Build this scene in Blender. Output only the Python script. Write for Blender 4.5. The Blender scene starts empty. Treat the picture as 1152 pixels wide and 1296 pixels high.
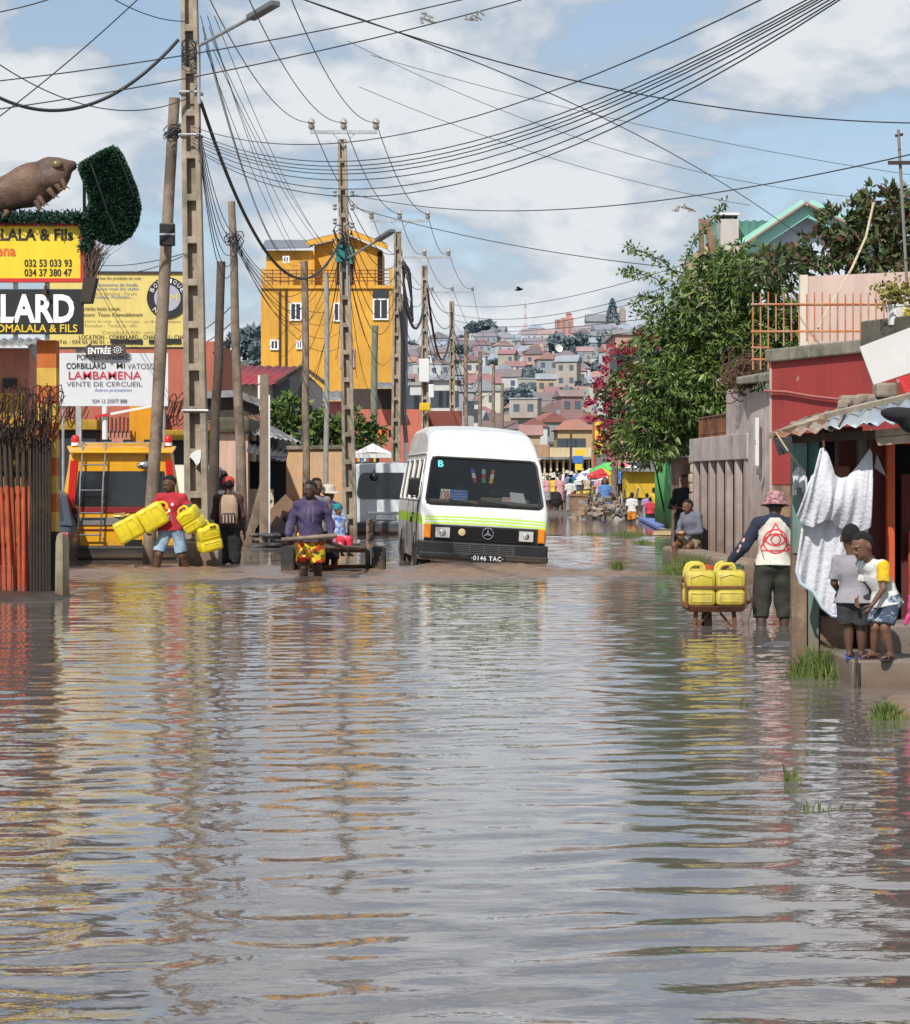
import bpy, math, random
import numpy as np
from mathutils import Vector, Matrix
random.seed(7); RNG = np.random.default_rng(7)
R = math.radians
SC = bpy.context.scene
COL = SC.collection
F_PX = 3200.0; CX = 576.0; HY = 607.0; CAMZ = 1.34      # focal length (px), principal column, horizon row, eye height (m)

def P(px, py, D):
    return Vector(((px-CX)/F_PX*D, D, CAMZ-(py-HY)/F_PX*D))
def WX(px, D): return (px-CX)/F_PX*D
def WZ(py, D): return CAMZ-(py-HY)/F_PX*D
def DW(py, z=0.0): return F_PX*(CAMZ-z)/(py-HY)          # depth of a point lying at height z

# ------------------------------------------------------------------ materials
MATS = {}
def nn(nt, t, **kw):
    n = nt.nodes.new(t)
    for k, v in kw.items(): setattr(n, k, v)
    return n
def mixc(nt, blend, fac, a, b):
    n = nn(nt, 'ShaderNodeMix', data_type='RGBA', blend_type=blend)
    for s, v in ((0, fac), (6, a), (7, b)):
        if hasattr(v, 'links'): nt.links.new(v, n.inputs[s])
        else: n.inputs[s].default_value = v if s == 0 else (*v[:3], 1)
    return n.outputs[2]
def mapr(nt, v, a, b, c=0., d=1.):
    n = nn(nt, 'ShaderNodeMapRange'); nt.links.new(v, n.inputs[0])
    for i, x in enumerate((a, b, c, d)): n.inputs[i+1].default_value = x
    return n.outputs[0]
def tex(nt, vec, scale, detail=5, rough=.6, sc3=None):
    if sc3:
        m = nn(nt, 'ShaderNodeMapping'); nt.links.new(vec, m.inputs[0]); m.inputs[3].default_value = sc3; vec = m.outputs[0]
    n = nn(nt, 'ShaderNodeTexNoise'); nt.links.new(vec, n.inputs['Vector'])
    n.inputs['Scale'].default_value = scale; n.inputs['Detail'].default_value = detail; n.inputs['Roughness'].default_value = rough
    return n.outputs[0]

def M(name, col, rough=.8, var=.25, sc=5., bump=.12, metal=0., col2=None, sc2=1.3, th2=(.48, .62), mud=0., streak=0., spec=.4,
      mudcol=(.13, .085, .055), wave=None, coat=0., fine=0.):
    if name in MATS: return MATS[name]
    m = bpy.data.materials.new(name); m.use_nodes = True; nt = m.node_tree
    b = nt.nodes['Principled BSDF']
    tc = nn(nt, 'ShaderNodeTexCoord').outputs['Object']
    n1 = tex(nt, tc, sc)
    f = mapr(nt, n1, .25, .75, 1-var, 1+var*.8)
    c = mixc(nt, 'MULTIPLY', 1., col, f)
    if col2:
        n2 = tex(nt, tc, sc2, 8, .65)
        c = mixc(nt, 'MIX', mapr(nt, n2, th2[0], th2[1]), c, col2)
    if streak:
        n3 = tex(nt, tc, 1., 6, .6, (9, 9, .7))
        c = mixc(nt, 'MULTIPLY', mapr(nt, n3, .45, .75, 0, streak), c, (.25, .21, .18))
    if wave:   # corrugation / stripes along an axis: (axis vec scale, strength)
        pass
    if mud:
        g = nn(nt, 'ShaderNodeNewGeometry').outputs['Position']
        sx = nn(nt, 'ShaderNodeSeparateXYZ'); nt.links.new(g, sx.inputs[0])
        n4 = tex(nt, g, 3., 5, .6)
        a = nn(nt, 'ShaderNodeMath', operation='MULTIPLY_ADD'); nt.links.new(n4, a.inputs[0]); a.inputs[1].default_value = -mud*1.3; nt.links.new(sx.outputs[2], a.inputs[2])
        c = mixc(nt, 'MIX', mapr(nt, a.outputs[0], -mud*.6, mud*.45, .92, 0.), c, mudcol)
    nt.links.new(c, b.inputs['Base Color'])
    b.inputs['Metallic'].default_value = metal
    rr = mapr(nt, n1, .3, .7, max(.02, rough-.08), min(1., rough+.08)); nt.links.new(rr, b.inputs['Roughness'])
    b.inputs['Specular IOR Level'].default_value = spec
    if coat: b.inputs['Coat Weight'].default_value = coat
    if bump:
        bn = nn(nt, 'ShaderNodeBump'); bn.inputs['Strength'].default_value = bump; bn.inputs['Distance'].default_value = .02
        nt.links.new(tex(nt, tc, sc*5, 6), bn.inputs['Height']); nt.links.new(bn.outputs[0], b.inputs['Normal'])
    MATS[name] = m
    return m

def glassmat(name, tint=(.55, .6, .6), opac=.35, dark=(.01, .012, .014)):
    if name in MATS: return MATS[name]
    m = bpy.data.materials.new(name); m.use_nodes = True; nt = m.node_tree; nt.nodes.clear()
    o = nn(nt, 'ShaderNodeOutputMaterial'); t = nn(nt, 'ShaderNodeBsdfTransparent'); t.inputs[0].default_value = (*tint, 1)
    g = nn(nt, 'ShaderNodeBsdfGlossy'); g.inputs['Roughness'].default_value = .02; g.inputs[0].default_value = (.9, .95, 1, 1)
    d = nn(nt, 'ShaderNodeBsdfDiffuse'); d.inputs[0].default_value = (*dark, 1)
    mx = nn(nt, 'ShaderNodeMixShader'); mx.inputs[0].default_value = opac; nt.links.new(t.outputs[0], mx.inputs[1]); nt.links.new(d.outputs[0], mx.inputs[2])
    fr = nn(nt, 'ShaderNodeFresnel'); fr.inputs[0].default_value = 1.5
    m2 = nn(nt, 'ShaderNodeMixShader'); nt.links.new(fr.outputs[0], m2.inputs[0]); nt.links.new(mx.outputs[0], m2.inputs[1]); nt.links.new(g.outputs[0], m2.inputs[2])
    nt.links.new(m2.outputs[0], o.inputs[0]); MATS[name] = m
    return m

# ------------------------------------------------------------------ mesh builder
ORG = {}
class MB:
    def __init__(s): s.v = []; s.f = []; s.m = []
    def add(s, vs, fs, mi=0):
        o = len(s.v); s.v += [tuple(v) for v in vs]; s.f += [tuple(i+o for i in f) for f in fs]; s.m += [mi]*len(fs); return s
    def hexa(s, p, mi=0):   # p[0..3] bottom ring, p[4..7] top ring
        return s.add(p, [(3, 2, 1, 0), (4, 5, 6, 7), (0, 1, 5, 4), (1, 2, 6, 5), (2, 3, 7, 6), (3, 0, 4, 7)], mi)
    def box(s, c, d, rz=0., mi=0, mat=None):
        x, y, z = d[0]/2, d[1]/2, d[2]/2
        q = [Vector(a) for a in ((-x, -y, -z), (x, -y, -z), (x, y, -z), (-x, y, -z), (-x, -y, z), (x, -y, z), (x, y, z), (-x, y, z))]
        m = mat or Matrix.Rotation(rz, 3, 'Z')
        return s.hexa([m @ a + Vector(c) for a in q], mi)
    def beam(s, a, b, w, h, mi=0, up=(0, 0, 1)):
        a, b = Vector(a), Vector(b); d = (b-a).normalized(); u = Vector(up)
        if abs(d.dot(u)) > .97: u = Vector((0, 1, 0))
        x = d.cross(u).normalized()*w/2; y = x.cross(d).normalized()*h/2
        return s.hexa([a-x-y, a+x-y, a+x+y, a-x+y, b-x-y, b+x-y, b+x+y, b-x+y], mi)
    def poly(s, pts, mi=0): return s.add(pts, [tuple(range(len(pts)))], mi)
    def prism(s, pts, vec, mi=0):
        n = len(pts); vec = Vector(vec); q = [Vector(p) for p in pts]
        return s.add(q+[p+vec for p in q], [tuple(range(n-1, -1, -1)), tuple(range(n, 2*n))]+[(i, (i+1) % n, n+(i+1) % n, n+i) for i in range(n)], mi)
    def loft(s, rings, mi=0, cap=True, closed=True):
        n = len(rings[0]); vs = [p for r in rings for p in r]; fs = []
        for k in range(len(rings)-1):
            for i in range(n if closed else n-1):
                j = (i+1) % n; fs.append((k*n+i, k*n+j, (k+1)*n+j, (k+1)*n+i))
        if cap: fs += [tuple(range(n-1, -1, -1)), tuple((len(rings)-1)*n+i for i in range(n))]
        return s.add(vs, fs, mi)
    def tube(s, pts, r, n=6, mi=0, cap=True):
        pts = [Vector(p) for p in pts]; rings = []; u0 = None
        for i, p in enumerate(pts):
            d = (pts[min(i+1, len(pts)-1)]-pts[max(i-1, 0)]).normalized()
            if u0 is None: u0 = d.cross(Vector((0, 0, 1)) if abs(d.z) < .9 else Vector((1, 0, 0))).normalized()
            u = (u0-d*u0.dot(d)).normalized(); w = d.cross(u); u0 = u
            rr = r[i] if isinstance(r, (list, tuple)) else r
            rings.append([p+u*rr*math.cos(t)+w*rr*math.sin(t) for t in [2*math.pi*k/n for k in range(n)]])
        return s.loft(rings, mi, cap)
    def cyl(s, a, b, r0, r1=None, n=12, mi=0): return s.tube([a, b], [r0, r0 if r1 is None else r1], n, mi)
    def ell(s, c, r, n=12, m=8, mi=0, mat=None):
        c = Vector(c); rings = []
        for i in range(m+1):
            t = math.pi*(i+.02 if i == 0 else i-.02 if i == m else i)/m
            q = [Vector((r[0]*math.sin(t)*math.cos(a), r[1]*math.sin(t)*math.sin(a), -r[2]*math.cos(t))) for a in [2*math.pi*k/n for k in range(n)]]
            rings.append([c+(mat @ v if mat else v) for v in q])
        return s.loft(rings, mi)
    def lathe(s, c, prof, n=16, mi=0, mat=None):
        c = Vector(c)
        return s.loft([[c+(mat @ Vector((r*math.cos(a), r*math.sin(a), z)) if mat else Vector((r*math.cos(a), r*math.sin(a), z))) for a in [2*math.pi*k/n for k in range(n)]] for r, z in prof], mi)
    def torus(s, c, R0, r, mat=None, n=24, m=6, mi=0, a0=0, a1=2*math.pi):
        c = Vector(c); full = abs(a1-a0-2*math.pi) < 1e-6
        pts = []
        for k in range(n if full else n+1):
            a = a0+(a1-a0)*k/n; v = Vector((R0*math.cos(a), R0*math.sin(a), 0)); pts.append((v, Vector((math.cos(a), math.sin(a), 0))))
        rings = [[c+((mat @ (v+(d*math.cos(t)+Vector((0, 0, 1))*math.sin(t))*r)) if mat else v+(d*math.cos(t)+Vector((0, 0, 1))*math.sin(t))*r) for t in [2*math.pi*k/m for k in range(m)]] for v, d in pts]
        if full: rings.append(rings[0])
        return s.loft(rings, mi, not full)
    def obj(s, name, mats, parent=None, smooth=0, world=False, bevel=0., solid=0., loc=None):
        if not isinstance(mats, (list, tuple)): mats = [mats]
        me = bpy.data.meshes.new(name)
        off = Vector((0, 0, 0))
        if world and parent is not None: off = ORG[parent.name]
        elif loc is not None: off = Vector(loc)
        va = np.array(s.v, dtype=float)-np.array(off)
        me.from_pydata(va.tolist(), [], s.f)
        for m in mats: me.materials.append(m)
        me.polygons.foreach_set('material_index', s.m)
        if smooth:
            me.polygons.foreach_set('use_smooth', [True]*len(s.f)); me.set_sharp_from_angle(angle=R(smooth))
        me.validate(); me.update()
        o = bpy.data.objects.new(name, me); COL.objects.link(o)
        if parent is not None:
            o.parent = parent; ORG[o.name] = ORG[parent.name] if world else Vector((0, 0, 0))
        else:
            if loc is not None: o.location = loc
            ORG[o.name] = off
        if bevel:
            b = o.modifiers.new('b', 'BEVEL'); b.width = bevel; b.segments = 2; b.limit_method = 'ANGLE'
        if solid:
            b = o.modifiers.new('s', 'SOLIDIFY'); b.thickness = solid
        return o

def tag(o, label=None, cat=None, group=None, kind=None):
    if label: o['label'] = label
    if cat: o['category'] = cat
    if group: o['group'] = group
    if kind: o['kind'] = kind
    return o
def thing(name, label, cat, loc=(0, 0, 0), rz=0., group=None, rot=None):
    o = bpy.data.objects.new(name, None); COL.objects.link(o); o.location = loc
    o.rotation_euler = rot if rot else (0, 0, rz); o.empty_display_size = .1
    ORG[o.name] = Vector(loc); return tag(o, label, cat, group)
def dup(t, loc, rz=None, label=None, group=None, rot=None, scale=None):
    r = t.copy(); COL.objects.link(r); r.location = loc; ORG[r.name] = Vector(loc)
    if rz is not None: r.rotation_euler = (0, 0, rz)
    if rot: r.rotation_euler = rot
    if scale: r.scale = (scale,)*3
    if label: r['label'] = label
    if group: r['group'] = group
    for ch in list(t.children):
        c = ch.copy(); COL.objects.link(c); c.parent = r
        for g in list(ch.children):
            d = g.copy(); COL.objects.link(d); d.parent = c
    return r
def npmesh(name, V, Fq, mats, parent=None, smooth=False, mi=None):
    """mesh from numpy arrays (V n x 3, Fq m x k)"""
    me = bpy.data.meshes.new(name); k = Fq.shape[1]
    me.vertices.add(len(V)); me.vertices.foreach_set('co', V.astype(np.float32).ravel())
    me.loops.add(Fq.size); me.loops.foreach_set('vertex_index', Fq.astype(np.int32).ravel())
    me.polygons.add(len(Fq)); me.polygons.foreach_set('loop_start', np.arange(0, Fq.size, k, dtype=np.int32))
    try: me.polygons.foreach_set('loop_total', np.full(len(Fq), k, dtype=np.int32))
    except Exception: pass
    for m in (mats if isinstance(mats, (list, tuple)) else [mats]): me.materials.append(m)
    if mi is not None: me.polygons.foreach_set('material_index', mi.astype(np.int32))
    me.polygons.foreach_set('use_smooth', np.full(len(Fq), smooth))
    me.update(calc_edges=True); me.validate()
    o = bpy.data.objects.new(name, me); COL.objects.link(o); ORG[o.name] = Vector((0, 0, 0))
    if parent is not None: o.parent = parent
    return o

def text(s, c, w, h, mat, parent, rz=0., bold=.0, name='lettering', tilt=0., world=True, shear=0., space=1., depth=.002):
    """flat lettering facing -Y, fitted to w x h metres, centred on c"""
    cu = bpy.data.curves.new('t', 'FONT'); cu.body = s; cu.offset = bold; cu.shear = shear; cu.space_character = space
    cu.resolution_u = 3
    ob = bpy.data.objects.new('t', cu)
    me = bpy.data.meshes.new_from_object(ob); bpy.data.objects.remove(ob)
    n = len(me.vertices); a = np.zeros(n*3); me.vertices.foreach_get('co', a); a = a.reshape(-1, 3)
    lo, hi = a.min(0), a.max(0); a = (a-(lo+hi)/2)
    a[:, 0] *= w/max(hi[0]-lo[0], 1e-6); a[:, 1] *= h/max(hi[1]-lo[1], 1e-6)
    m = Matrix.Rotation(rz, 3, 'Z') @ Matrix.Rotation(tilt, 3, 'Y') @ Matrix.Rotation(R(90), 3, 'X')
    off = Vector(c)-(ORG[parent.name] if world else Vector((0, 0, 0)))
    a = a @ np.array(m).T+np.array(off)
    me.vertices.foreach_set('co', a.ravel()); me.materials.clear(); me.materials.append(mat); me.update(); me.name = name
    o = bpy.data.objects.new(name, me); COL.objects.link(o); o.parent = parent
    ORG[o.name] = ORG[parent.name] if world else Vector((0, 0, 0))
    return o

# ------------------------------------------------------------------ common materials
m_concrete = M('concrete', (.36, .30, .23), .9, .3, 4, .3, col2=(.2, .17, .13), mud=.35, streak=.4)
m_wood = M('weathered_timber', (.27, .21, .16), .9, .3, 6, .3, col2=(.12, .09, .07), streak=.5, mud=.35)
m_woodd = M('dark_timber', (.1, .075, .058), .9, .35, 6, .3, col2=(.06, .045, .035), streak=.4, mud=.35)
m_wire = M('black_cable', (.025, .025, .03), .6, .1, 5, 0)
m_black = M('black_plastic', (.015, .015, .017), .45, .2, 20, .05)
m_rubber = M('rubber', (.02, .019, .018), .8, .3, 12, .1, mud=.15)
m_white = M('white_paint', (.66, .66, .65), .45, .06, 6, .03)
m_steel = M('galvanised_steel', (.45, .46, .47), .45, .2, 8, .05, metal=.6)
m_rust = M('rust', (.19, .075, .035), .85, .4, 14, .3, col2=(.08, .035, .02))
m_glassd = M('dark_glass', (.012, .014, .017), .06, .1, 3, 0, spec=.8)
m_ceramic = M('insulator_glaze', (.35, .33, .3), .3, .1, 9, 0)
# ------------------------------------------------------------------ camera, sun, sky
SC.view_settings.view_transform = 'Standard'; SC.view_settings.look = 'None'; SC.view_settings.exposure = 0
cam = bpy.data.cameras.new('camera'); co = bpy.data.objects.new('camera', cam); COL.objects.link(co); SC.camera = co
co.location = (0, 0, CAMZ); co.rotation_euler = (R(90), 0, 0)
cam.sensor_fit = 'VERTICAL'; cam.sensor_height = 36*1296/1152; cam.sensor_width = 36; cam.lens = 36*F_PX/1152
cam.shift_y = -(648-HY)/1296
cam.clip_start = .1; cam.clip_end = 6000
SUN_EL, SUN_AZ = R(44), R(24)      # sun high behind the viewer, a little to the left
sd = Vector((-math.sin(SUN_AZ)*math.cos(SUN_EL), -math.cos(SUN_AZ)*math.cos(SUN_EL), math.sin(SUN_EL)))
sl = bpy.data.lights.new('sun', 'SUN'); sl.energy = 4.7; sl.angle = R(.6); sl.color = (1, .95, .87)
so = bpy.data.objects.new('sun', sl); COL.objects.link(so); so.rotation_euler = sd.to_track_quat('Z', 'Y').to_euler(); so.location = (-10, -20, 30)
w = bpy.data.worlds.new('World'); SC.world = w; w.use_nodes = True; nt = w.node_tree; nt.nodes.clear()
out = nn(nt, 'ShaderNodeOutputWorld')
sky = nn(nt, 'ShaderNodeTexSky', sky_type='NISHITA'); sky.sun_disc = False
sky.sun_elevation = SUN_EL; sky.sun_rotation = math.atan2(sd.x, sd.y); sky.altitude = 1200; sky.dust_density = 1.2
bg1 = nn(nt, 'ShaderNodeBackground'); nt.links.new(sky.outputs[0], bg1.inputs[0]); bg1.inputs[1].default_value = .125
tcw = nn(nt, 'ShaderNodeTexCoord').outputs['Generated']
def wtex(scale, sc3, detail, rough, dist=0., loc=(0, 0, 0)):
    m = nn(nt, 'ShaderNodeMapping'); nt.links.new(tcw, m.inputs[0]); m.inputs[3].default_value = sc3; m.inputs[1].default_value = loc
    n = nn(nt, 'ShaderNodeTexNoise'); nt.links.new(m.outputs[0], n.inputs['Vector'])
    n.inputs['Scale'].default_value = scale; n.inputs['Detail'].default_value = detail; n.inputs['Roughness'].default_value = rough; n.inputs['Distortion'].default_value = dist
    return n.outputs[0]
big = wtex(6.5, (1, 1, 2.0), 9, .52, .35, (3.1, .3, .55))
fine = wtex(19, (1, 1, 1.9), 8, .58, .3, (5.3, 1.3, .2))
sm = nn(nt, 'ShaderNodeMath', operation='MULTIPLY_ADD'); nt.links.new(fine, sm.inputs[0]); sm.inputs[1].default_value = .45; nt.links.new(big, sm.inputs[2])
cover = mapr(nt, sm.outputs[0], .635, .72)
shade = mapr(nt, sm.outputs[0], .69, .80)
ccol = mixc(nt, 'MIX', shade, (.46, .555, .66), (.83, .86, .895))
bg2 = nn(nt, 'ShaderNodeBackground'); nt.links.new(ccol, bg2.inputs[0]); bg2.inputs[1].default_value = .95
mxs = nn(nt, 'ShaderNodeMixShader'); nt.links.new(bg1.outputs[0], mxs.inputs[1]); nt.links.new(bg2.outputs[0], mxs.inputs[2])
cv = nn(nt, 'ShaderNodeMath', operation='MULTIPLY_ADD'); nt.links.new(cover, cv.inputs[0]); cv.inputs[1].default_value = .58; cv.inputs[2].default_value = .40
nt.links.new(cv.outputs[0], mxs.inputs[0]); nt.links.new(mxs.outputs[0], out.inputs[0])

# ------------------------------------------------------------------ ground and far hill
def smooth01(t): t = np.clip(t, 0, 1); return t*t*(3-2*t)
def hillz(x, y):
    x = np.asarray(x, float); y = np.asarray(y, float)
    t = np.clip((y-270)/1680, 0, 1.25)
    z = 109*np.power(t, 1.0)*(1-.12*np.cos(x*.005+1.2))
    z = np.where(y > 1970, z-.0005*np.maximum(y-1970, 0)**1.5, z)
    fall = smooth01((-x*1.0-96)/416)*smooth01((y-640)/800)     # the crest drops towards the left
    return z*(1-.62*fall)
def gz(x, y):
    x = np.asarray(x, float); y = np.asarray(y, float)
    base = -.32+.42*smooth01((y-80)/22)+.04*np.sin(x*1.7+y*.4)+.03*np.sin(x*.6-y*.9)
    return base+hillz(x, y)
xs = np.concatenate([np.linspace(-900, -60, 24), np.linspace(-50, 60, 89), np.linspace(70, 900, 24)])
ys = np.concatenate([np.linspace(-120, 50, 20), np.linspace(52, 140, 70), np.linspace(145, 2250, 110), np.linspace(2400, 5500, 8)])
XX, YY = np.meshgrid(xs, ys); ZZ = gz(XX, YY); ZZ = np.where(YY > 2300, np.maximum(ZZ, -20)*0-20, ZZ)
def gridfaces(ny, nx):
    i = np.arange(ny*nx).reshape(ny, nx)
    return np.stack([i[:-1, :-1], i[:-1, 1:], i[1:, 1:], i[1:, :-1]], -1).reshape(-1, 4)
m_ground = M('wet_earth', (.13, .105, .085), .6, .35, .8, .3, col2=(.085, .08, .075), sc2=.25)
near = YY[:-1, :-1].ravel() < 330
m_hill = M('hillside_scrub', (.06, .085, .05), .95, .4, .05, 0, col2=(.16, .13, .1), sc2=.03)
g = npmesh('ground', np.stack([XX, YY, ZZ], -1).reshape(-1, 3), gridfaces(len(ys), len(xs)), [m_ground, m_hill], smooth=True, mi=np.where(near, 0, 1))
tag(g, kind='structure')

# ------------------------------------------------------------------ flood water: real ripples
def waves(X, Y, dy):
    rng = np.random.default_rng(3); H = np.zeros_like(X)
    warp = .35*np.sin(X*.9+.3*Y)+.3*np.sin(Y*.55-.4*X+1.)
    gust = .72+.28*np.sin(X*.55+1.3*np.sin(Y*.21))*np.sin(Y*.33+.8)
    for k in range(84):
        lam = .075*(.7/.075)**(rng.random()**1.15); th = rng.normal(0, .55); ph = rng.random()*6.283
        kx, ky = math.sin(th)*2*math.pi/lam, math.cos(th)*2*math.pi/lam
        slope = .0118*(lam/.35)**.12*(1 if lam < .6 else .55)
        a = slope*lam/(2*math.pi)
        att = np.clip((lam/np.maximum(dy, 1e-4)-3)/3, 0, 1)
        H += a*att*np.sin(kx*(X+warp*.35)+ky*(Y+warp*.2)+ph)
    return H*gust
def spac(a, b, s0, growth):
    o = [a]; 
    while o[-1] < b: o.append(o[-1]+s0*(1+growth*(o[-1]-a)))
    return np.array(o)
wy = np.concatenate([np.linspace(-60, 4.5, 12), spac(5.2, 60, .016, .085), np.linspace(62, 110, 60)])
wx = np.concatenate([np.linspace(-60, -8, 14), np.arange(-7.6, 7.6, .04), np.linspace(8, 60, 14)])
XX, YY = np.meshgrid(wx, wy); dyy = np.gradient(wy)[:, None]*np.ones_like(XX)
HH = waves(XX, YY, np.maximum(dyy, .04))
# churned, muddy bow waves ahead of the bus, the cart and the walkers
def blob(cx, cy, rx, ry): return np.exp(-(((XX-cx)/rx)**2+((YY-cy)/ry)**2))
nz = np.sin(XX*2.1+1.3*np.sin(YY*1.7))*np.sin(YY*2.6+np.sin(XX*1.9))*.5+.5
mud = 1.25*blob(.5, 36.2, 1.9, 1.9)+.95*blob(-2.0, 34.0, 1.9, 1.5)+.95*blob(-4.2, 38.2, 1.3, 1.4)+.7*blob(2.6, 35.8, 1.5, .9)+.5*blob(-4.8, 36.0, 2., 2.)+.45*blob(-2.6, 37.5, 2., 1.2)+.35*blob(3.4, 37, 1., 2.)
mud += .35*blob(-5.4, 30, 1., 1.5)
nz2 = np.sin(XX*5.3+2*np.sin(YY*3.1))*np.sin(YY*6.7+1.5*np.sin(XX*4.3))
mud = np.clip(mud*(.55+.5*nz+.3*nz2), 0, .92)
rng = np.random.default_rng(11)
for k in range(26):
    lam = .16*(5)**rng.random(); th = rng.random()*6.283; ph = rng.random()*6.28
    HH += mud*.085*lam/6.28*np.clip((lam/np.maximum(dyy, .04)-2)/2, 0, 1)*np.sin((math.sin(th)*XX+math.cos(th)*YY)*6.283/lam+ph)
HH += .09*np.exp(-(((XX-.42)/1.05)**6+((YY-37.9)/.45)**2))+.035*np.exp(-((XX-.4)/2.2)**4-((YY-36.9)/.5)**2)
HH += .05*np.exp(-(((XX+1.95)/.35)**2+((YY-33.6)/.35)**2))
wo = npmesh('water', np.stack([XX, YY, HH], -1).reshape(-1, 3), gridfaces(len(wy), len(wx)), [], smooth=True)
at = wo.data.attributes.new('mud', 'FLOAT', 'POINT'); at.data.foreach_set('value', mud.ravel().astype(np.float32))
m = bpy.data.materials.new('flood_water'); m.use_nodes = True; nt = m.node_tree; b = nt.nodes['Principled BSDF']
geo = nn(nt, 'ShaderNodeNewGeometry').outputs['Position']
an = nn(nt, 'ShaderNodeAttribute', attribute_name='mud')
c = mixc(nt, 'MIX', mapr(nt, tex(nt, geo, .35, 4), .35, .7), (.118, .1, .093), (.155, .132, .121))
c = mixc(nt, 'MIX', an.outputs['Fac'], c, (.235, .14, .088))
nt.links.new(c, b.inputs['Base Color'])
b.inputs['IOR'].default_value = 1.68
nt.links.new(mapr(nt, an.outputs['Fac'], 0, 1, .02, .42), b.inputs['Roughness'])
bn = nn(nt, 'ShaderNodeBump'); bn.inputs['Strength'].default_value = .18; bn.inputs['Distance'].default_value = .012
nb = tex(nt, geo, 7., 3, .55, (.8, 1.25, 1)); nt.links.new(nb, bn.inputs['Height'])
bn2 = nn(nt, 'ShaderNodeBump'); bn2.inputs['Distance'].default_value = .05; nt.links.new(an.outputs['Fac'], bn2.inputs['Strength'])
nt.links.new(tex(nt, geo, 9., 5, .65), bn2.inputs['Height']); nt.links.new(bn.outputs[0], bn2.inputs['Normal'])
nt.links.new(bn2.outputs[0], b.inputs['Normal'])
wo.data.materials.append(m); tag(wo, kind='structure')
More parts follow.
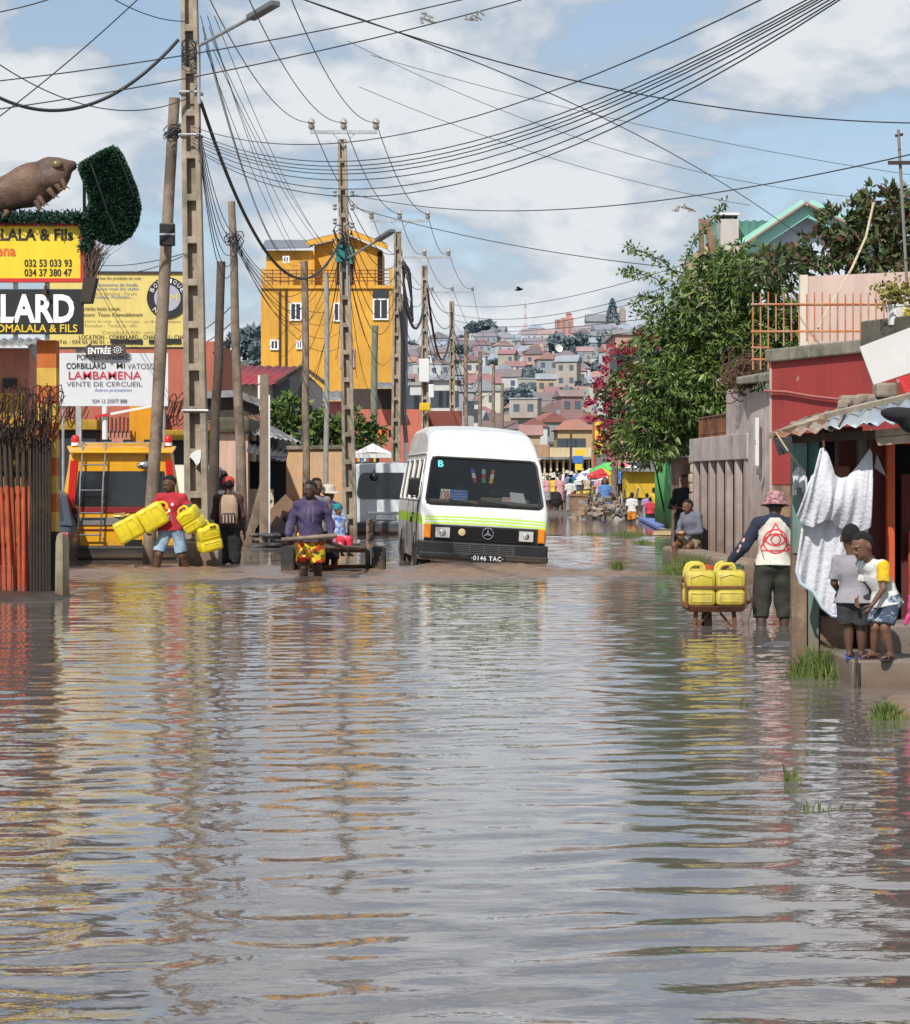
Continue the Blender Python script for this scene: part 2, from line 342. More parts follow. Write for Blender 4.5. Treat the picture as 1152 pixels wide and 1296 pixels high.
# ------------------------------------------------------------------ people: one continuous surface grown from a distance field
class SDF:
    def __init__(s, lo, hi, h):
        s.h = h; s.lo = np.array(lo, float); n = np.ceil((np.array(hi)-s.lo)/h).astype(int)+1
        s.n = n; s.F = np.full(n, .5, np.float32)
        s.ax = [s.lo[i]+h*np.arange(n[i]) for i in range(3)]
    def win(s, lo, hi, pad):
        a = np.clip(np.floor((np.array(lo)-pad-s.lo)/s.h).astype(int), 0, s.n); b = np.clip(np.ceil((np.array(hi)+pad-s.lo)/s.h).astype(int)+1, 0, s.n)
        if (b <= a).any(): return None, None
        sl = tuple(slice(a[i], b[i]) for i in range(3))
        g = np.stack(np.meshgrid(*[s.ax[i][sl[i]] for i in range(3)], indexing='ij'), -1)
        return sl, g
    def put(s, sl, d, k, cut=None):
        f = s.F[sl]
        if k <= 0: s.F[sl] = np.minimum(f, d); return
        h = np.clip(.5+.5*(f-d)/k, 0, 1); s.F[sl] = f*(1-h)+d*h-k*h*(1-h)
    def cone(s, a, b, ra, rb, k=.015, flat=None, cut=0, bulge=0):
        a = np.array(a, float); b = np.array(b, float); r = max(ra, rb)+bulge
        sl, g = s.win(np.minimum(a, b)-r, np.maximum(a, b)+r, k+3*s.h)
        if sl is None: return
        ab = b-a; L2 = max((ab*ab).sum(), 1e-9); t0 = ((g-a)@ab)/L2; t = np.clip(t0, 0, 1)
        d = g-(a+t[..., None]*ab)
        if flat is not None:
            ax, ratio = flat; ax = np.array(ax, float); c = d@ax; d = d+c[..., None]*ax*(1/ratio-1)
        rr = ra+(rb-ra)*t+(bulge*np.sin(np.pi*np.clip(t, 0, 1)) if bulge else 0)
        dist = np.sqrt((d*d).sum(-1))-rr
        L = math.sqrt(L2)
        if cut & 1: dist = np.maximum(dist, (t0-1)*L)
        if cut & 2: dist = np.maximum(dist, -t0*L)
        s.put(sl, dist.astype(np.float32), k)
    def ell(s, c, r, k=.012, R3=None, clip=None):
        c = np.array(c, float); r = np.array(r, float); m = r.max()
        sl, g = s.win(c-m, c+m, k+3*s.h)
        if sl is None: return
        q = g-c
        if R3 is not None: q = q@np.array(R3)       # columns are the local axes
        k0 = np.sqrt(((q/r)**2).sum(-1))+1e-6; k1 = np.sqrt(((q/r**2)**2).sum(-1))+1e-6
        d = k0*(k0-1)/k1
        if clip is not None: d = np.maximum(d, clip(q))
        s.put(sl, d.astype(np.float32), k)
    def wrinkle(s, amp, seed=0, f=1.):
        x, y, z = np.meshgrid(*s.ax, indexing='ij'); r = np.random.default_rng(seed); w = 0
        for i in range(7):
            v = r.normal(0, 1, 3)*np.array([1, 1, 1.5]); v = v/np.linalg.norm(v)*(22+40*r.random())*f
            w = w+np.sin(v[0]*x+v[1]*y+v[2]*z+r.random()*6+1.5*np.sin(9*z+6*x+r.random()*6))/(1+.3*i)
        s.F += (amp*.5*w).astype(np.float32)
    def plane(s, p, n):      # keep the side n points away from
        x, y, z = np.meshgrid(*s.ax, indexing='ij')
        s.F = np.maximum(s.F, ((x-p[0])*n[0]+(y-p[1])*n[1]+(z-p[2])*n[2]).astype(np.float32))
    def mesh(s, name, mat, parent, matfun=None):
        F = s.F.copy(); F[0] = F[-1] = .3; F[:, 0] = F[:, -1] = .3; F[:, :, 0] = F[:, :, -1] = .3
        neg = F < 0
        c = np.zeros(np.array(F.shape)-1, int)
        for i in (0, 1):
            for j in (0, 1):
                for k in (0, 1): c += neg[i:F.shape[0]-1+i, j:F.shape[1]-1+j, k:F.shape[2]-1+k]
        mix = (c > 0) & (c < 8); idx = np.argwhere(mix); ids = np.full(mix.shape, -1); ids[mix] = np.arange(len(idx))
        acc = np.zeros((len(idx), 3)); cnt = np.zeros(len(idx))
        cor = [(i, j, k) for i in (0, 1) for j in (0, 1) for k in (0, 1)]
        for a in cor:
            for ax in range(3):
                if a[ax]: continue
                b = list(a); b[ax] = 1
                fa = F[tuple((idx+a).T)]; fb = F[tuple((idx+b).T)]; x = (fa < 0) != (fb < 0)
                t = np.where(x, fa/np.where(x, fa-fb, 1), 0)
                p = np.tile(np.array(a, float), (len(idx), 1)); p[:, ax] += t
                acc[x] += p[x]; cnt[x] += 1
        V = s.lo+s.h*(idx+acc/np.maximum(cnt, 1)[:, None]); Q = []
        for ax in range(3):
            sl0 = [slice(None)]*3; sl1 = [slice(None)]*3; sl0[ax] = slice(0, -1); sl1[ax] = slice(1, None)
            n0, n1 = neg[tuple(sl0)], neg[tuple(sl1)]; e = np.argwhere(n0 != n1)
            u, w_ = [(1, 2), (2, 0), (0, 1)][ax]
            e = e[(e[:, u] > 0) & (e[:, w_] > 0)]
            def off(du, dw):
                q = e.copy(); q[:, u] += du; q[:, w_] += dw; return ids[tuple(q.T)]
            q = np.stack([off(-1, -1), off(0, -1), off(0, 0), off(-1, 0)], -1)
            fl = ~n0[tuple(e.T)]; q[fl] = q[fl][:, ::-1]; Q.append(q)
        Q = np.concatenate(Q); Q = Q[(Q >= 0).all(1)]
        # one relaxation pass
        nb = np.zeros_like(V); nc = np.zeros(len(V))
        for i in range(4):
            for j in ((i+1) % 4, (i+3) % 4):
                np.add.at(nb, Q[:, i], V[Q[:, j]]); np.add.at(nc, Q[:, i], 1)
        V = V*.6+.4*nb/np.maximum(nc, 1)[:, None]
        mi = None
        if matfun is not None: mi = matfun(V[Q].mean(1))
        return npmesh(name, V, Q, mat, parent, True, mi)

def lerp(a, b, t): return np.array(a)*(1-t)+np.array(b)*t
def unit(v): v = np.array(v, float); return v/max(np.linalg.norm(v), 1e-9)
m_skin = [M('skin_deep_brown', (.105, .055, .035), .5, .15, 14, .05, spec=.35), M('skin_brown', (.155, .08, .05), .5, .15, 14, .05, spec=.35), M('skin_dark', (.07, .041, .03), .5, .15, 14, .05, spec=.35)]
m_hair = M('black_hair', (.008, .007, .007), .7, .4, 60, .6)
m_eye = M('eye_white', (.6, .58, .54), .3, .05, 9, 0); m_pup = M('pupil', (.01, .008, .007), .2, .1, 9, 0)
def cloth(name, col, **kw):
    a = dict(rough=.9, var=.24, sc=9, bump=.5); a.update(kw); return M('cloth_'+name, col, **a)

# joints in units of body height; x: person's left is +x when facing -y ; z up
BASE = dict(pel=(0, 0, .53), waist=(0, -.004, .61), che=(0, 0, .725), neck=(0, .012, .825), head=(0, -.008, .925),
            sL=(.100, .008, .795), eL=(.128, .02, .63), wL=(.13, -.02, .485), sR=(-.100, .008, .795), eR=(-.128, .02, .63), wR=(-.13, -.02, .485),
            hL=(.052, 0, .51), kL=(.06, -.01, .275), aL=(.06, .012, .045), hR=(-.052, 0, .51), kR=(-.06, -.01, .275), aR=(-.06, .012, .045))
CHILD = dict(pel=(0, 0, .47), waist=(0, -.004, .55), che=(0, 0, .665), neck=(0, .01, .77), head=(0, -.006, .893),
             sL=(.118, .006, .75), eL=(.145, .02, .585), wL=(.145, -.02, .455), sR=(-.118, .006, .75), eR=(-.145, .02, .585), wR=(-.145, -.02, .455),
             hL=(.054, 0, .455), kL=(.06, -.01, .25), aL=(.06, .012, .04), hR=(-.054, 0, .455), kR=(-.06, -.01, .25), aR=(-.06, .012, .04))

def human(label, loc, facing, H, pose=None, skin=0, garm=(), hair='short', hat=None, face=0., nod=0., tilt=0., h=.009, child=False, group=None, hands=None,
          bulk=1., hairmat=None, feet=None, eyes=True, name='person', rot=None, headscale=None, category='person'):
    """facing: 0 looks at the camera, 180 walks away. garm: list of dicts"""
    t = thing(name, label, category, loc, R(facing), group, rot)
    J = {k: np.array(v, float)*H for k, v in (CHILD if child else BASE).items()}
    for k, v in (pose or {}).items(): J[k] = np.array(v, float)*H
    ft = {'L': unit((.18, -1, 0)), 'R': unit((-.18, -1, 0))}
    if feet: ft.update({k: unit(v) for k, v in feet.items()})
    hs = headscale or (1.27 if child else 1.1)
    fw = unit(np.cross(J['sR']-J['sL'], J['che']-J['pel'])); fw = fw if fw[1] < .99 else -fw
    lo = np.min(list(J.values()), 0)-.17*H; hi = np.max(list(J.values()), 0)+.17*H
    lo[2] = min(lo[2], -.02)
    yaw, pit = R(face), R(nod)
    Rh = np.array(Matrix.Rotation(yaw, 3, 'Z') @ Matrix.Rotation(R(tilt), 3, 'Y') @ Matrix.Rotation(pit, 3, 'X'))     # columns: local axes
    hx, hy, hz = Rh[:, 0], Rh[:, 1], Rh[:, 2]
    hc = J['head']; b = bulk
    # ---- body
    S = SDF(lo, hi, h); K = .016*H
    S.cone(J['hL']+[0, 0, .012*H], J['hR']+[0, 0, .012*H], .058*H*b, .058*H*b, K, (fw, .95))
    S.cone(lerp(J['pel'], J['waist'], -.1), J['waist'], .082*H*b, .074*H*b, K*1.5, (fw, .72))
    S.cone(J['waist'], J['che'], .074*H*b, .086*H*b, K*1.5, (fw, .72))
    S.cone(J['che'], lerp(J['che'], J['neck'], .55), .084*H*b, .06*H, K*1.5, (fw, .68))
    nb_ = lerp(J['che'], J['neck'], .72)
    for s in 'LR': S.cone(nb_, J['s'+s], .046*H, .032*H, K*1.4)
    S.cone(J['neck'], hc-hz*.035*H*hs+hy*.008*H, .031*H, .029*H*hs, K)
    for s in 'LR':
        S.cone(J['s'+s], J['e'+s], .027*H*b, .021*H*b, K, bulge=.002*H); S.cone(J['e'+s], J['w'+s], .023*H*b, .0155*H, K, bulge=.002*H)
        S.cone(J['h'+s], J['k'+s], .054*H*b, .034*H*b, K*1.3); S.cone(J['k'+s], J['a'+s], .033*H*b, .021*H, K, bulge=.006*H)
        a = J['a'+s]; f = ft[s]; heel = a+[0, 0, -.022*H]-f*.02*H; toe = a+f*.105*H+[0, 0, -.032*H]
        S.cone(heel, a+f*.05*H+[0, 0, -.018*H], .021*H, .021*H, K*.6); S.cone(a+f*.04*H+[0, 0, -.02*H], toe, .022*H, .015*H, K*.6, ((0, 0, 1), .7))
        # ---- hand: palm, four fingers, thumb
        wv = J['w'+s]; d = unit(wv-J['e'+s]); nrm = unit(np.cross(d, (0, 1, 0)))*(1 if s == 'L' else -1); curl = .5
        if hands and s in hands:
            o = hands[s]; d = unit(o[0]) if o[0] is not None else d; nrm = unit(o[1]); curl = o[2]
        nrm = unit(nrm-d*np.dot(nrm, d)); sd_ = np.cross(d, nrm)*(1 if s == 'L' else -1)       # sd_ towards the thumb, nrm = back of hand -> palm is -nrm
        kn = wv+d*.05*H
        S.cone(wv, kn, .0165*H, .0215*H, K*.5, (nrm, .58))
        for i, ln in enumerate((.040, .046, .043, .033)):
            p = kn+sd_*(1.5-i)*.0118*H; dd = unit(d+sd_*(1.5-i)*.07); r = .0062*H
            for q in range(3):
                ang = curl*(.35+.55*q); v = unit(dd*math.cos(ang)-nrm*math.sin(ang)); e = p+v*ln*H*(.46, .32, .26)[q]
                S.cone(p, e, r, r*.9, .002*H); p = e; r *= .93
        p = wv+d*.014*H+sd_*.016*H; v = unit(sd_*.75+d*.75-nrm*.3*(1+curl)); e = p+v*.028*H; S.cone(p, e, .0085*H, .0072*H, .006*H)
        S.cone(e, e+unit(v*.6+d*.7-nrm*.5*curl)*.022*H, .007*H, .0058*H, .002*H)
    # ---- head with a face
    q = hs*H
    def hp(x, y, z): return hc+hx*x*q+hy*y*q+hz*z*q
    S.ell(hp(0, .006, .012), np.array((.046, .055, .055))*q, .01*H, Rh)
    S.ell(hp(0, -.014, -.026), np.array((.036, .038, .040))*q, .018*H, Rh)
    S.ell(hp(0, -.030, -.052), np.array((.017, .014, .012))*q, .012*H, Rh)
    S.cone(hp(0, -.050, .012), hp(0, -.060, -.012), .0055*q, .0095*q, .006*H)
    for sx in (-1, 1):
        S.cone(hp(sx*.005, -.058, -.014), hp(sx*.011, -.053, -.015), .006*q, .005*q, .004*H)
        S.cone(hp(sx*.008, -.050, .018), hp(sx*.028, -.043, .017), .007*q, .005*q, .006*H)
        S.ell(hp(sx*.047, .008, -.004), np.array((.006, .013, .019))*q, .004*H, Rh)
    S.cone(hp(-.012, -.047, -.032), hp(.012, -.047, -.032), .0055*q, .0055*q, .004*H); S.cone(hp(-.010, -.047, -.040), hp(.010, -.047, -.040), .006*q, .006*q, .003*H)
    S.mesh('body', m_skin[skin], t)
    if eyes:
        for sx in (-1, 1):
            e = MB(); e.ell(hp(sx*.0185, -.0415, .004), (.0078*q, .0055*q, .0042*q), 10, 6, 0); e.ell(hp(sx*.0185, -.0459, .004), (.0042*q, .002*q, .0040*q), 8, 5, 1)
            e.obj('eye', [m_eye, m_pup], t, 60)
    # ---- hair
    hm = hairmat or m_hair
    if hair:
        S = SDF(hc-.16*H*hs, hc+.16*H*hs, h)
        def clip(qq):
            f = -qq[..., 1]/q; z = qq[..., 2]/q
            side = np.where(f > 0, .022+f*.25-z, -.028+(.006-f)*.0-z)       # front hairline higher than the nape
            return (np.where(f > .018, .030+ (f-.018)*.35-z, np.where(f > -.01, .008+(f+.01)*.8-z, -.034-z))*q).astype(np.float32)
        thick = {'short': 1.06, 'crop': 1.03, 'afro': 1.42, 'bun': 1.1, 'long': 1.16}[hair]
        S.ell(hp(0, .008, .014), np.array((.046, .056, .056))*q*thick, .001, Rh, clip)
        if hair == 'bun': S.ell(hp(0, .055, .045), np.array((.03, .028, .03))*q, .01, Rh)
        if hair == 'long':
            S.cone(hp(-.03, .03, .01), hp(-.045, .035, -.09), .028*q, .03*q, .02); S.cone(hp(.03, .03, .01), hp(.045, .035, -.09), .028*q, .03*q, .02)
            S.cone(hp(0, .045, .01), hp(0, .05, -.09), .034*q, .035*q, .02)
        S.wrinkle(.0022*H, 5, 3.); S.mesh('hair', hm, t)
    # ---- headwear
    if hat:
        kind, hmats = hat; mm = Matrix(Rh.tolist()); b_ = MB(); hmats = hmats if isinstance(hmats, list) else [hmats]
        c = Vector(hp(0, .006, .022))
        if kind == 'cap':
            b_.lathe(c, [(.055*q, -.012*q), (.056*q, .012*q), (.05*q, .034*q), (.032*q, .05*q), (.003, .056*q)], 18, 0, mm)
            pts = [c+mm @ Vector((.052*q*math.sin(a), -(.03+.062*math.cos(a))*q, -.008*q-.006*q*math.cos(a))) for a in np.linspace(-1.25, 1.25, 9)]
            b_.prism(pts, mm @ Vector((0, 0, .005*q)))
        elif kind == 'bucket':
            b_.lathe(c, [(.085*q, -.03*q), (.083*q, -.026*q), (.060*q, -.002*q), (.057*q, .03*q), (.05*q, .046*q), (.025*q, .055*q), (.003, .057*q)], 20, 0, mm)
        elif kind == 'brim':
            b_.lathe(c, [(.105*q, -.016*q), (.104*q, -.01*q), (.062*q, .002*q), (.056*q, .03*q), (.046*q, .052*q), (.02*q, .058*q), (.003, .059*q)], 20, 0, mm)
        elif kind == 'beanie':
            b_.lathe(c, [(.056*q, -.022*q), (.06*q, -.012*q), (.06*q, .01*q), (.052*q, .036*q), (.03*q, .054*q), (.003, .058*q)], 18, 0, mm)
        b_.obj('hat' if kind != 'cap' else 'cap', hmats, t, 50)
    # ---- clothes
    for gi, g in enumerate(garm):
        S = SDF(lo, hi, h); inf = g.get('inf', .008)*H; kk = .014*H; ty = g['type']; hem = g.get('hem', .5)
        if ty in ('shirt', 'jacket', 'dress'):
            pw = J['pel']+(J['pel']-J['waist'])*g.get('drop', .2)
            S.cone(pw, J['waist'], (.128 if child else .115)*H*b+inf, .084*H*b+inf, kk, (fw, .78), cut=2)
            S.cone(J['waist'], J['che'], .080*H*b+inf, .089*H*b+inf, kk, (fw, .76)); S.cone(J['che'], lerp(J['che'], J['neck'], .6), .090*H*b+inf, .06*H+inf, kk, (fw, .72), cut=0)
            for s in 'LR': S.cone(lerp(J['che'], J['neck'], .70), J['s'+s], .046*H+inf, .032*H+inf, kk*1.4)
            for s in 'LR':
                sl_ = g.get('sleeve', .7)
                a, e, w_ = J['s'+s], J['e'+s], J['w'+s]; wid = g.get('wide', .006)*H
                if sl_ > 0:
                    if sl_ <= 1: S.cone(a, lerp(a, e, sl_), .031*H*b+inf, (.025*H*b+inf+wid), kk, cut=1)
                    else:
                        S.cone(a, e, .027*H*b+inf, .021*H*b+inf*.8+wid*.5, kk); S.cone(e, lerp(e, w_, sl_-1), .021*H*b+inf*.8+wid*.5, .017*H+inf*.8, kk, cut=1)
            if g.get('hood'):
                S.ell(J['neck']+[0, 0, .008*H]-fw*.03*H, np.array((.065, .05, .035))*H, kk)
            if ty == 'dress':
                S.cone(J['pel'], (J['kL']+J['kR'])/2, .09*H+inf, .12*H, kk, cut=1)
        if ty in ('pants', 'shorts'):
            L = g.get('leg', 1.9); ba = g.get('baggy', .01)*H
            S.cone(J['hL']+[0, 0, .012*H], J['hR']+[0, 0, .012*H], .062*H*b+inf, .062*H*b+inf, kk, (fw, 1.)); S.cone(J['pel'], lerp(J['pel'], J['waist'], .6), .084*H*b+inf*.5, .076*H*b+inf*.3, kk, (fw, .74), cut=1)
            for s in 'LR':
                a, e, w_ = J['h'+s], J['k'+s], J['a'+s]
                if L <= 1: S.cone(a, lerp(a, e, L), .058*H*b+inf, .058*H*b+(.040-.058)*L*H*b+inf+ba, kk, cut=1)
                else:
                    S.cone(a, e, .058*H*b+inf, .038*H*b+inf+ba, kk); S.cone(e, lerp(e, w_, L-1), .038*H*b+inf+ba, .030*H+inf+ba, kk, cut=1)
        if ty == 'skirt': S.cone(J['pel'], (J['kL']+J['kR'])/2*(g.get('leg', 1))+J['pel']*(1-g.get('leg', 1)), .088*H+inf, .1*H+inf, kk, cut=1)
        S.wrinkle(g.get('wr', .0048)*H, gi+int(abs(loc[0])*10), 1.15/H**.5)
        S.mesh(g.get('name', ty), g['mat'], t, g.get('matfun'))
    return t, J, H
# ------------------------------------------------------------------ vehicles
def hw_at(z, W=.985):   # half width of the van body at height z
    if z < 1.2: return W*(.965+.035*min(1, max(0, (z-.4)/.5)))
    if z < 2.05: return W-(z-1.2)/.85*.11
    return W-.11-(z-2.05)*.16
ZL = [.5, .72, .965, 1.11, 1.25, 1.6, 1.93, 2.04]
def van_section(y, zb, zr, fs, r=.07, tw=None):
    side = []
    for z in [zb]+ZL:
        z = min(max(z, zb), zr-r); side.append((hw_at(z)*fs, z))
    xr = hw_at(zr-r)*fs
    arc = [(xr-r+r*math.cos(a), zr-r+r*math.sin(a)) for a in (R(22), R(45), R(68), R(90))]
    ctr = [(xr-r)*k for k in (.75, .45, .15)]; crown = .032*(1 if zr > 2 else .5)
    top = [(x, zr+crown*(1-(x/(xr-r))**2)) for x in ctr]
    h = side+arc+top
    return [Vector((-x, y, z)) for x, z in h]+[Vector((x, y, z)) for x, z in reversed(h)]
def patch(mb, c4, nx=6, ny=4, rad=.08, mi=0, push=0.):
    """rounded-corner panel over the bilinear quad c4 (bl, br, tr, tl)"""
    c4 = [Vector(p) for p in c4]; w = (c4[1]-c4[0]).length; h = (c4[3]-c4[0]).length; pts = []
    for (u0, v0, a0) in ((1, 0, -90), (1, 1, 0), (0, 1, 90), (0, 0, 180)):
        for k in range(5):
            a = R(a0+90*k/4); ru, rv = rad/w, rad/h
            u = (u0-ru if u0 else ru)+ru*math.cos(a); v = (v0-rv if v0 else rv)+rv*math.sin(a)
            pts.append((c4[0]*(1-u)+c4[1]*u)*(1-v)+(c4[3]*(1-u)+c4[2]*u)*v)
    n = (c4[1]-c4[0]).cross(c4[3]-c4[0]).normalized()*push
    mb.poly([p+n for p in pts], mi); return pts, n
def frame_patch(mb, c4, rad, wd, mi=0, push=.004, thick=.02):
    """rubber surround following the rim of a rounded panel"""
    pts, n = patch(MB(), c4, rad=rad, push=push); n = n.normalized()
    mb.tube([p+n*push for p in pts]+[pts[0]+n*push, pts[1]+n*push], wd, 6, mi)

m_vanwhite = M('van_white', (.66, .67, .67), .3, .04, 3, .015, col2=(.55, .53, .48), sc2=2.2, th2=(.5, .75), mud=.75, coat=.3, mudcol=(.24, .17, .12), streak=.14)
m_vangreen = M('van_green', (.36, .62, .015), .35, .06, 4, .01, coat=.3)
m_vanint = M('van_interior', (.03, .028, .026), .85, .2, 5, .1)
m_dash = M('dusty_dash_cover', (.24, .2, .15), .9, .25, 12, .2)
m_bump = M('bumper_black', (.018, .018, .02), .5, .3, 10, .1, mud=.16)
m_wind = glassmat('windscreen_glass', (.62, .66, .66), .28)
m_lens = M('headlamp_lens', (.5, .5, .47), .12, .15, 30, .2, spec=.7); m_chrome = M('chrome', (.7, .7, .72), .15, .08, 10, 0, metal=1.)
m_orange = M('indicator_amber', (.75, .23, .01), .2, .15, 40, .15); m_cream = M('fog_lamp', (.55, .45, .25), .2, .1, 20, .1)
m_redl = M('tail_red', (.55, .02, .015), .2, .15, 40, .1)

def wheel(parent, c, r=.34, w=.2, name='wheel', ax='x'):
    b = MB(); c = Vector(c); m = Matrix.Rotation(R(90), 3, 'Y')
    b.lathe(c, [(r*.6, -w/2), (r*.92, -w/2), (r, -w*.36), (r, w*.36), (r*.92, w/2), (r*.6, w/2), (r*.58, 0), (r*.6, -w/2)], 24, 0, m)
    t = b.obj(name, m_rubber, parent, 40)
    q = MB(); q.lathe(c, [(.02, -w*.42), (r*.25, -w*.42), (r*.3, -w*.3), (r*.55, -w*.3), (r*.6, -w*.45), (r*.6, w*.45), (r*.55, w*.3), (r*.3, w*.3), (r*.25, w*.42), (.02, w*.42)], 20, 0, m)
    q.obj('rim', m_steel, t, 40); return t

# ---- the white minibus that wades towards the viewer
VB = P(609, 718, 38.5); VB.z = -.34
bus = thing('minibus', 'white minibus with a lime green stripe driving through the flood in mid street', 'minibus', VB, rot=(0, R(3.1), R(5.2)))
ST = [(0, .97), (.012, .993), (.022, 1.018), (.032, 1.04), (.042, 1.062), (.052, 1.085), (.06, 1.10), (.2, 1.27), (.62, 2.0), (.70, 2.06), (.80, 2.15), (1.0, 2.29), (1.35, 2.42), (2.0, 2.5), (3.2, 2.52), (4.5, 2.5), (4.85, 2.4)]
b = MB(); secs = []
for i, (y, zr) in enumerate(ST):
    fs = 1.0 if y > .2 else .965+.035*(y/.2)
    secs.append(van_section(y, .42, zr, fs, .05 if zr < 1.2 else .09 if y < .75 else .13 if y < 1.1 else .17))
n = len(secs[0]); nh = n//2
for k in range(len(secs)-1):
    y0 = ST[k][0]
    for i in range(n-1):
        j = i+1; top = nh-3 <= i <= nh+1 or (i in (nh-4, nh+2))
        if k == 7 and nh-4 <= i <= nh+2: continue                    # windscreen opening
        mi = 0
        if k in (0, 2, 4) and nh-5 <= i <= nh+4: mi = 1
        zi = (secs[k][i].z+secs[k][j].z)/2
        li = i if i < nh else n-2-i
        if li == 3 and k >= 6: mi = 1
        if k < 6 and li in (4, 5, 6, 7, 8, 9) and k in (0, 1, 2, 3, 4) : mi = 1
        b.add([secs[k][i], secs[k][j], secs[k+1][j], secs[k+1][i]], [(0, 1, 2, 3)], mi)
b.poly(secs[0][::-1], 0); b.poly(secs[-1], 0)
b.poly([secs[0][0], secs[0][-1], secs[-1][-1], secs[-1][0]], 0)
body = b.obj('body', [m_vanwhite, m_vangreen], bus, 38)
# roof gutter, rear wheel lips, door seams
b = MB()
for sx in (-1, 1):
    b.tube([(sx*(hw_at(2.04)+.012), y, 2.045) for y in (.74, 1.5, 3, 4.7)], .016, 6)
b.tube([(-(hw_at(2.04)+.01), .74, 2.045), (-.7, .71, 2.068), (0, .70, 2.085), (.7, .71, 2.068), (hw_at(2.04)+.01, .74, 2.045)], .014, 6)
b.obj('roof_gutter', m_vanwhite, bus, 40)
for y in (.75, 1.62, 2.72): b = MB(); b.tube([(-(hw_at(z)+.002), y, z) for z in (.55, .9, 1.25, 1.6, 1.98)], .007, 4); b.obj('door_seam', m_bump, bus)
b = MB(); b.tube([(-(hw_at(.9)+.003), .72, .62), (-(hw_at(1.2)+.003), .55, 1.2), (-(hw_at(1.5)+.003), .60, 1.6)], .006, 4)
b.obj('door_seam', m_bump, bus)
# windscreen
ws = [(-.90, .19, 1.275), (.90, .19, 1.275), (.80, .612, 1.985), (-.80, .612, 1.985)]
b = MB(); patch(b, ws, rad=.09, push=.012); b.obj('windscreen', m_wind, bus)
b = MB(); frame_patch(b, ws, .09, .022, push=.014); b.obj('windscreen_rubber', m_black, bus, 60)
# interior
b = MB(); b.box((0, .62, 1.22), (1.78, .75, .06)); b.box((0, .40, 1.30), (1.72, .34, .10)); b.box((.35, .52, 1.36), (.75, .22, .1)); b.obj('dashboard', m_dash, bus, 0, bevel=.03)
b = MB(); b.box((0, 2.3, 1.5), (1.7, .06, 1.2)); b.box((0, 1.5, 2.03), (1.6, 1.5, .04)); b.box((0, 1.5, .8), (1.8, 1.6, .06)); b.obj('cab_lining', m_vanint, bus)
for x in (-.5, .5):
    b = MB(); b.box((x, 1.25, 1.1), (.5, .5, .16)); b.box((x, 1.5, 1.42), (.5, .14, .6)); b.box((x, 1.5, 1.8), (.26, .1, .16)); b.obj('seat', m_vanint, bus, bevel=.04)
b = MB(); mm = Matrix.Rotation(R(35), 3, 'X'); b.torus((.45, .66, 1.43), .21, .016, mm); 
for a in (90, 210, 330): b.tube([Vector((.45, .66, 1.43)), Vector((.45, .66, 1.43))+mm @ Vector((.2*math.cos(R(a)), .2*math.sin(R(a)), 0))], .012, 5)
b.tube([(.45, .66, 1.43), (.45, .55, 1.25)], .03, 8); b.obj('steering_wheel', m_black, bus, 60)
# pennants on the glass, route card, papers
wn = Vector((0, -.86, .5)).normalized()
def onws(u, v, off=-.03):   # a point of the windscreen plane (u across -1..1, v up 0..1)
    return Vector((u*(.9-.1*v), .19+.422*v, 1.275+.71*v))+wn*off
def wsquad(mb, u0, u1, v0, v1, off=-.03, mi=0): mb.poly([onws(u0, v0, off), onws(u1, v0, off), onws(u1, v1, off), onws(u0, v1, off)], mi)
fl = [((.55, .02, .02), (.75, .75, .75), (.05, .15, .5)), ((.02, .35, .12), (.55, .03, .03), (.3, .55, .6)), ((.75, .4, .02), (.75, .7, .6), (.6, .15, .02))]
for i, (u, cols) in enumerate(zip((-.155, -.0, .125), fl)):
    mb = MB(); tl = (-.02, 0, .02)[i]
    for k in range(3):
        mb.poly([onws(u-.035+tl*(k), .52+.1*k), onws(u+.03+tl*k, .52+.1*k), onws(u+.03+tl*(k+1), .52+.1*(k+1)), onws(u-.035+tl*(k+1), .52+.1*(k+1))], k)
    mb.obj('pennant', [M('pennant_%d%d' % (i, k), c, .7, .1, 9, 0) for k, c in enumerate(cols)], bus)
card = MB(); wsquad(card, -.77, -.60, .05, .34, -.02, 0); wsquad(card, -.60, -.285, .05, .34, -.02, 1)
m_card = M('card_white', (.8, .78, .72), .7, .05, 9, 0); m_blue = M('card_blue', (.05, .16, .5), .6, .1, 9, 0)
card.obj('route_card', [m_card, m_blue], bus)
m_redt = M('red_lettering', (.6, .05, .02), .6, .1, 9, 0); m_wt = M('white_lettering', (.8, .8, .8), .6, .05, 9, 0)
def wstext(s, u, v, w_, h_, mat, off=-.016, name='lettering', bold=0.):
    o = text(s, (0, 0, 0), w_, h_, mat, bus, world=False, name=name, bold=bold)
    up = Vector((0, .422, .71)).normalized(); c = onws(u, v, off)
    for vtx in o.data.vertices:
        x, z = vtx.co.x, vtx.co.z; vtx.co = c+Vector((x, 0, 0))+up*z
    return o
wstext('138', -.685, .195, .125, .17, m_redt, bold=.012)
for k in range(5): wstext(['AMBOHIJATOVO', 'ANOSIZATO', 'BEMASOANDRO', 'AMPEFILOHA', 'ANOSIBE'][k], -.44, .30-.056*k, .2+.02*(k % 3), .022, m_wt)
wstext('B', -.855+.03, .86, .085, .12, M('teal_sticker', (.12, .62, .62), .5, .1, 9, 0), .016, 'sticker', .03)
mb = MB(); mb.poly([(.28, .33, 1.355), (.5, .33, 1.355), (.48, .45, 1.43), (.3, .45, 1.43)], 0); mb.obj('paper', M('pink_paper', (.7, .45, .4), .8, .05, 9, 0), bus)
mb = MB(); mb.poly([(.42, .31, 1.36), (.66, .30, 1.345), (.62, .45, 1.5), (.41, .45, 1.51)], 0); mb.obj('paper', M('white_paper', (.75, .76, .78), .8, .05, 9, 0), bus)
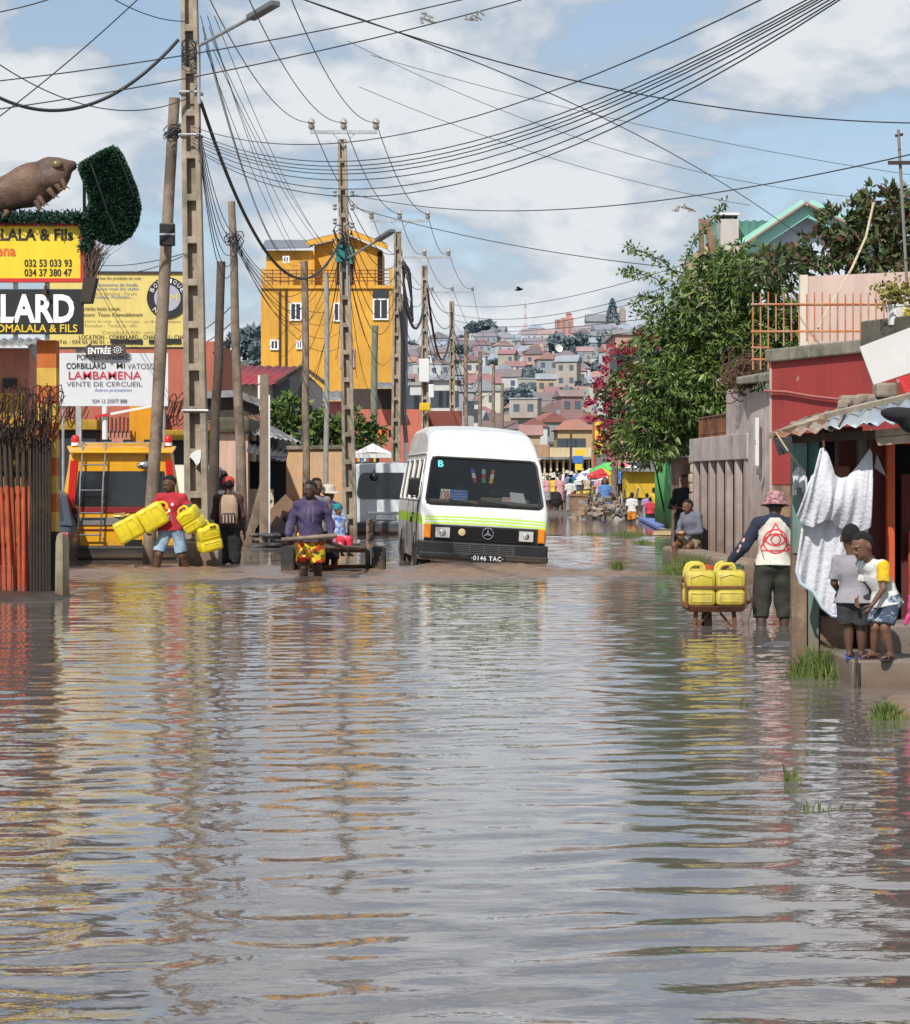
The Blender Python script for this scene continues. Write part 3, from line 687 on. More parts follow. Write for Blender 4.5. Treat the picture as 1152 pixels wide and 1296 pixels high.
# wipers
for x0, x1 in ((-.14, -.62), (.5, -.12)):
    mb = MB(); mb.tube([onws(x0, -.02, .03), onws(x0-.1, .02, .035), onws(x1, .09, .03)], .009, 5); mb.obj('wiper', m_black, bus)
# nose: vents, grille, bumper, lamps, star, plate
for x in (-.4, .38):
    mb = MB()
    for k in range(5): mb.box((x, .122+.014*k, 1.178+.017*k), (.3, .006, .008))
    mb.obj('bonnet_vent', m_steel, bus)
mb = MB(); mb.box((0, -.012, .84), (1.84, .05, .25)); g_ = mb.obj('grille', m_bump, bus, bevel=.01)
mb = MB()
for k in range(9): mb.box((0, -.042, .742+.024*k), (1.02, .016, .008))
for k in range(9): mb.box((-.5+.125*k, -.040, .84), (.006, .014, .2))
mb.obj('slats', m_black, g_)
mb = MB(); mb.box((0, -.05, .60), (1.93, .14, .23)); mb.box((-.96, .2, .6), (.06, .45, .23)); mb.box((.96, .2, .6), (.06, .45, .23)); mb.box((0, -.09, .50), (1.97, .14, .1)); bp = mb.obj('bumper', m_bump, bus, bevel=.025)
mb = MB()
for k in range(6): mb.box((.0, -.128, .545+.027*k+.01), (.96, .016, .012))
for k in range(5): mb.box((-.44+.22*k, -.124, .62), (.012, .012, .16))
mb.obj('bumper_grille', m_steel if False else M('dull_grey_plastic', (.09, .09, .09), .5, .2, 12, 0), bp)
for sx in (-1, 1):
    mb = MB(); mb.box((sx*.64, -.048, .845), (.26, .03, .19), mi=0); mb.box((sx*.64, -.062, .845), (.22, .012, .155), mi=1); hl = mb.obj('headlight', [m_black, m_lens], bus, bevel=.012)
    mb = MB(); mb.ell((sx*.64, -.07, .845), (.05, .012, .05), 12, 6); mb.obj('bulb', m_chrome, hl, 60)
    mb = MB(); mb.box((sx*.872, -.02, .86), (.10, .09, .21)); mb.box((sx*.872, -.067, .86), (.08, .006, .19), mi=0); mb.obj('indicator', m_orange, bus, bevel=.01)
mb = MB(); mb.lathe((-.345, -.05, .86), [(.052, 0), (.058, .012), (.05, .026), (.003, .034)], 16, 0, Matrix.Rotation(R(90), 3, 'X')); mb.obj('fog_lamp', m_cream, bus, 50)
mb = MB(); mm = Matrix.Rotation(R(90), 3, 'X'); mb.torus((.05, -.062, .86), .085, .009, mm)
for a in (90, 210, 330):
    d = Vector((math.cos(R(a)), 0, math.sin(R(a)))); q = Vector((-d.z, 0, d.x)); c = Vector((.05, -.062, .86))
    mb.prism([c+q*.016, c+d*.083, c-q*.016], (0, -.008, 0))
mb.obj('star_emblem', m_chrome, bus, 50)
mb = MB(); mb.box((.05, -.175, .485), (.54, .012, .115)); pl = mb.obj('number_plate', m_black, bus, bevel=.004)
text('·0146 TAC·', (.05, -.183, .487), .48, .07, m_wt, pl, world=False, bold=.004, space=1.15)
mb = MB(); mb.tube([(-1.0, .45, 1.38), (-1.1, .33, 1.36), (-1.09, .3, 1.5)], .011, 6); mr = MB(); mr.box((-1.09, .28, 1.52), (.17, .07, .27)); mo = mr.obj('mirror', m_black, bus, bevel=.03); mb.obj('mirror_arm', m_black, mo, 60)
mb = MB(); mb.box((-.995, 1.45, 1.10), (.03, .16, .035)); mb.obj('door_handle', m_black, bus, bevel=.008)
mb = MB(); mb.box((-1.0, 1.7, 1.0), (.03, .12, .09)); mb.obj('fuel_flap', m_black, bus, bevel=.008)
for (y0, y1) in ((.78, 1.55), (1.7, 2.62), (2.8, 3.7), (3.85, 4.65)):
    for sx in (-1, 1):
        q = [(sx*(hw_at(1.32)+.004), y0-(.12 if y0 < 1 else 0), 1.32), (sx*(hw_at(1.32)+.004), y1, 1.32), (sx*(hw_at(1.95)+.004), y1, 1.95), (sx*(hw_at(1.95)+.004), y0+.03, 1.95)]
        if sx < 0: q = [q[1], q[0], q[3], q[2]]
        mb = MB(); patch(mb, q, rad=.06, push=.004); wd = mb.obj('side_window', m_glassd, bus)
        if sx < 0: mb = MB(); frame_patch(mb, q, .06, .014, push=.006); mb.obj('window_rubber', m_white, wd, 60)
for x in (-.84, .84):
    for y in (.95, 3.75): wheel(bus, (x, y, .33), .34, .2)
for y in (.95, 3.75):
    mb = MB(); mb.torus((-.955, y, .40), .41, .035, Matrix.Rotation(R(90), 3, 'Y'), 18, 6, 0, R(0), R(180)); 
    mb.obj('wheel_arch', m_bump, bus, 60)
    mb = MB(); mb.lathe((-.955, y, .36), [(.003, -.012), (.385, -.012), (.385, .0), (.003, .0)], 22, 0, Matrix.Rotation(R(90), 3, 'Y')); mb.obj('wheel_well', m_black, bus, 60)

# ---- rear of a parked van / minibus (rear faces -y)
def rear_van(name, label, loc, rz, paint, cat='van', W=.97, Htop=2.0, L=4.4, group=None):
    t = thing(name, label, cat, loc, rz, group)
    secs = []; st = [(0, .0), (.03, .6), (.12, .9), (.3, 1.)]+[(1.5, 1.), (L-1.2, 1.), (L-.5, .8), (L, .5)]
    k0 = Htop/2.0
    def sec(y, fs, zr, r):
        pts = []
        for z in (.30, .5, .8, 1.0, 1.2, 1.5, 1.75):
            z = min(z*k0, zr-r); w_ = W*(.96 if z < .5 else 1.0 if z < 1.15*k0 else 1-(z-1.15*k0)*.17)*fs; pts.append((w_, z))
        xr = pts[-1][0]
        for a in (22, 45, 68, 90): pts.append((xr-r+r*math.cos(R(a)), zr-r+r*math.sin(R(a))))
        for x in (.6, .2): pts.append(((xr-r)*x, zr+.03*(1-x*x)))
        return [Vector((-x, y, z)) for x, z in pts]+[Vector((x, y, z)) for x, z in reversed(pts)]
    for y, q in st: secs.append(sec(y, (.95+.05*min(1, y/.12)) if y < L-1 else .97, Htop-.03*(y < .05)-(.25*(1-q) if y > L-1.3 else 0)*2, .19))
    b = MB(); b.loft(secs); b.obj('body', paint, t, 40)
    for x in (-W+.14, W-.14):
        for y in (.9, L-.9): wheel(t, (x, y, .3), .32, .19)
    return t
m_busor = M('bus_orange', (.74, .36, .015), .35, .1, 4, .02, coat=.2, mud=.3, mudcol=(.3, .19, .08), col2=(.64, .29, .012), th2=(.5, .75), streak=.15)
m_maroon = M('maroon_band', (.22, .02, .025), .4, .1, 5, .02); m_grey = M('grey_band', (.2, .19, .18), .4, .1, 5, .02)
ob = thing('minibus', 'orange minibus parked at the kerb, seen from behind, with ladder and red lamps', 'minibus', (WX(154, 42.6), 42.6, -.34), R(6.5))
base = rear_van('tmp', 'x', (0, 0, 0), 0, m_busor, W=1.0, Htop=2.22, L=4.6)
for ch in list(base.children): ch.parent = ob
bpy.data.objects.remove(base)
wq = [(-.78, -.012, 1.23), (.78, -.012, 1.23), (.70, .02, 2.02), (-.70, .02, 2.02)]
mb = MB(); patch(mb, wq, rad=.07, push=.012); rw = mb.obj('rear_window', m_glassd, ob)
mb = MB(); mb.prism([(-.86, -.13, 2.12), (.86, -.13, 2.12), (.92, .3, 2.22), (-.92, .3, 2.22)], (0, 0, .035)); mb.obj('roof_spoiler', m_busor, ob, bevel=.012)
mb = MB(); mb.box((0, -.016, 1.17), (1.72, .02, .09)); mb.obj('maroon_band', m_maroon, ob, bevel=.004)
mb = MB(); mb.box((0, -.018, .98), (1.74, .02, .13)); mb.obj('grey_band', m_grey, ob, bevel=.004)
mb = MB(); mb.box((0, -.014, .84), (1.74, .016, .02)); mb.obj('trim_strip', m_maroon, ob)
for sx in (-1, 1):
    mb = MB(); mb.loft([[(sx*(.85-.015*k)+dx, -.022+dy, z) for dx, dy in ((-.06, .02), (.06, .06), (.06, .0), (-.06, -.01))] for k, z in enumerate((1.2, 1.4, 1.6, 1.8, 2.0))])
    mb.obj('tail_light', m_redl, ob, 50)
    mb = MB(); mb.lathe((sx*.78, .25, 2.25), [(.07, 0), (.07, .05), (.06, .06)], 12, 0); bb = mb.obj('beacon', m_white, ob, 50)
    mb = MB(); mb.lathe((sx*.78, .25, 2.31), [(.07, 0), (.068, .08), (.04, .12), (.003, .13)], 12); mb.obj('red_dome', m_redl, bb, 50)
mb = MB(); mb.box((0, -.07, .46), (1.86, .16, .22)); mb.obj('bumper', m_bump, ob, bevel=.04)
mb = MB()     # ladder, left of the window
for x in (-.68, -.30): mb.tube([(x-.06, -.12, .62), (x-.03, -.12, 1.1), (x, -.12, 1.7), (x+.03, -.1, 2.15), (x+.03, .1, 2.27)], .016, 8)
for z in (.75, 1.12, 1.5, 1.93): mb.tube([(-.70+.03*(z-.7), -.12, z), (-.32+.03*(z-.7), -.12, z)], .014, 8)
for z in (.7, 1.3, 2.0):
    for x in (-.69, -.31): mb.tube([(x+.02*(z-.7), -.12, z), (x+.02*(z-.7), 0, z)], .012, 6)
mb.obj('ladder', m_chrome, ob, 50)
mb = MB()
for x in (-.7, .7): mb.tube([(x, .1, 2.3), (x, 3.2, 2.3)], .018, 6)
for y in (.12, .9, 1.8, 2.8): mb.tube([(-.72, y, 2.3), (.72, y, 2.3)], .018, 6)
for x in (-.7, .7):
    for y in (.12, 1.8): mb.tube([(x, y, 2.2), (x, y, 2.3)], .014, 6)
mb.obj('roof_rack', m_chrome, ob, 50)
for x in (-.25, .1, .45): mb = MB(); mb.box((x, .2, 2.335), (.16, .14, .05)); mb.obj('roof_rack_pad', m_black, ob, bevel=.01)
mb = MB(); mb.ell((.42, -.13, 1.92), (.17, .05, .075), 14, 8); mr = mb.obj('rear_mirror', m_chrome, ob, 60); mb = MB(); mb.tube([(.42, -.1, 1.95), (.42, .05, 2.15)], .015, 6); mb.obj('mirror_arm', m_black, mr)
mb = MB(); c = Vector((.0, -.035, 1.02))   # leaping-animal badge
mb.tube([c+Vector(v) for v in ((-.13, 0, .05), (-.05, 0, .04), (.03, 0, .035), (.08, 0, .055))], [.012, .03, .032, .02], 8); mb.tube([c+Vector(v) for v in ((-.06, 0, .06), (-.13, 0, .09), (-.03, 0, .085), (.06, 0, .1))], .01, 6)
mb.tube([c+Vector(v) for v in ((.0, 0, .02), (-.02, 0, -.04), (.02, 0, -.07))], .01, 6); mb.tube([c+Vector(v) for v in ((-.04, 0, .02), (.02, 0, -.01), (.0, 0, -.05))], .01, 6); mb.tube([c+Vector(v) for v in ((.07, 0, .05), (.12, 0, .085))], [.018, .01], 6)
mb.obj('badge', M('gold_badge', (.7, .5, .22), .3, .1, 9, 0, metal=.7), ob, 60)
mb = MB(); mb.box((.2, -.09, .62), (.3, .02, .1)); mb.obj('number_plate', m_black, ob)

wv = rear_van('van', 'white van with dark rear window parked left of the green-striped minibus', (WX(489, 62), 62, -.25), R(2), M('van_white_b', (.6, .63, .65), .35, .06, 3, .02, mud=.4, coat=.2), W=.98, Htop=1.98)
wq = [(-.74, -.012, 1.12), (.74, -.012, 1.12), (.66, .01, 1.76), (-.66, .01, 1.76)]
mb = MB(); patch(mb, wq, rad=.16, push=.012); mb.obj('rear_window', m_glassd, wv)
mb = MB(); mb.ell((-.30, -.12, 1.66), (.11, .06, .1), 12, 8); mb.tube([(-.3, -.1, 1.7), (-.3, .02, 1.85)], .014); mb.obj('rear_mirror', m_black, wv, 60)
mb = MB(); mb.box((0, -.06, .42), (1.9, .14, .26)); mb.obj('bumper', M('van_grey_plastic', (.05, .06, .08), .5, .2, 8, .05, mud=.2), wv, bevel=.05)
mb = MB(); mb.box((0, -.02, .78), (.9, .03, .06)); mb.box((0, -.03, .66), (.5, .02, .12)); mb.obj('handle_trim', m_chrome, wv, bevel=.01)
for sx in (-1, 1): mb = MB(); mb.box((sx*.86, -.012, .85), (.13, .05, .34)); mb.obj('tail_light', m_redl, wv, bevel=.02)
mb = MB()
for x in (-.6, .6): mb.tube([(x, .2, 2.03), (x, 3, 2.03)], .02)
mb.obj('roof_rail', m_steel, wv)

def car(label, loc, rz, paint, group=None):
    t = thing('parked_car', label, 'car', loc, rz, group); b = MB(); secs = []
    for y, zr, w_ in ((0, .78, .76), (.06, .86, .8), (.5, .9, .83), (1.0, .92, .84), (2.6, .92, .84), (3.6, .86, .82), (4.0, .74, .76), (4.1, .6, .72)):
        pts = [(w_*.96, .25), (w_, .45), (w_, .68), (w_*.98, zr-.08), (w_*.93, zr-.01), (w_*.5, zr+.02)]
        secs.append([Vector((-x, y, z)) for x, z in pts]+[Vector((x, y, z)) for x, z in pts[::-1]])
    b.loft(secs); b.obj('body', paint, t, 40)
    b = MB(); secs = []
    for y, zr in ((.12, .9), (.55, 1.36), (.9, 1.44), (1.9, 1.44), (2.3, 1.36), (2.95, .9)):
        wr = .80-(zr-.9)*.3; pts = [(.8, .88), (wr, zr-.03), (wr-.08, zr), (.3, zr+.015)]
        secs.append([Vector((-x, y, z)) for x, z in pts]+[Vector((x, y, z)) for x, z in pts[::-1]])
    b.loft(secs); b.obj('roof', paint, t, 40)
    b = MB(); patch(b, [(-.66, .17, .94), (.66, .17, .94), (.56, .54, 1.34), (-.56, .54, 1.34)], rad=.06, push=.012); b.obj('rear_window', m_glassd, t)
    b = MB(); patch(b, [(.6, 2.92, .95), (-.6, 2.92, .95), (-.54, 2.34, 1.33), (.54, 2.34, 1.33)], rad=.06, push=.012); b.obj('windscreen', m_glassd, t)
    for sx in (-1, 1):
        b = MB(); q = [(sx*.80, .65, .96), (sx*.80, 2.5, .96), (sx*.70, 2.15, 1.34), (sx*.70, .75, 1.34)]
        patch(b, q if sx > 0 else [q[1], q[0], q[3], q[2]], rad=.05, push=.014); b.obj('side_window', m_glassd, t)
        b = MB(); b.box((sx*.68, -.0, .7), (.16, .06, .14)); b.obj('tail_light', m_redl, t, bevel=.02)
        for y in (.75, 3.25): wheel(t, (sx*.74, y, .28), .29, .17)
    b = MB(); b.box((0, -.03, .42), (1.56, .14, .2)); b.obj('bumper', m_bump, t, bevel=.03)
    return t
car('pale cream car parked in front of the orange minibus, roof showing beside the concrete pole', (WX(222, 50), 49.5, .18), R(-4), M('car_cream', (.55, .52, .42), .35, .08, 4, .02))
car('dark blue car parked behind the striped gate pillar', (WX(34, 42), 41.6, -.3), R(2), M('car_navy', (.05, .065, .09), .3, .1, 4, .02, mud=.3))
# ------------------------------------------------------------------ jerrycans, cart, wheelbarrow
m_can = M('yellow_can', (.74, .60, .02), .38, .12, 7, .05, col2=(.58, .45, .03), sc2=6, th2=(.46, .75), spec=.5, streak=.25)
m_can2 = M('dusty_yellow_can', (.60, .50, .06), .5, .2, 7, .1, col2=(.34, .26, .09), sc2=7, th2=(.42, .7), streak=.3, spec=.4)
def jerry(label, loc, rot, mat, capcol, w=.28, d=.21, h=.36, group=None):
    t = thing('jerrycan', label, 'jerrycan', loc, group=group, rot=rot); b = MB()
    def ring(z, kx, ky, r=.04):
        pts = []
        for cx, cy, a0 in ((1, 1, 0), (-1, 1, 90), (-1, -1, 180), (1, -1, 270)):
            for k in range(4):
                a = R(a0+30*k); pts.append(Vector((cx*(w/2*kx-r)+r*math.cos(a), cy*(d/2*ky-r)+r*math.sin(a), z)))
        return pts
    rg = [ring(0, .90, .86), ring(.012, .97, .95), ring(.03, 1, 1), ring(.32*h, 1, 1), ring(.34*h, .975, .965), ring(.40*h, .975, .965), ring(.42*h, 1, 1), ring(.72*h, 1, 1), ring(.80*h, .97, .95), ring(.845*h, .84, .74), ring(.855*h, .6, .5)]
    b.loft(rg); b.obj('body', mat, t, 50)
    b = MB(); b.tube([(-w*.40, 0, .83*h), (-w*.33, 0, .95*h), (-w*.2, 0, 1.0*h), (w*.08, 0, 1.0*h), (w*.14, 0, .93*h), (w*.16, 0, .84*h)], [.022, .02, .018, .018, .019, .022], 10); b.obj('handle', mat, t, 60)
    b = MB(); b.cyl((w*.34, 0, .84*h), (w*.34, 0, .9*h), .03, .028, 14); b.obj('neck', mat, t, 50)
    b = MB(); b.cyl((w*.34, 0, .89*h), (w*.34, 0, .96*h), .037, .034, 14); b.obj('cap', M('cap_'+capcol, {'red': (.45, .05, .02), 'green': (.02, .16, .06), 'dark': (.03, .07, .06)}[capcol], .5, .1, 9, 0), t, 40)
    for sy in (-1, 1):
        q = [Vector((-w*.36, sy*(d/2+.001), .10*h)), Vector((w*.36, sy*(d/2+.001), .10*h)), Vector((w*.36, sy*(d/2+.001), .30*h)), Vector((-w*.36, sy*(d/2+.001), .30*h))]
        b = MB(); b.tube(q+[q[0]], .006, 5); b.obj('moulded_rib', mat, t, 60)
        q = [Vector((-w*.36, sy*(d/2+.001), .46*h)), Vector((w*.36, sy*(d/2+.001), .46*h)), Vector((w*.36, sy*(d/2+.001), .68*h)), Vector((0, sy*(d/2+.001), .76*h)), Vector((-w*.36, sy*(d/2+.001), .68*h))]
        b = MB(); b.tube(q+[q[0]], .007, 5); b.obj('moulded_rib', mat, t, 60)
    return t
DWm = 38.5
def can_at(px, py, D, rot, lab, mat=m_can, cap='green', **k):
    p = P(px, py, D); m = Matrix.Rotation(rot[2], 3, 'Z') @ Matrix.Rotation(rot[1], 3, 'Y') @ Matrix.Rotation(rot[0], 3, 'X')
    p = p-m @ Vector((0, 0, k.get('h', .36)*.5)); return jerry(lab, p, rot, mat, cap, **k)
can_at(166, 668, DWm-.15, (R(8), R(62), R(12)), 'outermost yellow jerrycan of the pair slung on the arm nearest the orange minibus', w=.34, d=.30, h=.47)
can_at(196, 653, DWm-.05, (R(4), R(60), R(15)), 'yellow jerrycan pressed against the left hip of the woman in red, behind the outermost one', w=.36, d=.30, h=.48)
can_at(241, 655, DWm-.28, (R(22), R(-28), R(-22)), 'upper yellow jerrycan with a green cap under the arm of the woman in red', w=.31, d=.27, h=.40)
c4 = can_at(263, 678, DWm-.22, (R(4), R(-14), R(24)), 'lower bright yellow jerrycan hanging from the hand of the woman in red', cap='dark', w=.34, d=.3, h=.46)
mb = MB(); mb.box((.06, -.153, .36), (.10, .004, .05)); mb.obj('stamp', M('stamp_ink', (.16, .13, .02), .6, .3, 40, 0), c4)

# handcart
CY = 36.6; cx = (WX(370, 37)+WX(474, 37))/2
cart = thing('handcart', 'rough wooden two wheeled handcart pulled through the water', 'handcart', (cx, CY, 0))
mb = MB()
for k in range(7): mb.box((-.42+.14*k, .75, .36+.004*(k % 2)), (.13, 1.9, .03))
mb.box((0, .0, .32), (1.0, .09, .07)); mb.box((0, 1.5, .32), (1.0, .09, .07)); mb.obj('bed', m_woodd, cart, bevel=.005)
for sx in (-1, 1):
    mb = MB()
    for y in (.05, .8, 1.6): mb.box((sx*.52, y, .53), (.05, .06, .40))
    for z in (.50, .62, .73): mb.box((sx*.52, .82, z), (.03, 1.75, .055))
    mb.obj('side_rail', M('grey_board', (.22, .16, .12), .9, .3, 8, .3, col2=(.1, .07, .05)) if sx > 0 else m_woodd, cart, bevel=.004)
    mb = MB(); mb.box((sx*.50, .55, .12), (.07, .1, .44)); mb.beam((sx*.50, .1, .34), (sx*.5, .55, -.05), .05, .05); mb.obj('axle_bracket', m_woodd, cart)
    wheel(cart, (sx*.66, .55, .06), .30, .2)
mb = MB(); mb.tube([(-.75, .55, .06), (.75, .55, .06)], .03, 8); mb.obj('axle', m_rust, cart)
bx, by = WX(393, 34)-cx, 33.55-CY       # the T bar in the man's hands
for sx in (-1, 1):
    mb = MB(); mb.tube([(sx*.42, .1, .34), (sx*.28+bx*.3, by*.5, .40), (bx+sx*.12, by, .555)], .028, 7); mb.obj('shaft', m_wood, cart, 60)
mb = MB(); mb.tube([(bx-.36, by, .54), (bx+.38, by-.01, .60)], .03, 8); mb.obj('pull_bar', m_wood, cart, 60)

# wheelbarrow with cans
WB = Vector((WX(903, 23.3), 23.3, 0))
wb = thing('wheelbarrow', 'rusty iron wheelbarrow carrying yellow jerrycans in shallow water', 'wheelbarrow', WB)
mb = MB(); mb.loft([[Vector((sx*(.24+.05*k), y*(.2+.04*k), .13+.055*k)) for sx, y in ((-1, -1), (1, -1), (1, 1), (-1, 1))] for k in (0, 1)], cap=True); mb.obj('tray', m_rust, wb, bevel=.006)
mb = MB()
q = [(-.27, -.25), (.27, -.25), (.27, .25), (-.27, .25)]
for z in (.36,): mb.tube([(x, y, z) for x, y in q+q[:2]], .012, 6)
for x, y in q: mb.tube([(x, y, .17), (x, y, .37)], .012, 6)
mb.tube([(-.27, -.25, .36), (-.30, -.25, .45), (-.29, -.1, .4)], .009, 6)
mb.obj('rack', m_rust, wb, 60)
for x in (-.17, .17):
    mb = MB(); mb.tube([(x, -.12, .17), (x*1.2, -.16, -.25)], .022, 6); mb.tube([(x*.3, -.1, .12), (x*1.15, -.15, -.05)], .012, 5); mb.obj('leg', m_rust, wb, 60)
mb = MB(); mb.tube([(.1, .1, .14), (.28, .0, .19), (.42, -.05, .27), (.47, -.06, .275)], .017, 7); mb.obj('handle', m_rust, wb, 60)
mb = MB(); mb.tube([(.1, -.1, .14), (.27, -.2, .20), (.33, -.24, .25)], .017, 7); mb.obj('handle', m_rust, wb, 60)
wheel(wb, (-.05, .12, .0), .17, .07)
mb = MB(); mb.tube([(.30, -.25, .35), (.33, -.26, .2), (.29, -.25, .05), (.31, -.25, -.1)], .005, 4); mb.obj('dangling_cord', m_woodd, wb)
for i, (x, y) in enumerate(((-.137, -.125), (.140, -.125), (-.137, .125), (.140, .125))):
    jerry(['front left yellow jerrycan with a red cap in the wheelbarrow', 'front right yellow jerrycan with a dark green cap in the wheelbarrow', 'rear left yellow jerrycan behind the red capped one in the wheelbarrow', 'rear right yellow jerrycan behind the green capped one in the wheelbarrow'][i],
          WB+Vector((x, y, .188+.003*i)), (0, 0, R(2-3*i)), m_can2, ('red', 'dark', 'red', 'dark')[i], w=.272, d=.235, h=.375)

# ------------------------------------------------------------------ people near the viewer
c_red = cloth('crimson_tshirt', (.40, .025, .04)); c_jean = cloth('pale_denim', (.22, .33, .47), col2=(.38, .48, .6), sc2=5)
wom, J, H = human('woman in a red T-shirt and cut-off jeans wading with yellow jerrycans', (WX(217, 38.6), 38.6, -.30), -8, 1.71, h=.0085,
    pose=dict(wR=(-.20, -.07, .53), eR=(-.195, .02, .655), wL=(.235, -.07, .53), eL=(.19, .01, .645), kR=(-.10, -.06, .29), aR=(-.15, -.02, .06), kL=(.10, .0, .28), aL=(.155, .10, .06), head=(-.012, -.018, .92)),
    garm=[dict(type='shirt', mat=c_red, sleeve=.95, inf=.011, wide=.008, drop=.25), dict(type='shorts', mat=c_jean, leg=.88, inf=.007, baggy=.004)], face=-38, nod=22, hair='short', hands={'R': ((.1, -.1, -1), (-1, 0, 0), 1.6), 'L': ((.2, -.2, -1), (1, 0, 0), 1.6)})
o = text('V', (0, 0, 0), .07, .06, m_wt, wom, world=False, name='shirt_print', bold=.02)
mb = MB()
for i, (x, z, r, k) in enumerate(((.05, 1.27, .022, 0), (-.05, 1.22, .03, 1), (-.04, 1.12, .028, 2), (.02, 1.05, .035, 3), (.0, 1.17, .02, 0))): mb.ell((x, -.15, z), (r, .02, r*1.3), 8, 6, k)
ptr = mb.obj('shirt_print_motif', [m_wt, M('print_yellow', (.6, .35, .05), .8, .1, 9, 0), M('print_orange', (.5, .15, .05), .8, .1, 9, 0), M('print_violet', (.25, .05, .25), .8, .1, 9, 0)], wom)
bpy.data.objects.remove(o)
shirt = [c for c in wom.children if c.name.startswith('shirt') and not c.name.startswith('shirt_print')][0]
s_ = ptr.modifiers.new('w', 'SHRINKWRAP'); s_.target = shirt; s_.wrap_method = 'NEAREST_SURFACEPOINT'; s_.offset = .004

c_brown = cloth('dark_brown_jacket', (.07, .035, .03)); c_blk = cloth('black_trousers', (.022, .02, .024)); c_beige = cloth('beige_backpack', (.40, .28, .2))
bp_, J, H = human('man in a red cap walking away with a beige backpack', (WX(289, 40), 40.0, -.30), 186, 1.68, h=.0095,
    pose=dict(kL=(.055, -.02, .28), aL=(.06, .03, .05), kR=(-.06, -.0, .275), aR=(-.06, .02, .05), wL=(.145, -.05, .49), wR=(-.15, -.04, .49)),
    garm=[dict(type='jacket', mat=c_brown, sleeve=1.92, inf=.013, hood=False, drop=.1), dict(type='pants', mat=c_blk, leg=1.38, inf=.008, baggy=.012)], hat=('cap', [cloth('red_cap', (.5, .06, .05))]), face=4, hair='short')
mb = MB(); zz = H*.70
rings = []
for k, (z, sx, sy) in enumerate(((-.24, .115, .05), (-.22, .14, .085), (-.08, .15, .10), (.08, .145, .09), (.18, .12, .065), (.225, .08, .03))):
    rings.append([Vector((sx*math.cos(a)*(1+.12*abs(math.sin(2*a))), .165+sy*math.sin(a), zz+z)) for a in np.linspace(0, 2*math.pi, 17)[:-1]])
mb.loft(rings); pk = mb.obj('backpack', c_beige, bp_, 50)
mb = MB(); mb.loft([[Vector((sx*math.cos(a), .20+sy*math.sin(a), zz+z)) for a in np.linspace(0, 2*math.pi, 17)[:-1]] for z, sx, sy in ((-.235, .11, .06), (-.2, .125, .085), (-.08, .125, .085), (-.06, .12, .07))]); mb.obj('striped_pocket', M('striped_pocket', (.06, .05, .06), .9, .2, 9, .2), pk, 50)
mb = MB()
for x in (-.075, -.025, .03, .08): mb.box((x, .287-.35*x*x*6, zz-.15), (.022, .008, .13))
mb.obj('pocket_stripe', c_beige, pk)
for sx in (-1, 1):
    mb = MB(); mb.tube([(sx*.07, .10, zz+.2), (sx*.085, .02, zz+.235), (sx*.1, -.1, zz+.14), (sx*.12, -.09, zz-.05), (sx*.12, .06, zz-.15)], .016, 6); mb.obj('strap', c_beige, pk, 60)

c_pur = cloth('purple_hoodie', (.05, .036, .095), col2=(.09, .07, .125), sc2=4); c_flor = M('cloth_bright_print', (.55, .04, .02), .9, .15, 9, .2, col2=(.65, .5, .03), sc2=9, th2=(.5, .52))
nt = c_flor.node_tree; bs = nt.nodes['Principled BSDF']; tcx = [n for n in nt.nodes if n.type == 'TEX_COORD'][0].outputs['Object']
lk = bs.inputs['Base Color'].links[0].from_socket; c_ = mixc(nt, 'MIX', mapr(nt, tex(nt, tcx, 11, 3), .56, .58), lk, (.015, .05, .02)); nt.links.new(c_, bs.inputs['Base Color'])
cm, J, H = human('man in a purple hoodie and bright printed shorts pulling the handcart', (WX(393, 34), 34.0, -.30), 4, 1.63, h=.0085, skin=2,
    pose=dict(wR=(-.185, -.20, .53), eR=(-.165, .0, .635), wL=(.17, -.20, .545), eL=(.165, .0, .64), kR=(-.055, -.05, .285), aR=(-.06, -.03, .06), kL=(.06, .0, .28), aL=(.07, .08, .06), che=(0, -.015, .725), neck=(0, -.015, .825), head=(-.005, -.045, .92)),
    garm=[dict(type='jacket', mat=c_pur, sleeve=1.95, inf=.015, hood=True, drop=.4, wr=.006), dict(type='shorts', mat=c_flor, leg=.84, inf=.012, baggy=.01)], face=-42, nod=6, hair='short',
    hands={'R': ((.25, -.6, -.5), (-.3, -.6, .7), 1.9), 'L': ((-.25, -.6, -.5), (.3, -.6, .7), 1.9)})
mb = MB()
for sx in (-1, 1): mb.tube([(sx*.035, -.185, 1.28), (sx*.04, -.20, 1.18), (sx*.038, -.195, 1.06)], .005, 5)
dd = mb.obj('drawstring', cloth('violet_cord', (.22, .18, .35)), cm); s_ = dd.modifiers.new('w', 'SHRINKWRAP'); s_.target = [c for c in cm.children if c.name.startswith('jacket')][0]; s_.offset = .006

human('person with black hair tied up standing hidden behind the man in purple', (WX(401, 38.4), 38.4, -.30), 20, 1.66, h=.014, hair='bun', garm=[dict(type='shirt', mat=cloth('grey_top', (.2, .19, .2)), sleeve=1.5), dict(type='pants', mat=c_blk, leg=1.6)])
c_blu = cloth('blue_white_print', (.42, .5, .62), col2=(.08, .17, .5), sc2=7, th2=(.5, .55))
human('woman in a pale bucket hat standing beside the handcart', (WX(416, 38.6), 38.6, -.30), 28, 1.55, h=.011, skin=1, hair='short', hat=('brim', [cloth('cream_hat', (.55, .5, .42))]), face=18, nod=6,
    pose=dict(wL=(.09, -.19, .62), eL=(.16, -.03, .64), wR=(-.06, -.2, .6), eR=(-.16, -.03, .63)),
    garm=[dict(type='shirt', mat=c_blu, sleeve=1.3, inf=.014), dict(type='skirt', mat=cloth('dark_wrap', (.05, .04, .07)), leg=1.)])
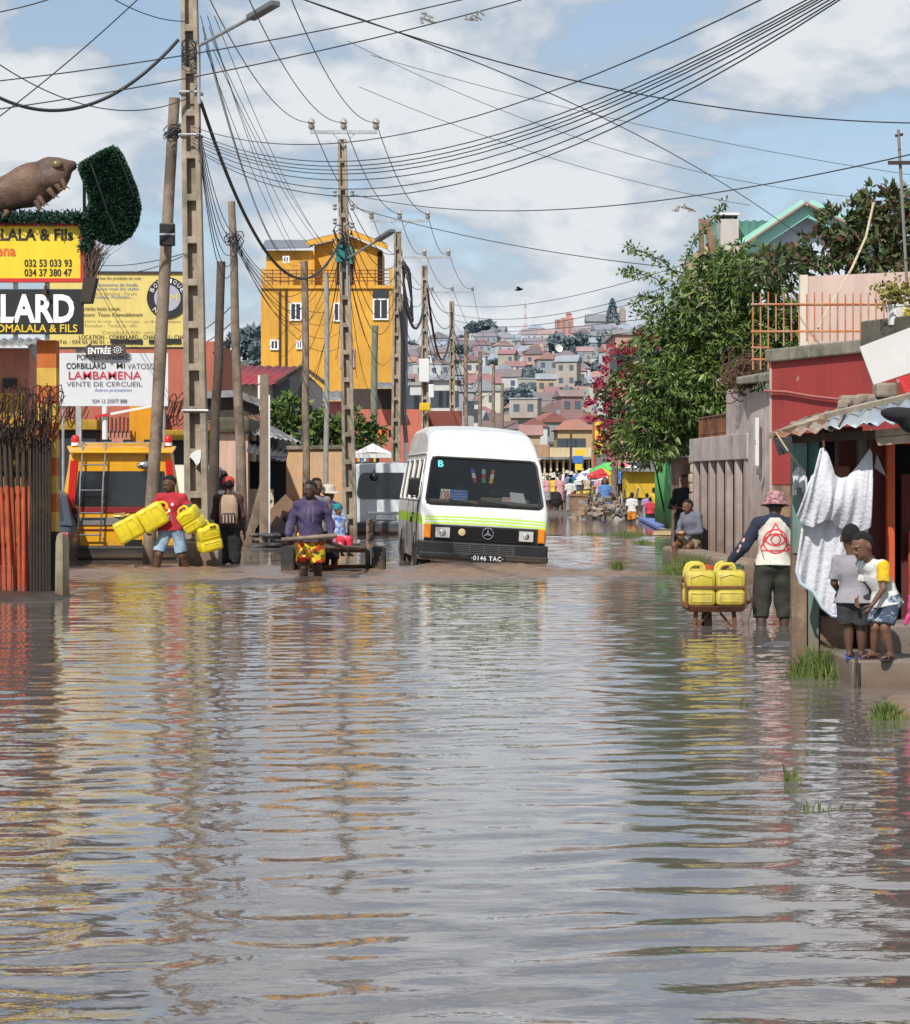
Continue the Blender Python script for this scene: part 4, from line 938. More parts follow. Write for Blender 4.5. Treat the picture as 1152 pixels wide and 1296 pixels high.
human('small child in a teal cap and red trousers sitting on the handcart', (WX(428, 36.9), 36.9, .38-.30), 35, .92, h=.010, child=True, skin=1, hat=('beanie', [cloth('teal_cap', (.02, .2, .22))]),
    pose=dict(kL=(.07, -.2, .42), aL=(.07, -.22, .2), kR=(-.07, -.2, .42), aR=(-.07, -.22, .2), pel=(0, 0, .42), hL=(.054, 0, .40), hR=(-.054, 0, .40)), face=10,
    garm=[dict(type='shirt', mat=c_blu, sleeve=1.6, inf=.02), dict(type='pants', mat=cloth('red_pink_print', (.6, .03, .06), col2=(.7, .35, .45), sc2=8), leg=1.6, inf=.016)])
human('man in an orange shirt walking between the two white vans', (WX(496, 71), 71, -.30), -12, 1.62, h=.015, skin=2, garm=[dict(type='shirt', mat=cloth('orange_shirt', (.7, .24, .01)), sleeve=.9, inf=.014), dict(type='pants', mat=cloth('pale_grey_trousers', (.3, .3, .32)), leg=1.4)])

# man at the wheelbarrow, seen from behind
c_cream = cloth('cream_jacket_back', (.62, .58, .51)); c_navy = cloth('navy_sleeve', (.02, .028, .05)); c_olive = cloth('dark_olive_trousers', (.035, .037, .028))
HM = 1.44
def jacket_mats(c):
    x, y, z = c[:, 0]/HM, c[:, 1]/HM, c[:, 2]/HM
    sl = np.abs(x) > .102+.10*np.clip(.72-z, 0, .2)-.9*np.clip(z-.755, 0, .1)
    return np.where(sl | (z > .835) | (z < .505), 1, 0)
mw, J, H = human('man in a cream backed jacket with a red emblem, seen from behind at the wheelbarrow', (WX(979, 23.2), 23.2, -.21), 184, HM, h=.0075, skin=2,
    pose=dict(wL=(.275, -.07, .545), eL=(.19, .0, .65), wR=(-.15, -.1, .50), eR=(-.15, .01, .63), kL=(.075, -.02, .285), aL=(.085, .03, .06), kR=(-.075, -.04, .28), aR=(-.075, -.02, .06), head=(-.015, -.02, .92), neck=(-.005, .0, .825)),
    garm=[dict(type='jacket', mat=[c_cream, c_navy], sleeve=1.93, inf=.014, wide=.012, drop=.02, matfun=jacket_mats, wr=.0028), dict(type='pants', mat=c_olive, leg=1.40, inf=.008, baggy=.012, wr=.005)],
    hair='short', hat=('bucket', [cloth('pink_patterned_hat', (.42, .24, .24), col2=(.2, .08, .1), sc2=30, th2=(.48, .52))]), face=-14, nod=8, bulk=1.0, hands={'L': ((.6, -.3, -.6), (.4, .8, .3), 1.5)})
mb = MB(); cz = H*.685; rr_ = .010; mm = Matrix.Rotation(R(90), 3, 'X'); c0 = Vector((0, .17, cz))
mb.torus(c0, .108, rr_*.62, mm, 30, 5); mb.torus(c0+Vector((0, 0, .015)), .042, rr_*.6, mm, 20, 5)
tri = [c0+Vector((-.145, 0, -.085)), c0+Vector((0, 0, .165)), c0+Vector((.145, 0, -.085))]
def seg(a, b, n=9): return [a*(1-t)+b*t for t in np.linspace(0, 1, n)]
mb.tube(seg(tri[0], tri[1])+seg(tri[1], tri[2])+seg(tri[2], tri[0]), rr_*.62, 5)
for sg in (1, -1): mb.tube([c0+Vector((x, 0, .015+sg*.055*(1-(x/.105)**2))) for x in np.linspace(-.105, .105, 13)], rr_*.58, 5)
em = mb.obj('emblem', M('emblem_red', (.62, .04, .06), .8, .15, 30, 0), mw)
s_ = em.modifiers.new('w', 'SHRINKWRAP'); s_.target = [c for c in mw.children if c.name.startswith('jacket')][0]; s_.wrap_method = 'PROJECT'; s_.use_project_y = True; s_.use_project_x = s_.use_project_z = False; s_.use_negative_direction = True; s_.use_positive_direction = False; s_.offset = .004
mb = MB(); 
for k, (x, z) in enumerate(((.225, .70), (.25, .655), (.27, .62))): mb.ell((x*H*.93, .06, z*H), (.018, .02, .022), 8, 6)
pt = mb.obj('sleeve_badge', M('emblem_pale', (.6, .35, .33), .8, .2, 30, 0), mw); s_ = pt.modifiers.new('w', 'SHRINKWRAP'); s_.target = em.modifiers[0].target; s_.offset = .003

# two small boys on the step
DB = 16.6; ZB = .165
c_gr = cloth('grey_tshirt', (.27, .26, .29)); c_chs = cloth('charcoal_shorts', (.035, .035, .037)); c_wh = cloth('white_tshirt', (.6, .6, .58)); c_ye = cloth('yellow_sleeve', (.68, .44, .02))
HB = .895
sole = .012
b1, J, H = human('small boy in a grey T-shirt and charcoal shorts standing on the step', (WX(1081, DB), DB, ZB+sole), 158, HB, child=True, h=.0055, skin=0, hair='crop', nod=6, face=14, headscale=1.52, bulk=1.12,
    pose=dict(pel=(0, 0, .43), waist=(0, -.004, .51), hL=(.06, 0, .415), hR=(-.06, 0, .415), sL=(.115, .006, .70), sR=(-.115, .006, .70), head=(.03, -.03, .868), neck=(.02, -.005, .725), che=(.012, 0, .62), aL=(.035, .0, .04), aR=(-.05, -.03, .04), kL=(.04, 0, .225), kR=(-.05, -.02, .225), wL=(.13, -.1, .46), eL=(.15, .0, .54), wR=(-.13, -.12, .48), eR=(-.16, -.01, .55)),
    garm=[dict(type='shirt', mat=c_gr, sleeve=.85, inf=.012, wide=.012, drop=.5), dict(type='shorts', mat=c_chs, leg=.92, inf=.012, baggy=.016)])
def wy_mats(c):
    x = c[:, 0]/.88; z = c[:, 2]/.88
    a = np.array((.10, -.065, .675)); d = np.array((.03, -.035, -.17)); q = np.stack([x, c[:, 1]/.88, z], -1)-a
    t = np.clip(q@d/(d@d), .0, 1); return np.where(np.linalg.norm(q-t[:, None]*d, axis=1) < .056, 1, 0)
b2, J, H = human('small boy in a white T-shirt with a yellow sleeve leaning towards the other boy', (WX(1114, DB-.1), DB-.1, ZB+sole), -52, .88, child=True, h=.0055, skin=1, hair='short', nod=26, face=-10, headscale=1.48,
    pose=dict(pel=(.03, .03, .43), waist=(.02, .02, .51), che=(-.01, -.03, .61), neck=(-.02, -.09, .70), head=(-.03, -.16, .83), sL=(.085, -.06, .685), sR=(-.125, -.06, .68), eL=(.115, -.09, .52), wL=(.06, -.15, .40), eR=(-.15, -.06, .54), wR=(-.11, -.12, .44),
              hL=(.09, .03, .415), hR=(-.03, .03, .415), kL=(.08, -.035, .225), aL=(.085, .02, .04), kR=(-.01, -.04, .225), aR=(-.06, -.0, .04)),
    garm=[dict(type='shirt', mat=[c_wh, c_ye], sleeve=.75, inf=.012, wide=.012, drop=.55, matfun=wy_mats), dict(type='shorts', mat=cloth('dark_floral_shorts', (.05, .07, .11), col2=(.3, .35, .4), sc2=14, th2=(.5, .55)), leg=.85, inf=.01, baggy=.012)])
def sandal(t, J, H, s, mat, ft):
    f = Vector(ft).normalized(); a = Vector(J['a'+s]); side = Vector((-f.y, f.x, 0)); pts = []
    for k in range(18):
        th = 2*math.pi*k/18; u = math.cos(th); v = math.sin(th); pts.append(a+f*(.042*H+.092*H*u)+side*(.034*H+.006*H*u)*v-Vector((0, 0, a.z+.002)))
    mb = MB(); mb.prism(pts, (0, 0, -sole)); o = mb.obj('sandal', mat, t, bevel=.003)
    p = a+f*.075*H; q = MB(); q.tube([Vector((*(p+side*.034*H).xy, 0)), Vector((*(p+side*.02*H).xy, .034*H)), Vector((*(p-side*.02*H).xy, .034*H)), Vector((*(p-side*.034*H).xy, 0))], .006, 6); q.obj('strap', mat, o, 60)
m_bsl = M('blue_sandal', (.06, .10, .38), .6, .1, 9, 0); m_dsl = M('dark_sandal', (.05, .03, .03), .6, .1, 9, 0)
for t, mt, Hh, PJ in ((b1, m_bsl, HB, dict(aL=(.035, .0, .04), aR=(-.05, -.03, .04))), (b2, m_dsl, .88, dict(aL=(.085, .02, .04), aR=(-.06, 0, .04)))):
    jj = {k: np.array(v)*Hh for k, v in PJ.items()}
    sandal(t, jj, Hh, 'L', mt, (.18, -1, 0)); sandal(t, jj, Hh, 'R', mt, (-.18, -1, 0))

# pair at the slatted wall
c_den = cloth('grey_denim_jacket', (.14, .15, .19)); c_bk = cloth('black_top', (.012, .012, .014))
human('woman dressed in black standing by the slatted wall', (WX(867, 47.5), 47.5, -.22), -22, 1.66, h=.013, skin=1, hair='bun', nod=14, face=-6,
    pose=dict(wR=(-.06, -.17, .62), eR=(-.16, -.0, .63), wL=(.05, -.17, .62), eL=(.16, 0, .63)), garm=[dict(type='jacket', mat=c_bk, sleeve=1.6, inf=.014, drop=.3), dict(type='pants', mat=cloth('navy_trousers', (.015, .015, .025)), leg=1.6, inf=.012)])
sb, J, H = human('boy in a grey jacket with bare legs sitting against the slatted wall', (WX(874, 38.7), 38.7, -.30), -42, 1.36, h=.0095, skin=1, hair='short', nod=20, face=-22,
    pose=dict(pel=(0, .03, .53), waist=(0, .02, .60), hL=(.055, .02, .51), hR=(-.055, .02, .51), kL=(.075, -.14, .45), aL=(.07, -.10, .19), kR=(-.075, -.2, .47), aR=(-.07, -.15, .20), wL=(.06, -.16, .60), wR=(-.05, -.17, .60), eL=(.15, -.02, .62), eR=(-.15, -.02, .62), head=(0, -.05, .905)),
    garm=[dict(type='jacket', mat=c_den, sleeve=1.9, inf=.015, drop=.3), dict(type='shorts', mat=cloth('khaki_shorts', (.30, .24, .16)), leg=.55, inf=.01)])
mb = MB(); mb.ell((0, -.235, .80), (.075, .06, .06), 12, 8); mb.obj('bread_roll', M('bread', (.42, .25, .13), .8, .2, 9, .2), sb, 60)
# driver of the bus
mbus = bus.matrix_basis
for xx, lab in ((.5, 'driver at the wheel of the white minibus in a dark shirt'), (-.5, 'passenger on the front seat of the white minibus in dark clothes')):
    p = Matrix.Translation(VB) @ (Matrix.Rotation(R(5.2), 4, 'Z') @ Matrix.Rotation(R(3.1), 4, 'Y')) @ Vector((xx, 1.22, .72))
    human(lab, p, 5, 1.66, h=.016, skin=2, pose=dict(pel=(0, 0, .33), waist=(0, 0, .41), che=(0, 0, .525), neck=(0, .012, .625), head=(0, -.008, .725), sL=(.112, .008, .60), sR=(-.112, .008, .60), eL=(.15, -.12, .46), eR=(-.15, -.12, .46),
        wL=(.1, -.27, .475), wR=(-.1, -.27, .475), hL=(.055, 0, .31), hR=(-.055, 0, .31), kL=(.07, -.22, .33), kR=(-.07, -.22, .33), aL=(.07, -.24, .1), aR=(-.07, -.24, .1)),
        garm=[dict(type='shirt', mat=cloth('dark_shirt', (.02, .02, .025)), sleeve=1.4), dict(type='pants', mat=c_bk, leg=1.8)])
# ------------------------------------------------------------------ poles
def hpole(label, base, top, D, w0, w1, zb=-.35, group=None):
    """concrete pole with ladder-like recesses; base/top are px positions of the axis"""
    b3 = Vector((WX(base[0], D), D, zb)); t3 = P(top[0], top[1], D); k = D/F_PX; w0 *= k; w1 *= k
    t = thing('concrete_pole', label, 'utility pole', b3, group=group); ax = t3-b3; H = ax.length
    def at(u): return ax*u
    mb = MB()
    for s in (-1, 1):
        rg = []
        for u in (0, .5, 1):
            w_ = w0+(w1-w0)*u; fw_ = w_*.27; c = at(u)+Vector((s*(w_/2-fw_/2), 0, 0)); dp = w_*.42
            rg.append([c+Vector((-fw_/2, -dp, 0)), c+Vector((fw_/2, -dp, 0)), c+Vector((fw_/2, dp, 0)), c+Vector((-fw_/2, dp, 0))])
        mb.loft(rg)
    rg = []
    for u in (0, 1):
        w_ = (w0+(w1-w0)*u)*.5; c = at(u); rg.append([c+Vector((-w_/2, w_*.1, 0)), c+Vector((w_/2, w_*.1, 0)), c+Vector((w_/2, w_*.5, 0)), c+Vector((-w_/2, w_*.5, 0))])
    mb.loft(rg)
    n = int(H/.66)
    for i in range(n+1):
        u = (i+.2)/max(n, 1)
        if u > 1: break
        w_ = w0+(w1-w0)*u; c = at(min(u, .995)); mb.box(c+Vector((0, -w_*.03, 0)), (w_*.5, w_*.76, .11))
    mb.obj('post', m_concrete, t, bevel=.012); return t, b3, t3
def rpole(label, base, top, D, r0, r1, mat=None, square=False, zb=-.35, name='timber_pole', cat='utility pole', wob=1., group=None):
    b3 = Vector((WX(base[0], D), D, zb)); t3 = P(top[0], top[1], D); k = D/F_PX/2
    mb = MB(); n = 7; pts = []; rs = []; rr = random.Random(int(base[0]*7))
    for i in range(n):
        u = i/(n-1); pts.append((t3-b3)*u+Vector((rr.uniform(-1, 1), rr.uniform(-1, 1), 0))*.02*wob*(0 < i < n-1)); rs.append((r0+(r1-r0)*u)*k*rr.uniform(.96, 1.05))
    if square: mb.beam(pts[0], pts[-1], r0*k*2, r0*k*1.6)
    else: mb.tube(pts, rs, 9)
    o = mb.obj(name, mat or m_wood, None, 50, loc=(0, 0, 0)); o.location = b3; ORG[o.name] = b3
    return tag(o, label, cat, group), b3, t3
def insulator(mb, c, s=1.):
    mb.lathe(c, [(.015*s, 0), (.05*s, .03*s), (.055*s, .07*s), (.03*s, .08*s), (.06*s, .11*s), (.05*s, .16*s), (.02*s, .19*s), (.003, .2*s)], 10)
def crossarm(pole, b3, px0, px1, py, D, ends=3, s=1.):
    a, b = P(px0, py, D)-b3+Vector((0, -.12, 0)), P(px1, py, D)-b3+Vector((0, -.12, 0))
    mb = MB(); mb.beam(a, b, .07, .08); c = (a+b)/2
    mb.beam(c+Vector((0, 0, -.35)), a*.6+b*.4+Vector((-.12, 0, 0)), .03, .03); mb.beam(c+Vector((0, 0, -.35)), a*.4+b*.6+Vector((.12, 0, 0)), .03, .03)
    o = mb.obj('crossarm', m_steel, pole)
    for i in range(ends):
        mb = MB(); insulator(mb, a+(b-a)*(.02+.96*i/(ends-1))+Vector((0, 0, .05)), s); mb.obj('insulator', m_ceramic, o, 50)
    return [P(px0+(px1-px0)*(.02+.96*i/(ends-1)), py, D)+Vector((0, -.12, .24)) for i in range(ends)]
def lamp_arm(pole, b3, p0, p1, D, D2):
    a, b = P(*p0, D)-b3, P(*p1, D2)-b3; mb = MB(); mb.tube([a+Vector((0, -.15, -.9)), a+Vector((0, -.15, 0)), a*.3+b*.7], .03, 7); arm = mb.obj('lamp_arm', m_steel, pole, 60)
    mb = MB(); mb.beam(a*.32+b*.68, b, .16, .09); mb.obj('lamp_head', M('lamp_grey', (.12, .13, .14), .4, .1, 9, 0), arm, bevel=.02)
POLES = {}
t, b3, t3 = hpole('tall concrete pole with ladder recesses nearest the viewer, rising out of the picture', (251, 715), (239, -60), 39.5, 31, 20)
POLES[1] = t
mb = MB(); mb.box((.05, -.12, .33), (.62, .62, .8)); mb.obj('plinth', m_concrete, t, bevel=.03)
lamp_arm(t, b3, (253, 60), (349, 4), 39.3, 37)
for py in (118, 172, 520):
    mb = MB(); q = P(245+(-3 if py < 300 else 3), py, 39.5)-b3; w_ = .17 if py < 300 else .2
    mb.tube([q+Vector((x, y, 0)) for x, y in ((-w_, -.16), (w_, -.16), (w_, .16), (-w_, .16), (-w_, -.16))], .018, 5); mb.obj('clamp_band', m_steel, t)
mb = MB()
for k in range(14):
    a = random.uniform(0, 6.28); q = P(240, 62+k*2, 39.2)-b3; mb.tube([q+Vector((.12*math.cos(a+j*.9), -.05, .14*math.sin(a+j*.8)+.1*j*.3)) for j in range(6)], .007, 4)
mb.obj('wire_tangle', m_wire, t)
mb = MB()
for (px, py, s) in ((249, 578, .12), (243, 592, .08), (252, 560, .07)):
    q = P(px, py, 39.34)-b3; mb.poly([q+Vector((s*math.cos(a)*random.uniform(.5, 1.), 0, s*1.2*math.sin(a)*random.uniform(.5, 1.1))) for a in np.linspace(0, 6.28, 9)[:-1]])
    break
mb.obj('torn_poster', m_white, t)
t, b3, _ = rpole('leaning grey timber pole with a black junction box, in front of the orange minibus', (187, 717), (221, 124), 40.6, 17, 14); POLES['lean'] = t
mb = MB(); q = P(212, 297, 40.35)-b3; mb.box(q, (.24, .16, .36)); bx_ = mb.obj('junction_box', m_black, t, bevel=.02); mb = MB(); mb.box(q+Vector((0, -.085, .0)), (.25, .012, .03)); mb.obj('strap', m_steel, bx_)
mb = MB()
for k in range(16):
    q = P(219+random.uniform(-4, 9), 168+random.uniform(-6, 10), 40.4)-b3; mb.tube([q+Vector((.1*math.cos(j*1.1+k), -.1-.02*j, .07*math.sin(j*1.3+k))) for j in range(6)], .009, 4)
mb.obj('cable_knot', m_wire, t)
rpole('short dark timber pole with a weathered top, right of the tall concrete pole', (266, 700), (280, 331), 46, 14, 11, m_woodd)
t, b3, _ = rpole('tall slim timber pole with cable clamps, third from the tall concrete pole', (309, 695), (293, 255), 51, 15, 9); mb = MB()
for k in range(10):
    q = P(298+random.uniform(-7, 6), 302+random.uniform(-8, 8), 50.7)-b3; mb.tube([q+Vector((.12*math.cos(j*1.1+k), -.02*j, .1*math.sin(j*1.3+k))) for j in range(5)], .012, 4)
mb.obj('cable_clamp', m_wire, t)
t, b3, _ = rpole('square timber post with a white conduit beside the shack', (334, 697), (335, 474), 50, 11, 10, M('square_timber', (.23, .17, .13), .9, .25, 5, .3, streak=.4), square=True)
mb = MB(); mb.tube([P(341, y, 49.9)-b3 for y in (690, 600, 500)], .018, 6); mb.obj('conduit', m_white, t, 60)
rpole('brown timber pole with a pointed top standing before the orange building', (389, 690), (385, 330), 58, 10, 9, m_wood)
rpole('thin pale grey pole before the orange building', (413, 690), (413, 345), 63, 7, 6, M('grey_pole', (.3, .3, .27), .8, .2, 6, .1, mud=.3))
t, b3, t3 = hpole('concrete pole with a three insulator crossarm behind the handcart', (444, 690), (433, 176), 61, 18, 11); POLES[2] = t
INS2 = crossarm(t, b3, 393, 478, 168, 61, 3, 1.5)
lamp_arm(t, b3, (440, 328), (497, 292), 60.8, 58)
mb = MB()
for k in range(11):
    q = P(437+random.uniform(-9, 8), 305+random.uniform(-18, 18), 60.6)-b3; mb.tube([q+Vector((.16*math.cos(j*1.1+k), -.02*j, .22*math.sin(j*.9+k))) for j in range(5)], .014, 4)
mb.obj('wire_tangle', m_wire, t)
for k, (dx, py) in enumerate(((-11, 245), (11, 245), (-11, 262), (11, 262), (-11, 280), (11, 285))):
    mb = MB(); mb.lathe(P(435+dx, py, 60.8)-b3, [(.02, -.08), (.06, -.04), (.03, 0), (.06, .05), (.02, .08)], 8); mb.obj('insulator', m_ceramic, t, 50)
mb = MB(); mb.loft([[P(x, y, 60.7)-b3+Vector((0, dy, 0)) for x, dy in ((426, 0), (430, -.1), (436, -.08), (438, .02))] for y in (310, 318, 331)], closed=False, cap=False); mb.obj('teal_cloth', cloth('teal_rag', (.03, .22, .2)), t, solid=.02)
rpole('green grey timber pole behind the hedge left of the third concrete pole', (472, 650), (475, 412), 82, 10, 8, M('green_timber', (.18, .2, .15), .9, .25, 5, .2))
t, b3, t3 = hpole('concrete pole with black cable coils left of the minibus', (500, 680), (503.5, 293), 82, 13, 9); POLES[3] = t
INS3 = crossarm(t, b3, 469, 543, 280, 82, 3, 1.5)
mb = MB()
for k in range(5):
    mb.tube([P(516+7*math.sin(a+k*.3)*(.7+.08*k), 368+(38+3*k)*math.cos(a)*.8, 81.6-.02*k)-b3 for a in np.linspace(0, 6.28, 15)], 0.022, 5)
for k in range(3): mb.tube([P(505+k*1.5, 390+k*4, 81.7)-b3, P(511+k, 450, 81.7)-b3, P(509+2.2*k, 520+4*k, 81.6)-b3, P(512+2*k, 560, 81.6)-b3], .022, 5)
mb.obj('cable_coil', m_wire, t)
rpole('thin grey steel pole beside the minibus roof', (514, 680), (513, 470), 84, 4, 3.5, m_steel, name='steel_pole')
t, b3, t3 = hpole('concrete pole carrying a white meter box', (538, 660), (537.5, 336), 104, 10, 8); INS4 = crossarm(t, b3, 506, 569, 326, 104, 3, 1.6)
mb = MB(); mb.box(P(537, 469, 103.6)-b3, (.42, .25, .95)); mb.obj('meter_box', m_white, t, bevel=.03)
mb = MB(); mb.box(P(546, 495, 103.6)-b3, (.22, .25, .55)); mb.obj('meter_box', m_white, t, bevel=.03)
mb = MB(); mb.box(P(538, 515, 103.5)-b3, (.46, .1, .33)); mb.obj('yellow_plate', M('yellow_plate', (.65, .42, .02), .7, .2, 4, 0), t, bevel=.06)
t, b3, t3 = hpole('concrete pole with a crossarm, fifth along the left side of the street', (573, 650), (572, 381), 130, 8, 6.5); INS5 = crossarm(t, b3, 546, 599, 370, 130, 3, 1.6)
for i, (px, py, D, w_) in enumerate(((590, 418, 152, 6), (608, 445, 175, 6), (625, 462, 200, 5), (636, 485, 230, 4.5))):
    t, b3, _ = rpole(['distant brown timber pole right of the fifth concrete pole', 'distant grey timber pole with a slanting street lamp', 'distant timber pole above the minibus roof', 'farthest thin timber pole above the minibus roof'][i], (px-1, 640), (px, py), D, w_, w_*.8, m_wood, zb=-.2)
    if i in (1, 2): lamp_arm(t, b3, (px, py+35), (px-15 if i == 1 else px-18, py+42), D, D-4)
t, b3, _ = rpole('timber pole wrapped in flowers at the market edge', (776, 652), (779, 545), 92, 9, 8, m_wood, zb=-.1)
t, b3, _ = rpole('thin dark pole before the pale market building', (721, 640), (723, 545), 150, 3.5, 3, m_woodd, zb=0)
t, b3, _ = rpole('yellow brown timber pole beside the yellow banner', (750, 640), (753, 520), 120, 6, 5, M('ochre_timber', (.3, .22, .1), .9, .2, 5, .1), zb=0)

# ------------------------------------------------------------------ left foreground: gate, pillar, signs
GD = 29.1
m_gate = M('red_oxide_bars', (.42, .075, .03), .6, .25, 9, .15, col2=(.30, .05, .03), sc2=4, mud=.12); m_gdark = M('scorched_iron', (.05, .035, .03), .8, .4, 12, .2)
gt = thing('iron_gate', 'red iron bar gate with razor wire at the left edge', 'gate', (WX(10, GD), GD, 0))
for i, (x0, x1, y1) in enumerate(((-26, -34, 552), (-17, -24, 552), (-8, -14, 552), (0, -7, 552), (7, -1, 552), (13.5, 6, 552), (20, 12.5, 552), (25, 22, 552), (30, 30, 552), (35, 39, 552))):
    a, b = P(x0, 754-(5 if i % 2 else 0), GD-.06*(i % 3)), P(x1, y1, GD-.05); c = a+(b-a)*.68
    mb = MB(); mb.tube([a, c], .026, 8, 0); mb.tube([c, b], .024, 8, 1); mb.obj('bar', [m_gate, m_gdark], gt, 60, world=True)
mb = MB()
for y in (600, 690): mb.beam(P(-40, y, GD+.04), P(38, y, GD+.04), .03, .05)
mb.obj('cross_rail', m_gdark, gt, world=True)
mb = MB(); mb.box((WX(-14, GD+.3), GD+.3, 1.15), (.95, .03, 1.6)); mb.obj('back_sheet', M('ochre_sheet', (.33, .18, .02), .7, .4, 3, .1, col2=(.05, .03, .02), sc2=2, th2=(.42, .58), mud=.5), gt, world=True)
rw = thing('razor_wire', 'tangled coil of rusty razor wire on top of the red bar gate', 'razor wire', P(20, 520, GD))
m_razor = M('razor_wire', (.05, .03, .025), .6, .3, 30, 0)
def coil(parent, a, b, rad, turns, seed, n=2, r=.007, barb=True):
    rr = random.Random(seed)
    for q in range(n):
        mb = MB(); pts = []; N = turns*14
        for i in range(N+1):
            u = i/N; t_ = 2*math.pi*turns*u+q*1.7; c = a+(b-a)*u; rd = rad*(.75+.3*math.sin(u*9+q*2)+rr.uniform(-.06, .06))
            pts.append(c+Vector((rd*.45*math.sin(t_+.6), rd*math.cos(t_)*.8, rd*math.sin(t_))))
        mb.tube(pts, r, 4)
        if barb:
            for p in pts[::2]: d = Vector((rr.uniform(-1, 1), rr.uniform(-1, 1), rr.uniform(-1, 1)))*.035; mb.beam(p-d, p+d, .012, .003)
        mb.obj('wire_strand', m_razor, parent, world=True)
coil(rw, P(-40, 525, GD), P(72, 520, GD-.05), .30, 9, 3, 3)
coil(rw, P(-40, 548, GD-.05), P(70, 545, GD-.1), .17, 10, 5, 2)
mb = MB()
for k in range(26): x = -38+k*4.2+random.uniform(-1.5, 1.5); mb.tube([P(x, 556, GD-.1), P(x+random.uniform(-2, 2), random.uniform(478, 520), GD-.1)], .008, 4)
mb.obj('spike', m_razor, rw, world=True)
m_band_o = M('pillar_orange', (.50, .13, .025), .8, .2, 5, .1, mud=.3, streak=.3); m_band_y = M('pillar_yellow', (.62, .38, .07), .8, .2, 5, .1, mud=.3, streak=.3)
m_shade_stain = M('shade_and_stain_wall', (.035, .028, .024), .9, .4, 4, .2, col2=(.14, .085, .015), sc2=2.5, th2=(.52, .7), mud=.8, mudcol=(.06, .045, .035))  # dark tone serves as painted shade on the pier and stain at its foot
pi = thing('gate_pillar', 'gate pillar painted in orange and yellow bands under the black sign', 'pillar', (WX(63, GD+.1), GD+.25, 0))
bands = [430, 465, 488, 511, 534, 556, 579, 602, 625, 648, 673]
for i in range(10):
    z1, z0 = WZ(bands[i], GD), WZ(bands[i+1], GD); mb = MB(); mb.box((WX(57.5, GD), GD+.2, (z0+z1)/2), (.225, .24, z1-z0-.001)); mb.obj('painted_band', (m_band_o, m_band_y)[i % 2], pi, world=True)
mb = MB(); z0 = WZ(673, GD); mb.box((WX(57.5, GD), GD+.2, z0/2-.2), (.23, .245, z0+.4)); mb.obj('base', m_shade_stain, pi, world=True)
mb = MB(); mb.box((WX(51, GD), GD-.02, .62), (.25, .05, 2.35)); mb.obj('painted_shade_panel', m_shade_stain, gt, world=True)  # dark panel stands in for the pier's shaded face and the bar shadows
for k in range(7):
    mb = MB(); mb.tube([(WX(40+k*4.0, GD), GD-.09, .0), (WX(40.5+k*3.9, GD), GD-.09, 1.85)], .009, 5); mb.obj('thin_bar', m_gdark, gt, world=True)
mb = MB(); o3 = Vector((WX(79, 28.6), 28.6, 0)); mb.loft([[o3+Vector((x*k, y, z)) for x, y in ((-.085, -.02), (.02, -.09), (.085, .02), (-.02, .09))] for z, k in ((-.3, 1), (.62, .85), (.70, .72), (.735, .45))]); tag(mb.obj('bollard', M('bollard_concrete', (.27, .24, .16), .9, .3, 6, .3, mud=.3, streak=.4), None, 40, loc=o3), 'weathered concrete bollard at the foot of the banded gate pillar', 'bollard')
mb = MB(); rg = []
for x, w_, h in ((-60, .5, .05), (-20, .55, .07), (20, .5, .06), (60, .38, .06), (80, .12, .02), (86, .03, -.03)): c = P(x, 764, 28.2); rg.append([Vector((c.x, c.y-w_, -.05)), Vector((c.x, c.y-w_*.6, h*.8)), Vector((c.x, c.y+.3, h)), Vector((c.x, c.y+.9, h)), Vector((c.x, c.y+1.2, -.05))])
mb.loft(rg, closed=False, cap=False); tag(mb.obj('bank', M('wet_mud', (.05, .04, .032), .45, .4, 5, .5, spec=.5), None, 60), kind='structure')

# sign stack on the pillar
SD = 29.0
def board(name, label, px0, px1, py0, py1, D, mats, th=.05, border=None, parent=None, cat='sign'):
    c = P((px0+px1)/2, (py0+py1)/2, D); k = D/F_PX; w_, h = (px1-px0)*k, (py1-py0)*k
    t = parent or thing(name, label, cat, c); mb = MB(); mb.box(c, (w_, th, h)); mb.obj('panel', mats, t, world=True, bevel=.004)
    if border:
        mb = MB(); bw = .045
        for s in (-1, 1): mb.box(c+Vector((0, -.005, s*(h/2-.0))), (w_+bw, th+.03, bw)); mb.box(c+Vector((s*w_/2, -.005, 0)), (bw, th+.03, h-bw))
        mb.obj('frame', border, t, world=True)
    return t
def ptxt(s, px, py, wpx, hpx, D, mat, t, bold=0., **k): return text(s, P(px, py, D-.028-.004), wpx*D/F_PX, hpx*D/F_PX, mat, t, bold=bold, **k)
m_sy = M('sign_yellow', (.74, .55, .03), .5, .06, 3, .02, streak=.12); m_sk = M('sign_black', (.018, .018, .02), .5, .15, 4, .03); m_sr = M('sign_red', (.5, .03, .025), .5, .1, 5, .02)
m_tk = M('black_lettering', (.03, .022, .02), .6, .1, 9, 0); m_ty = M('yellow_lettering', (.72, .5, .03), .6, .1, 9, 0); m_tb = M('blue_lettering', (.10, .14, .40), .6, .1, 9, 0); m_tf = M('faded_lettering', (.42, .36, .16), .7, .1, 9, 0); m_tr2 = M('orange_red_lettering', (.65, .12, .03), .6, .1, 9, 0)
s1 = board('sign_board', 'yellow framed sign with black phone numbers under the brown reptile sculpture', -120, 105, 284, 355, SD, m_sy, border=m_sr)
ptxt('MALALA & Fils', 33, 297, 119, 15, SD, m_tk, s1, .028); ptxt('Corbillard Lambamena', -60, 317, 160, 14, SD, m_tr2, s1, .02)
ptxt('032 53 033 93', 61, 333, 60, 9.5, SD, m_tk, s1, .02); ptxt('034 37 380 47', 61, 345, 60, 9.5, SD, m_tk, s1, .02)
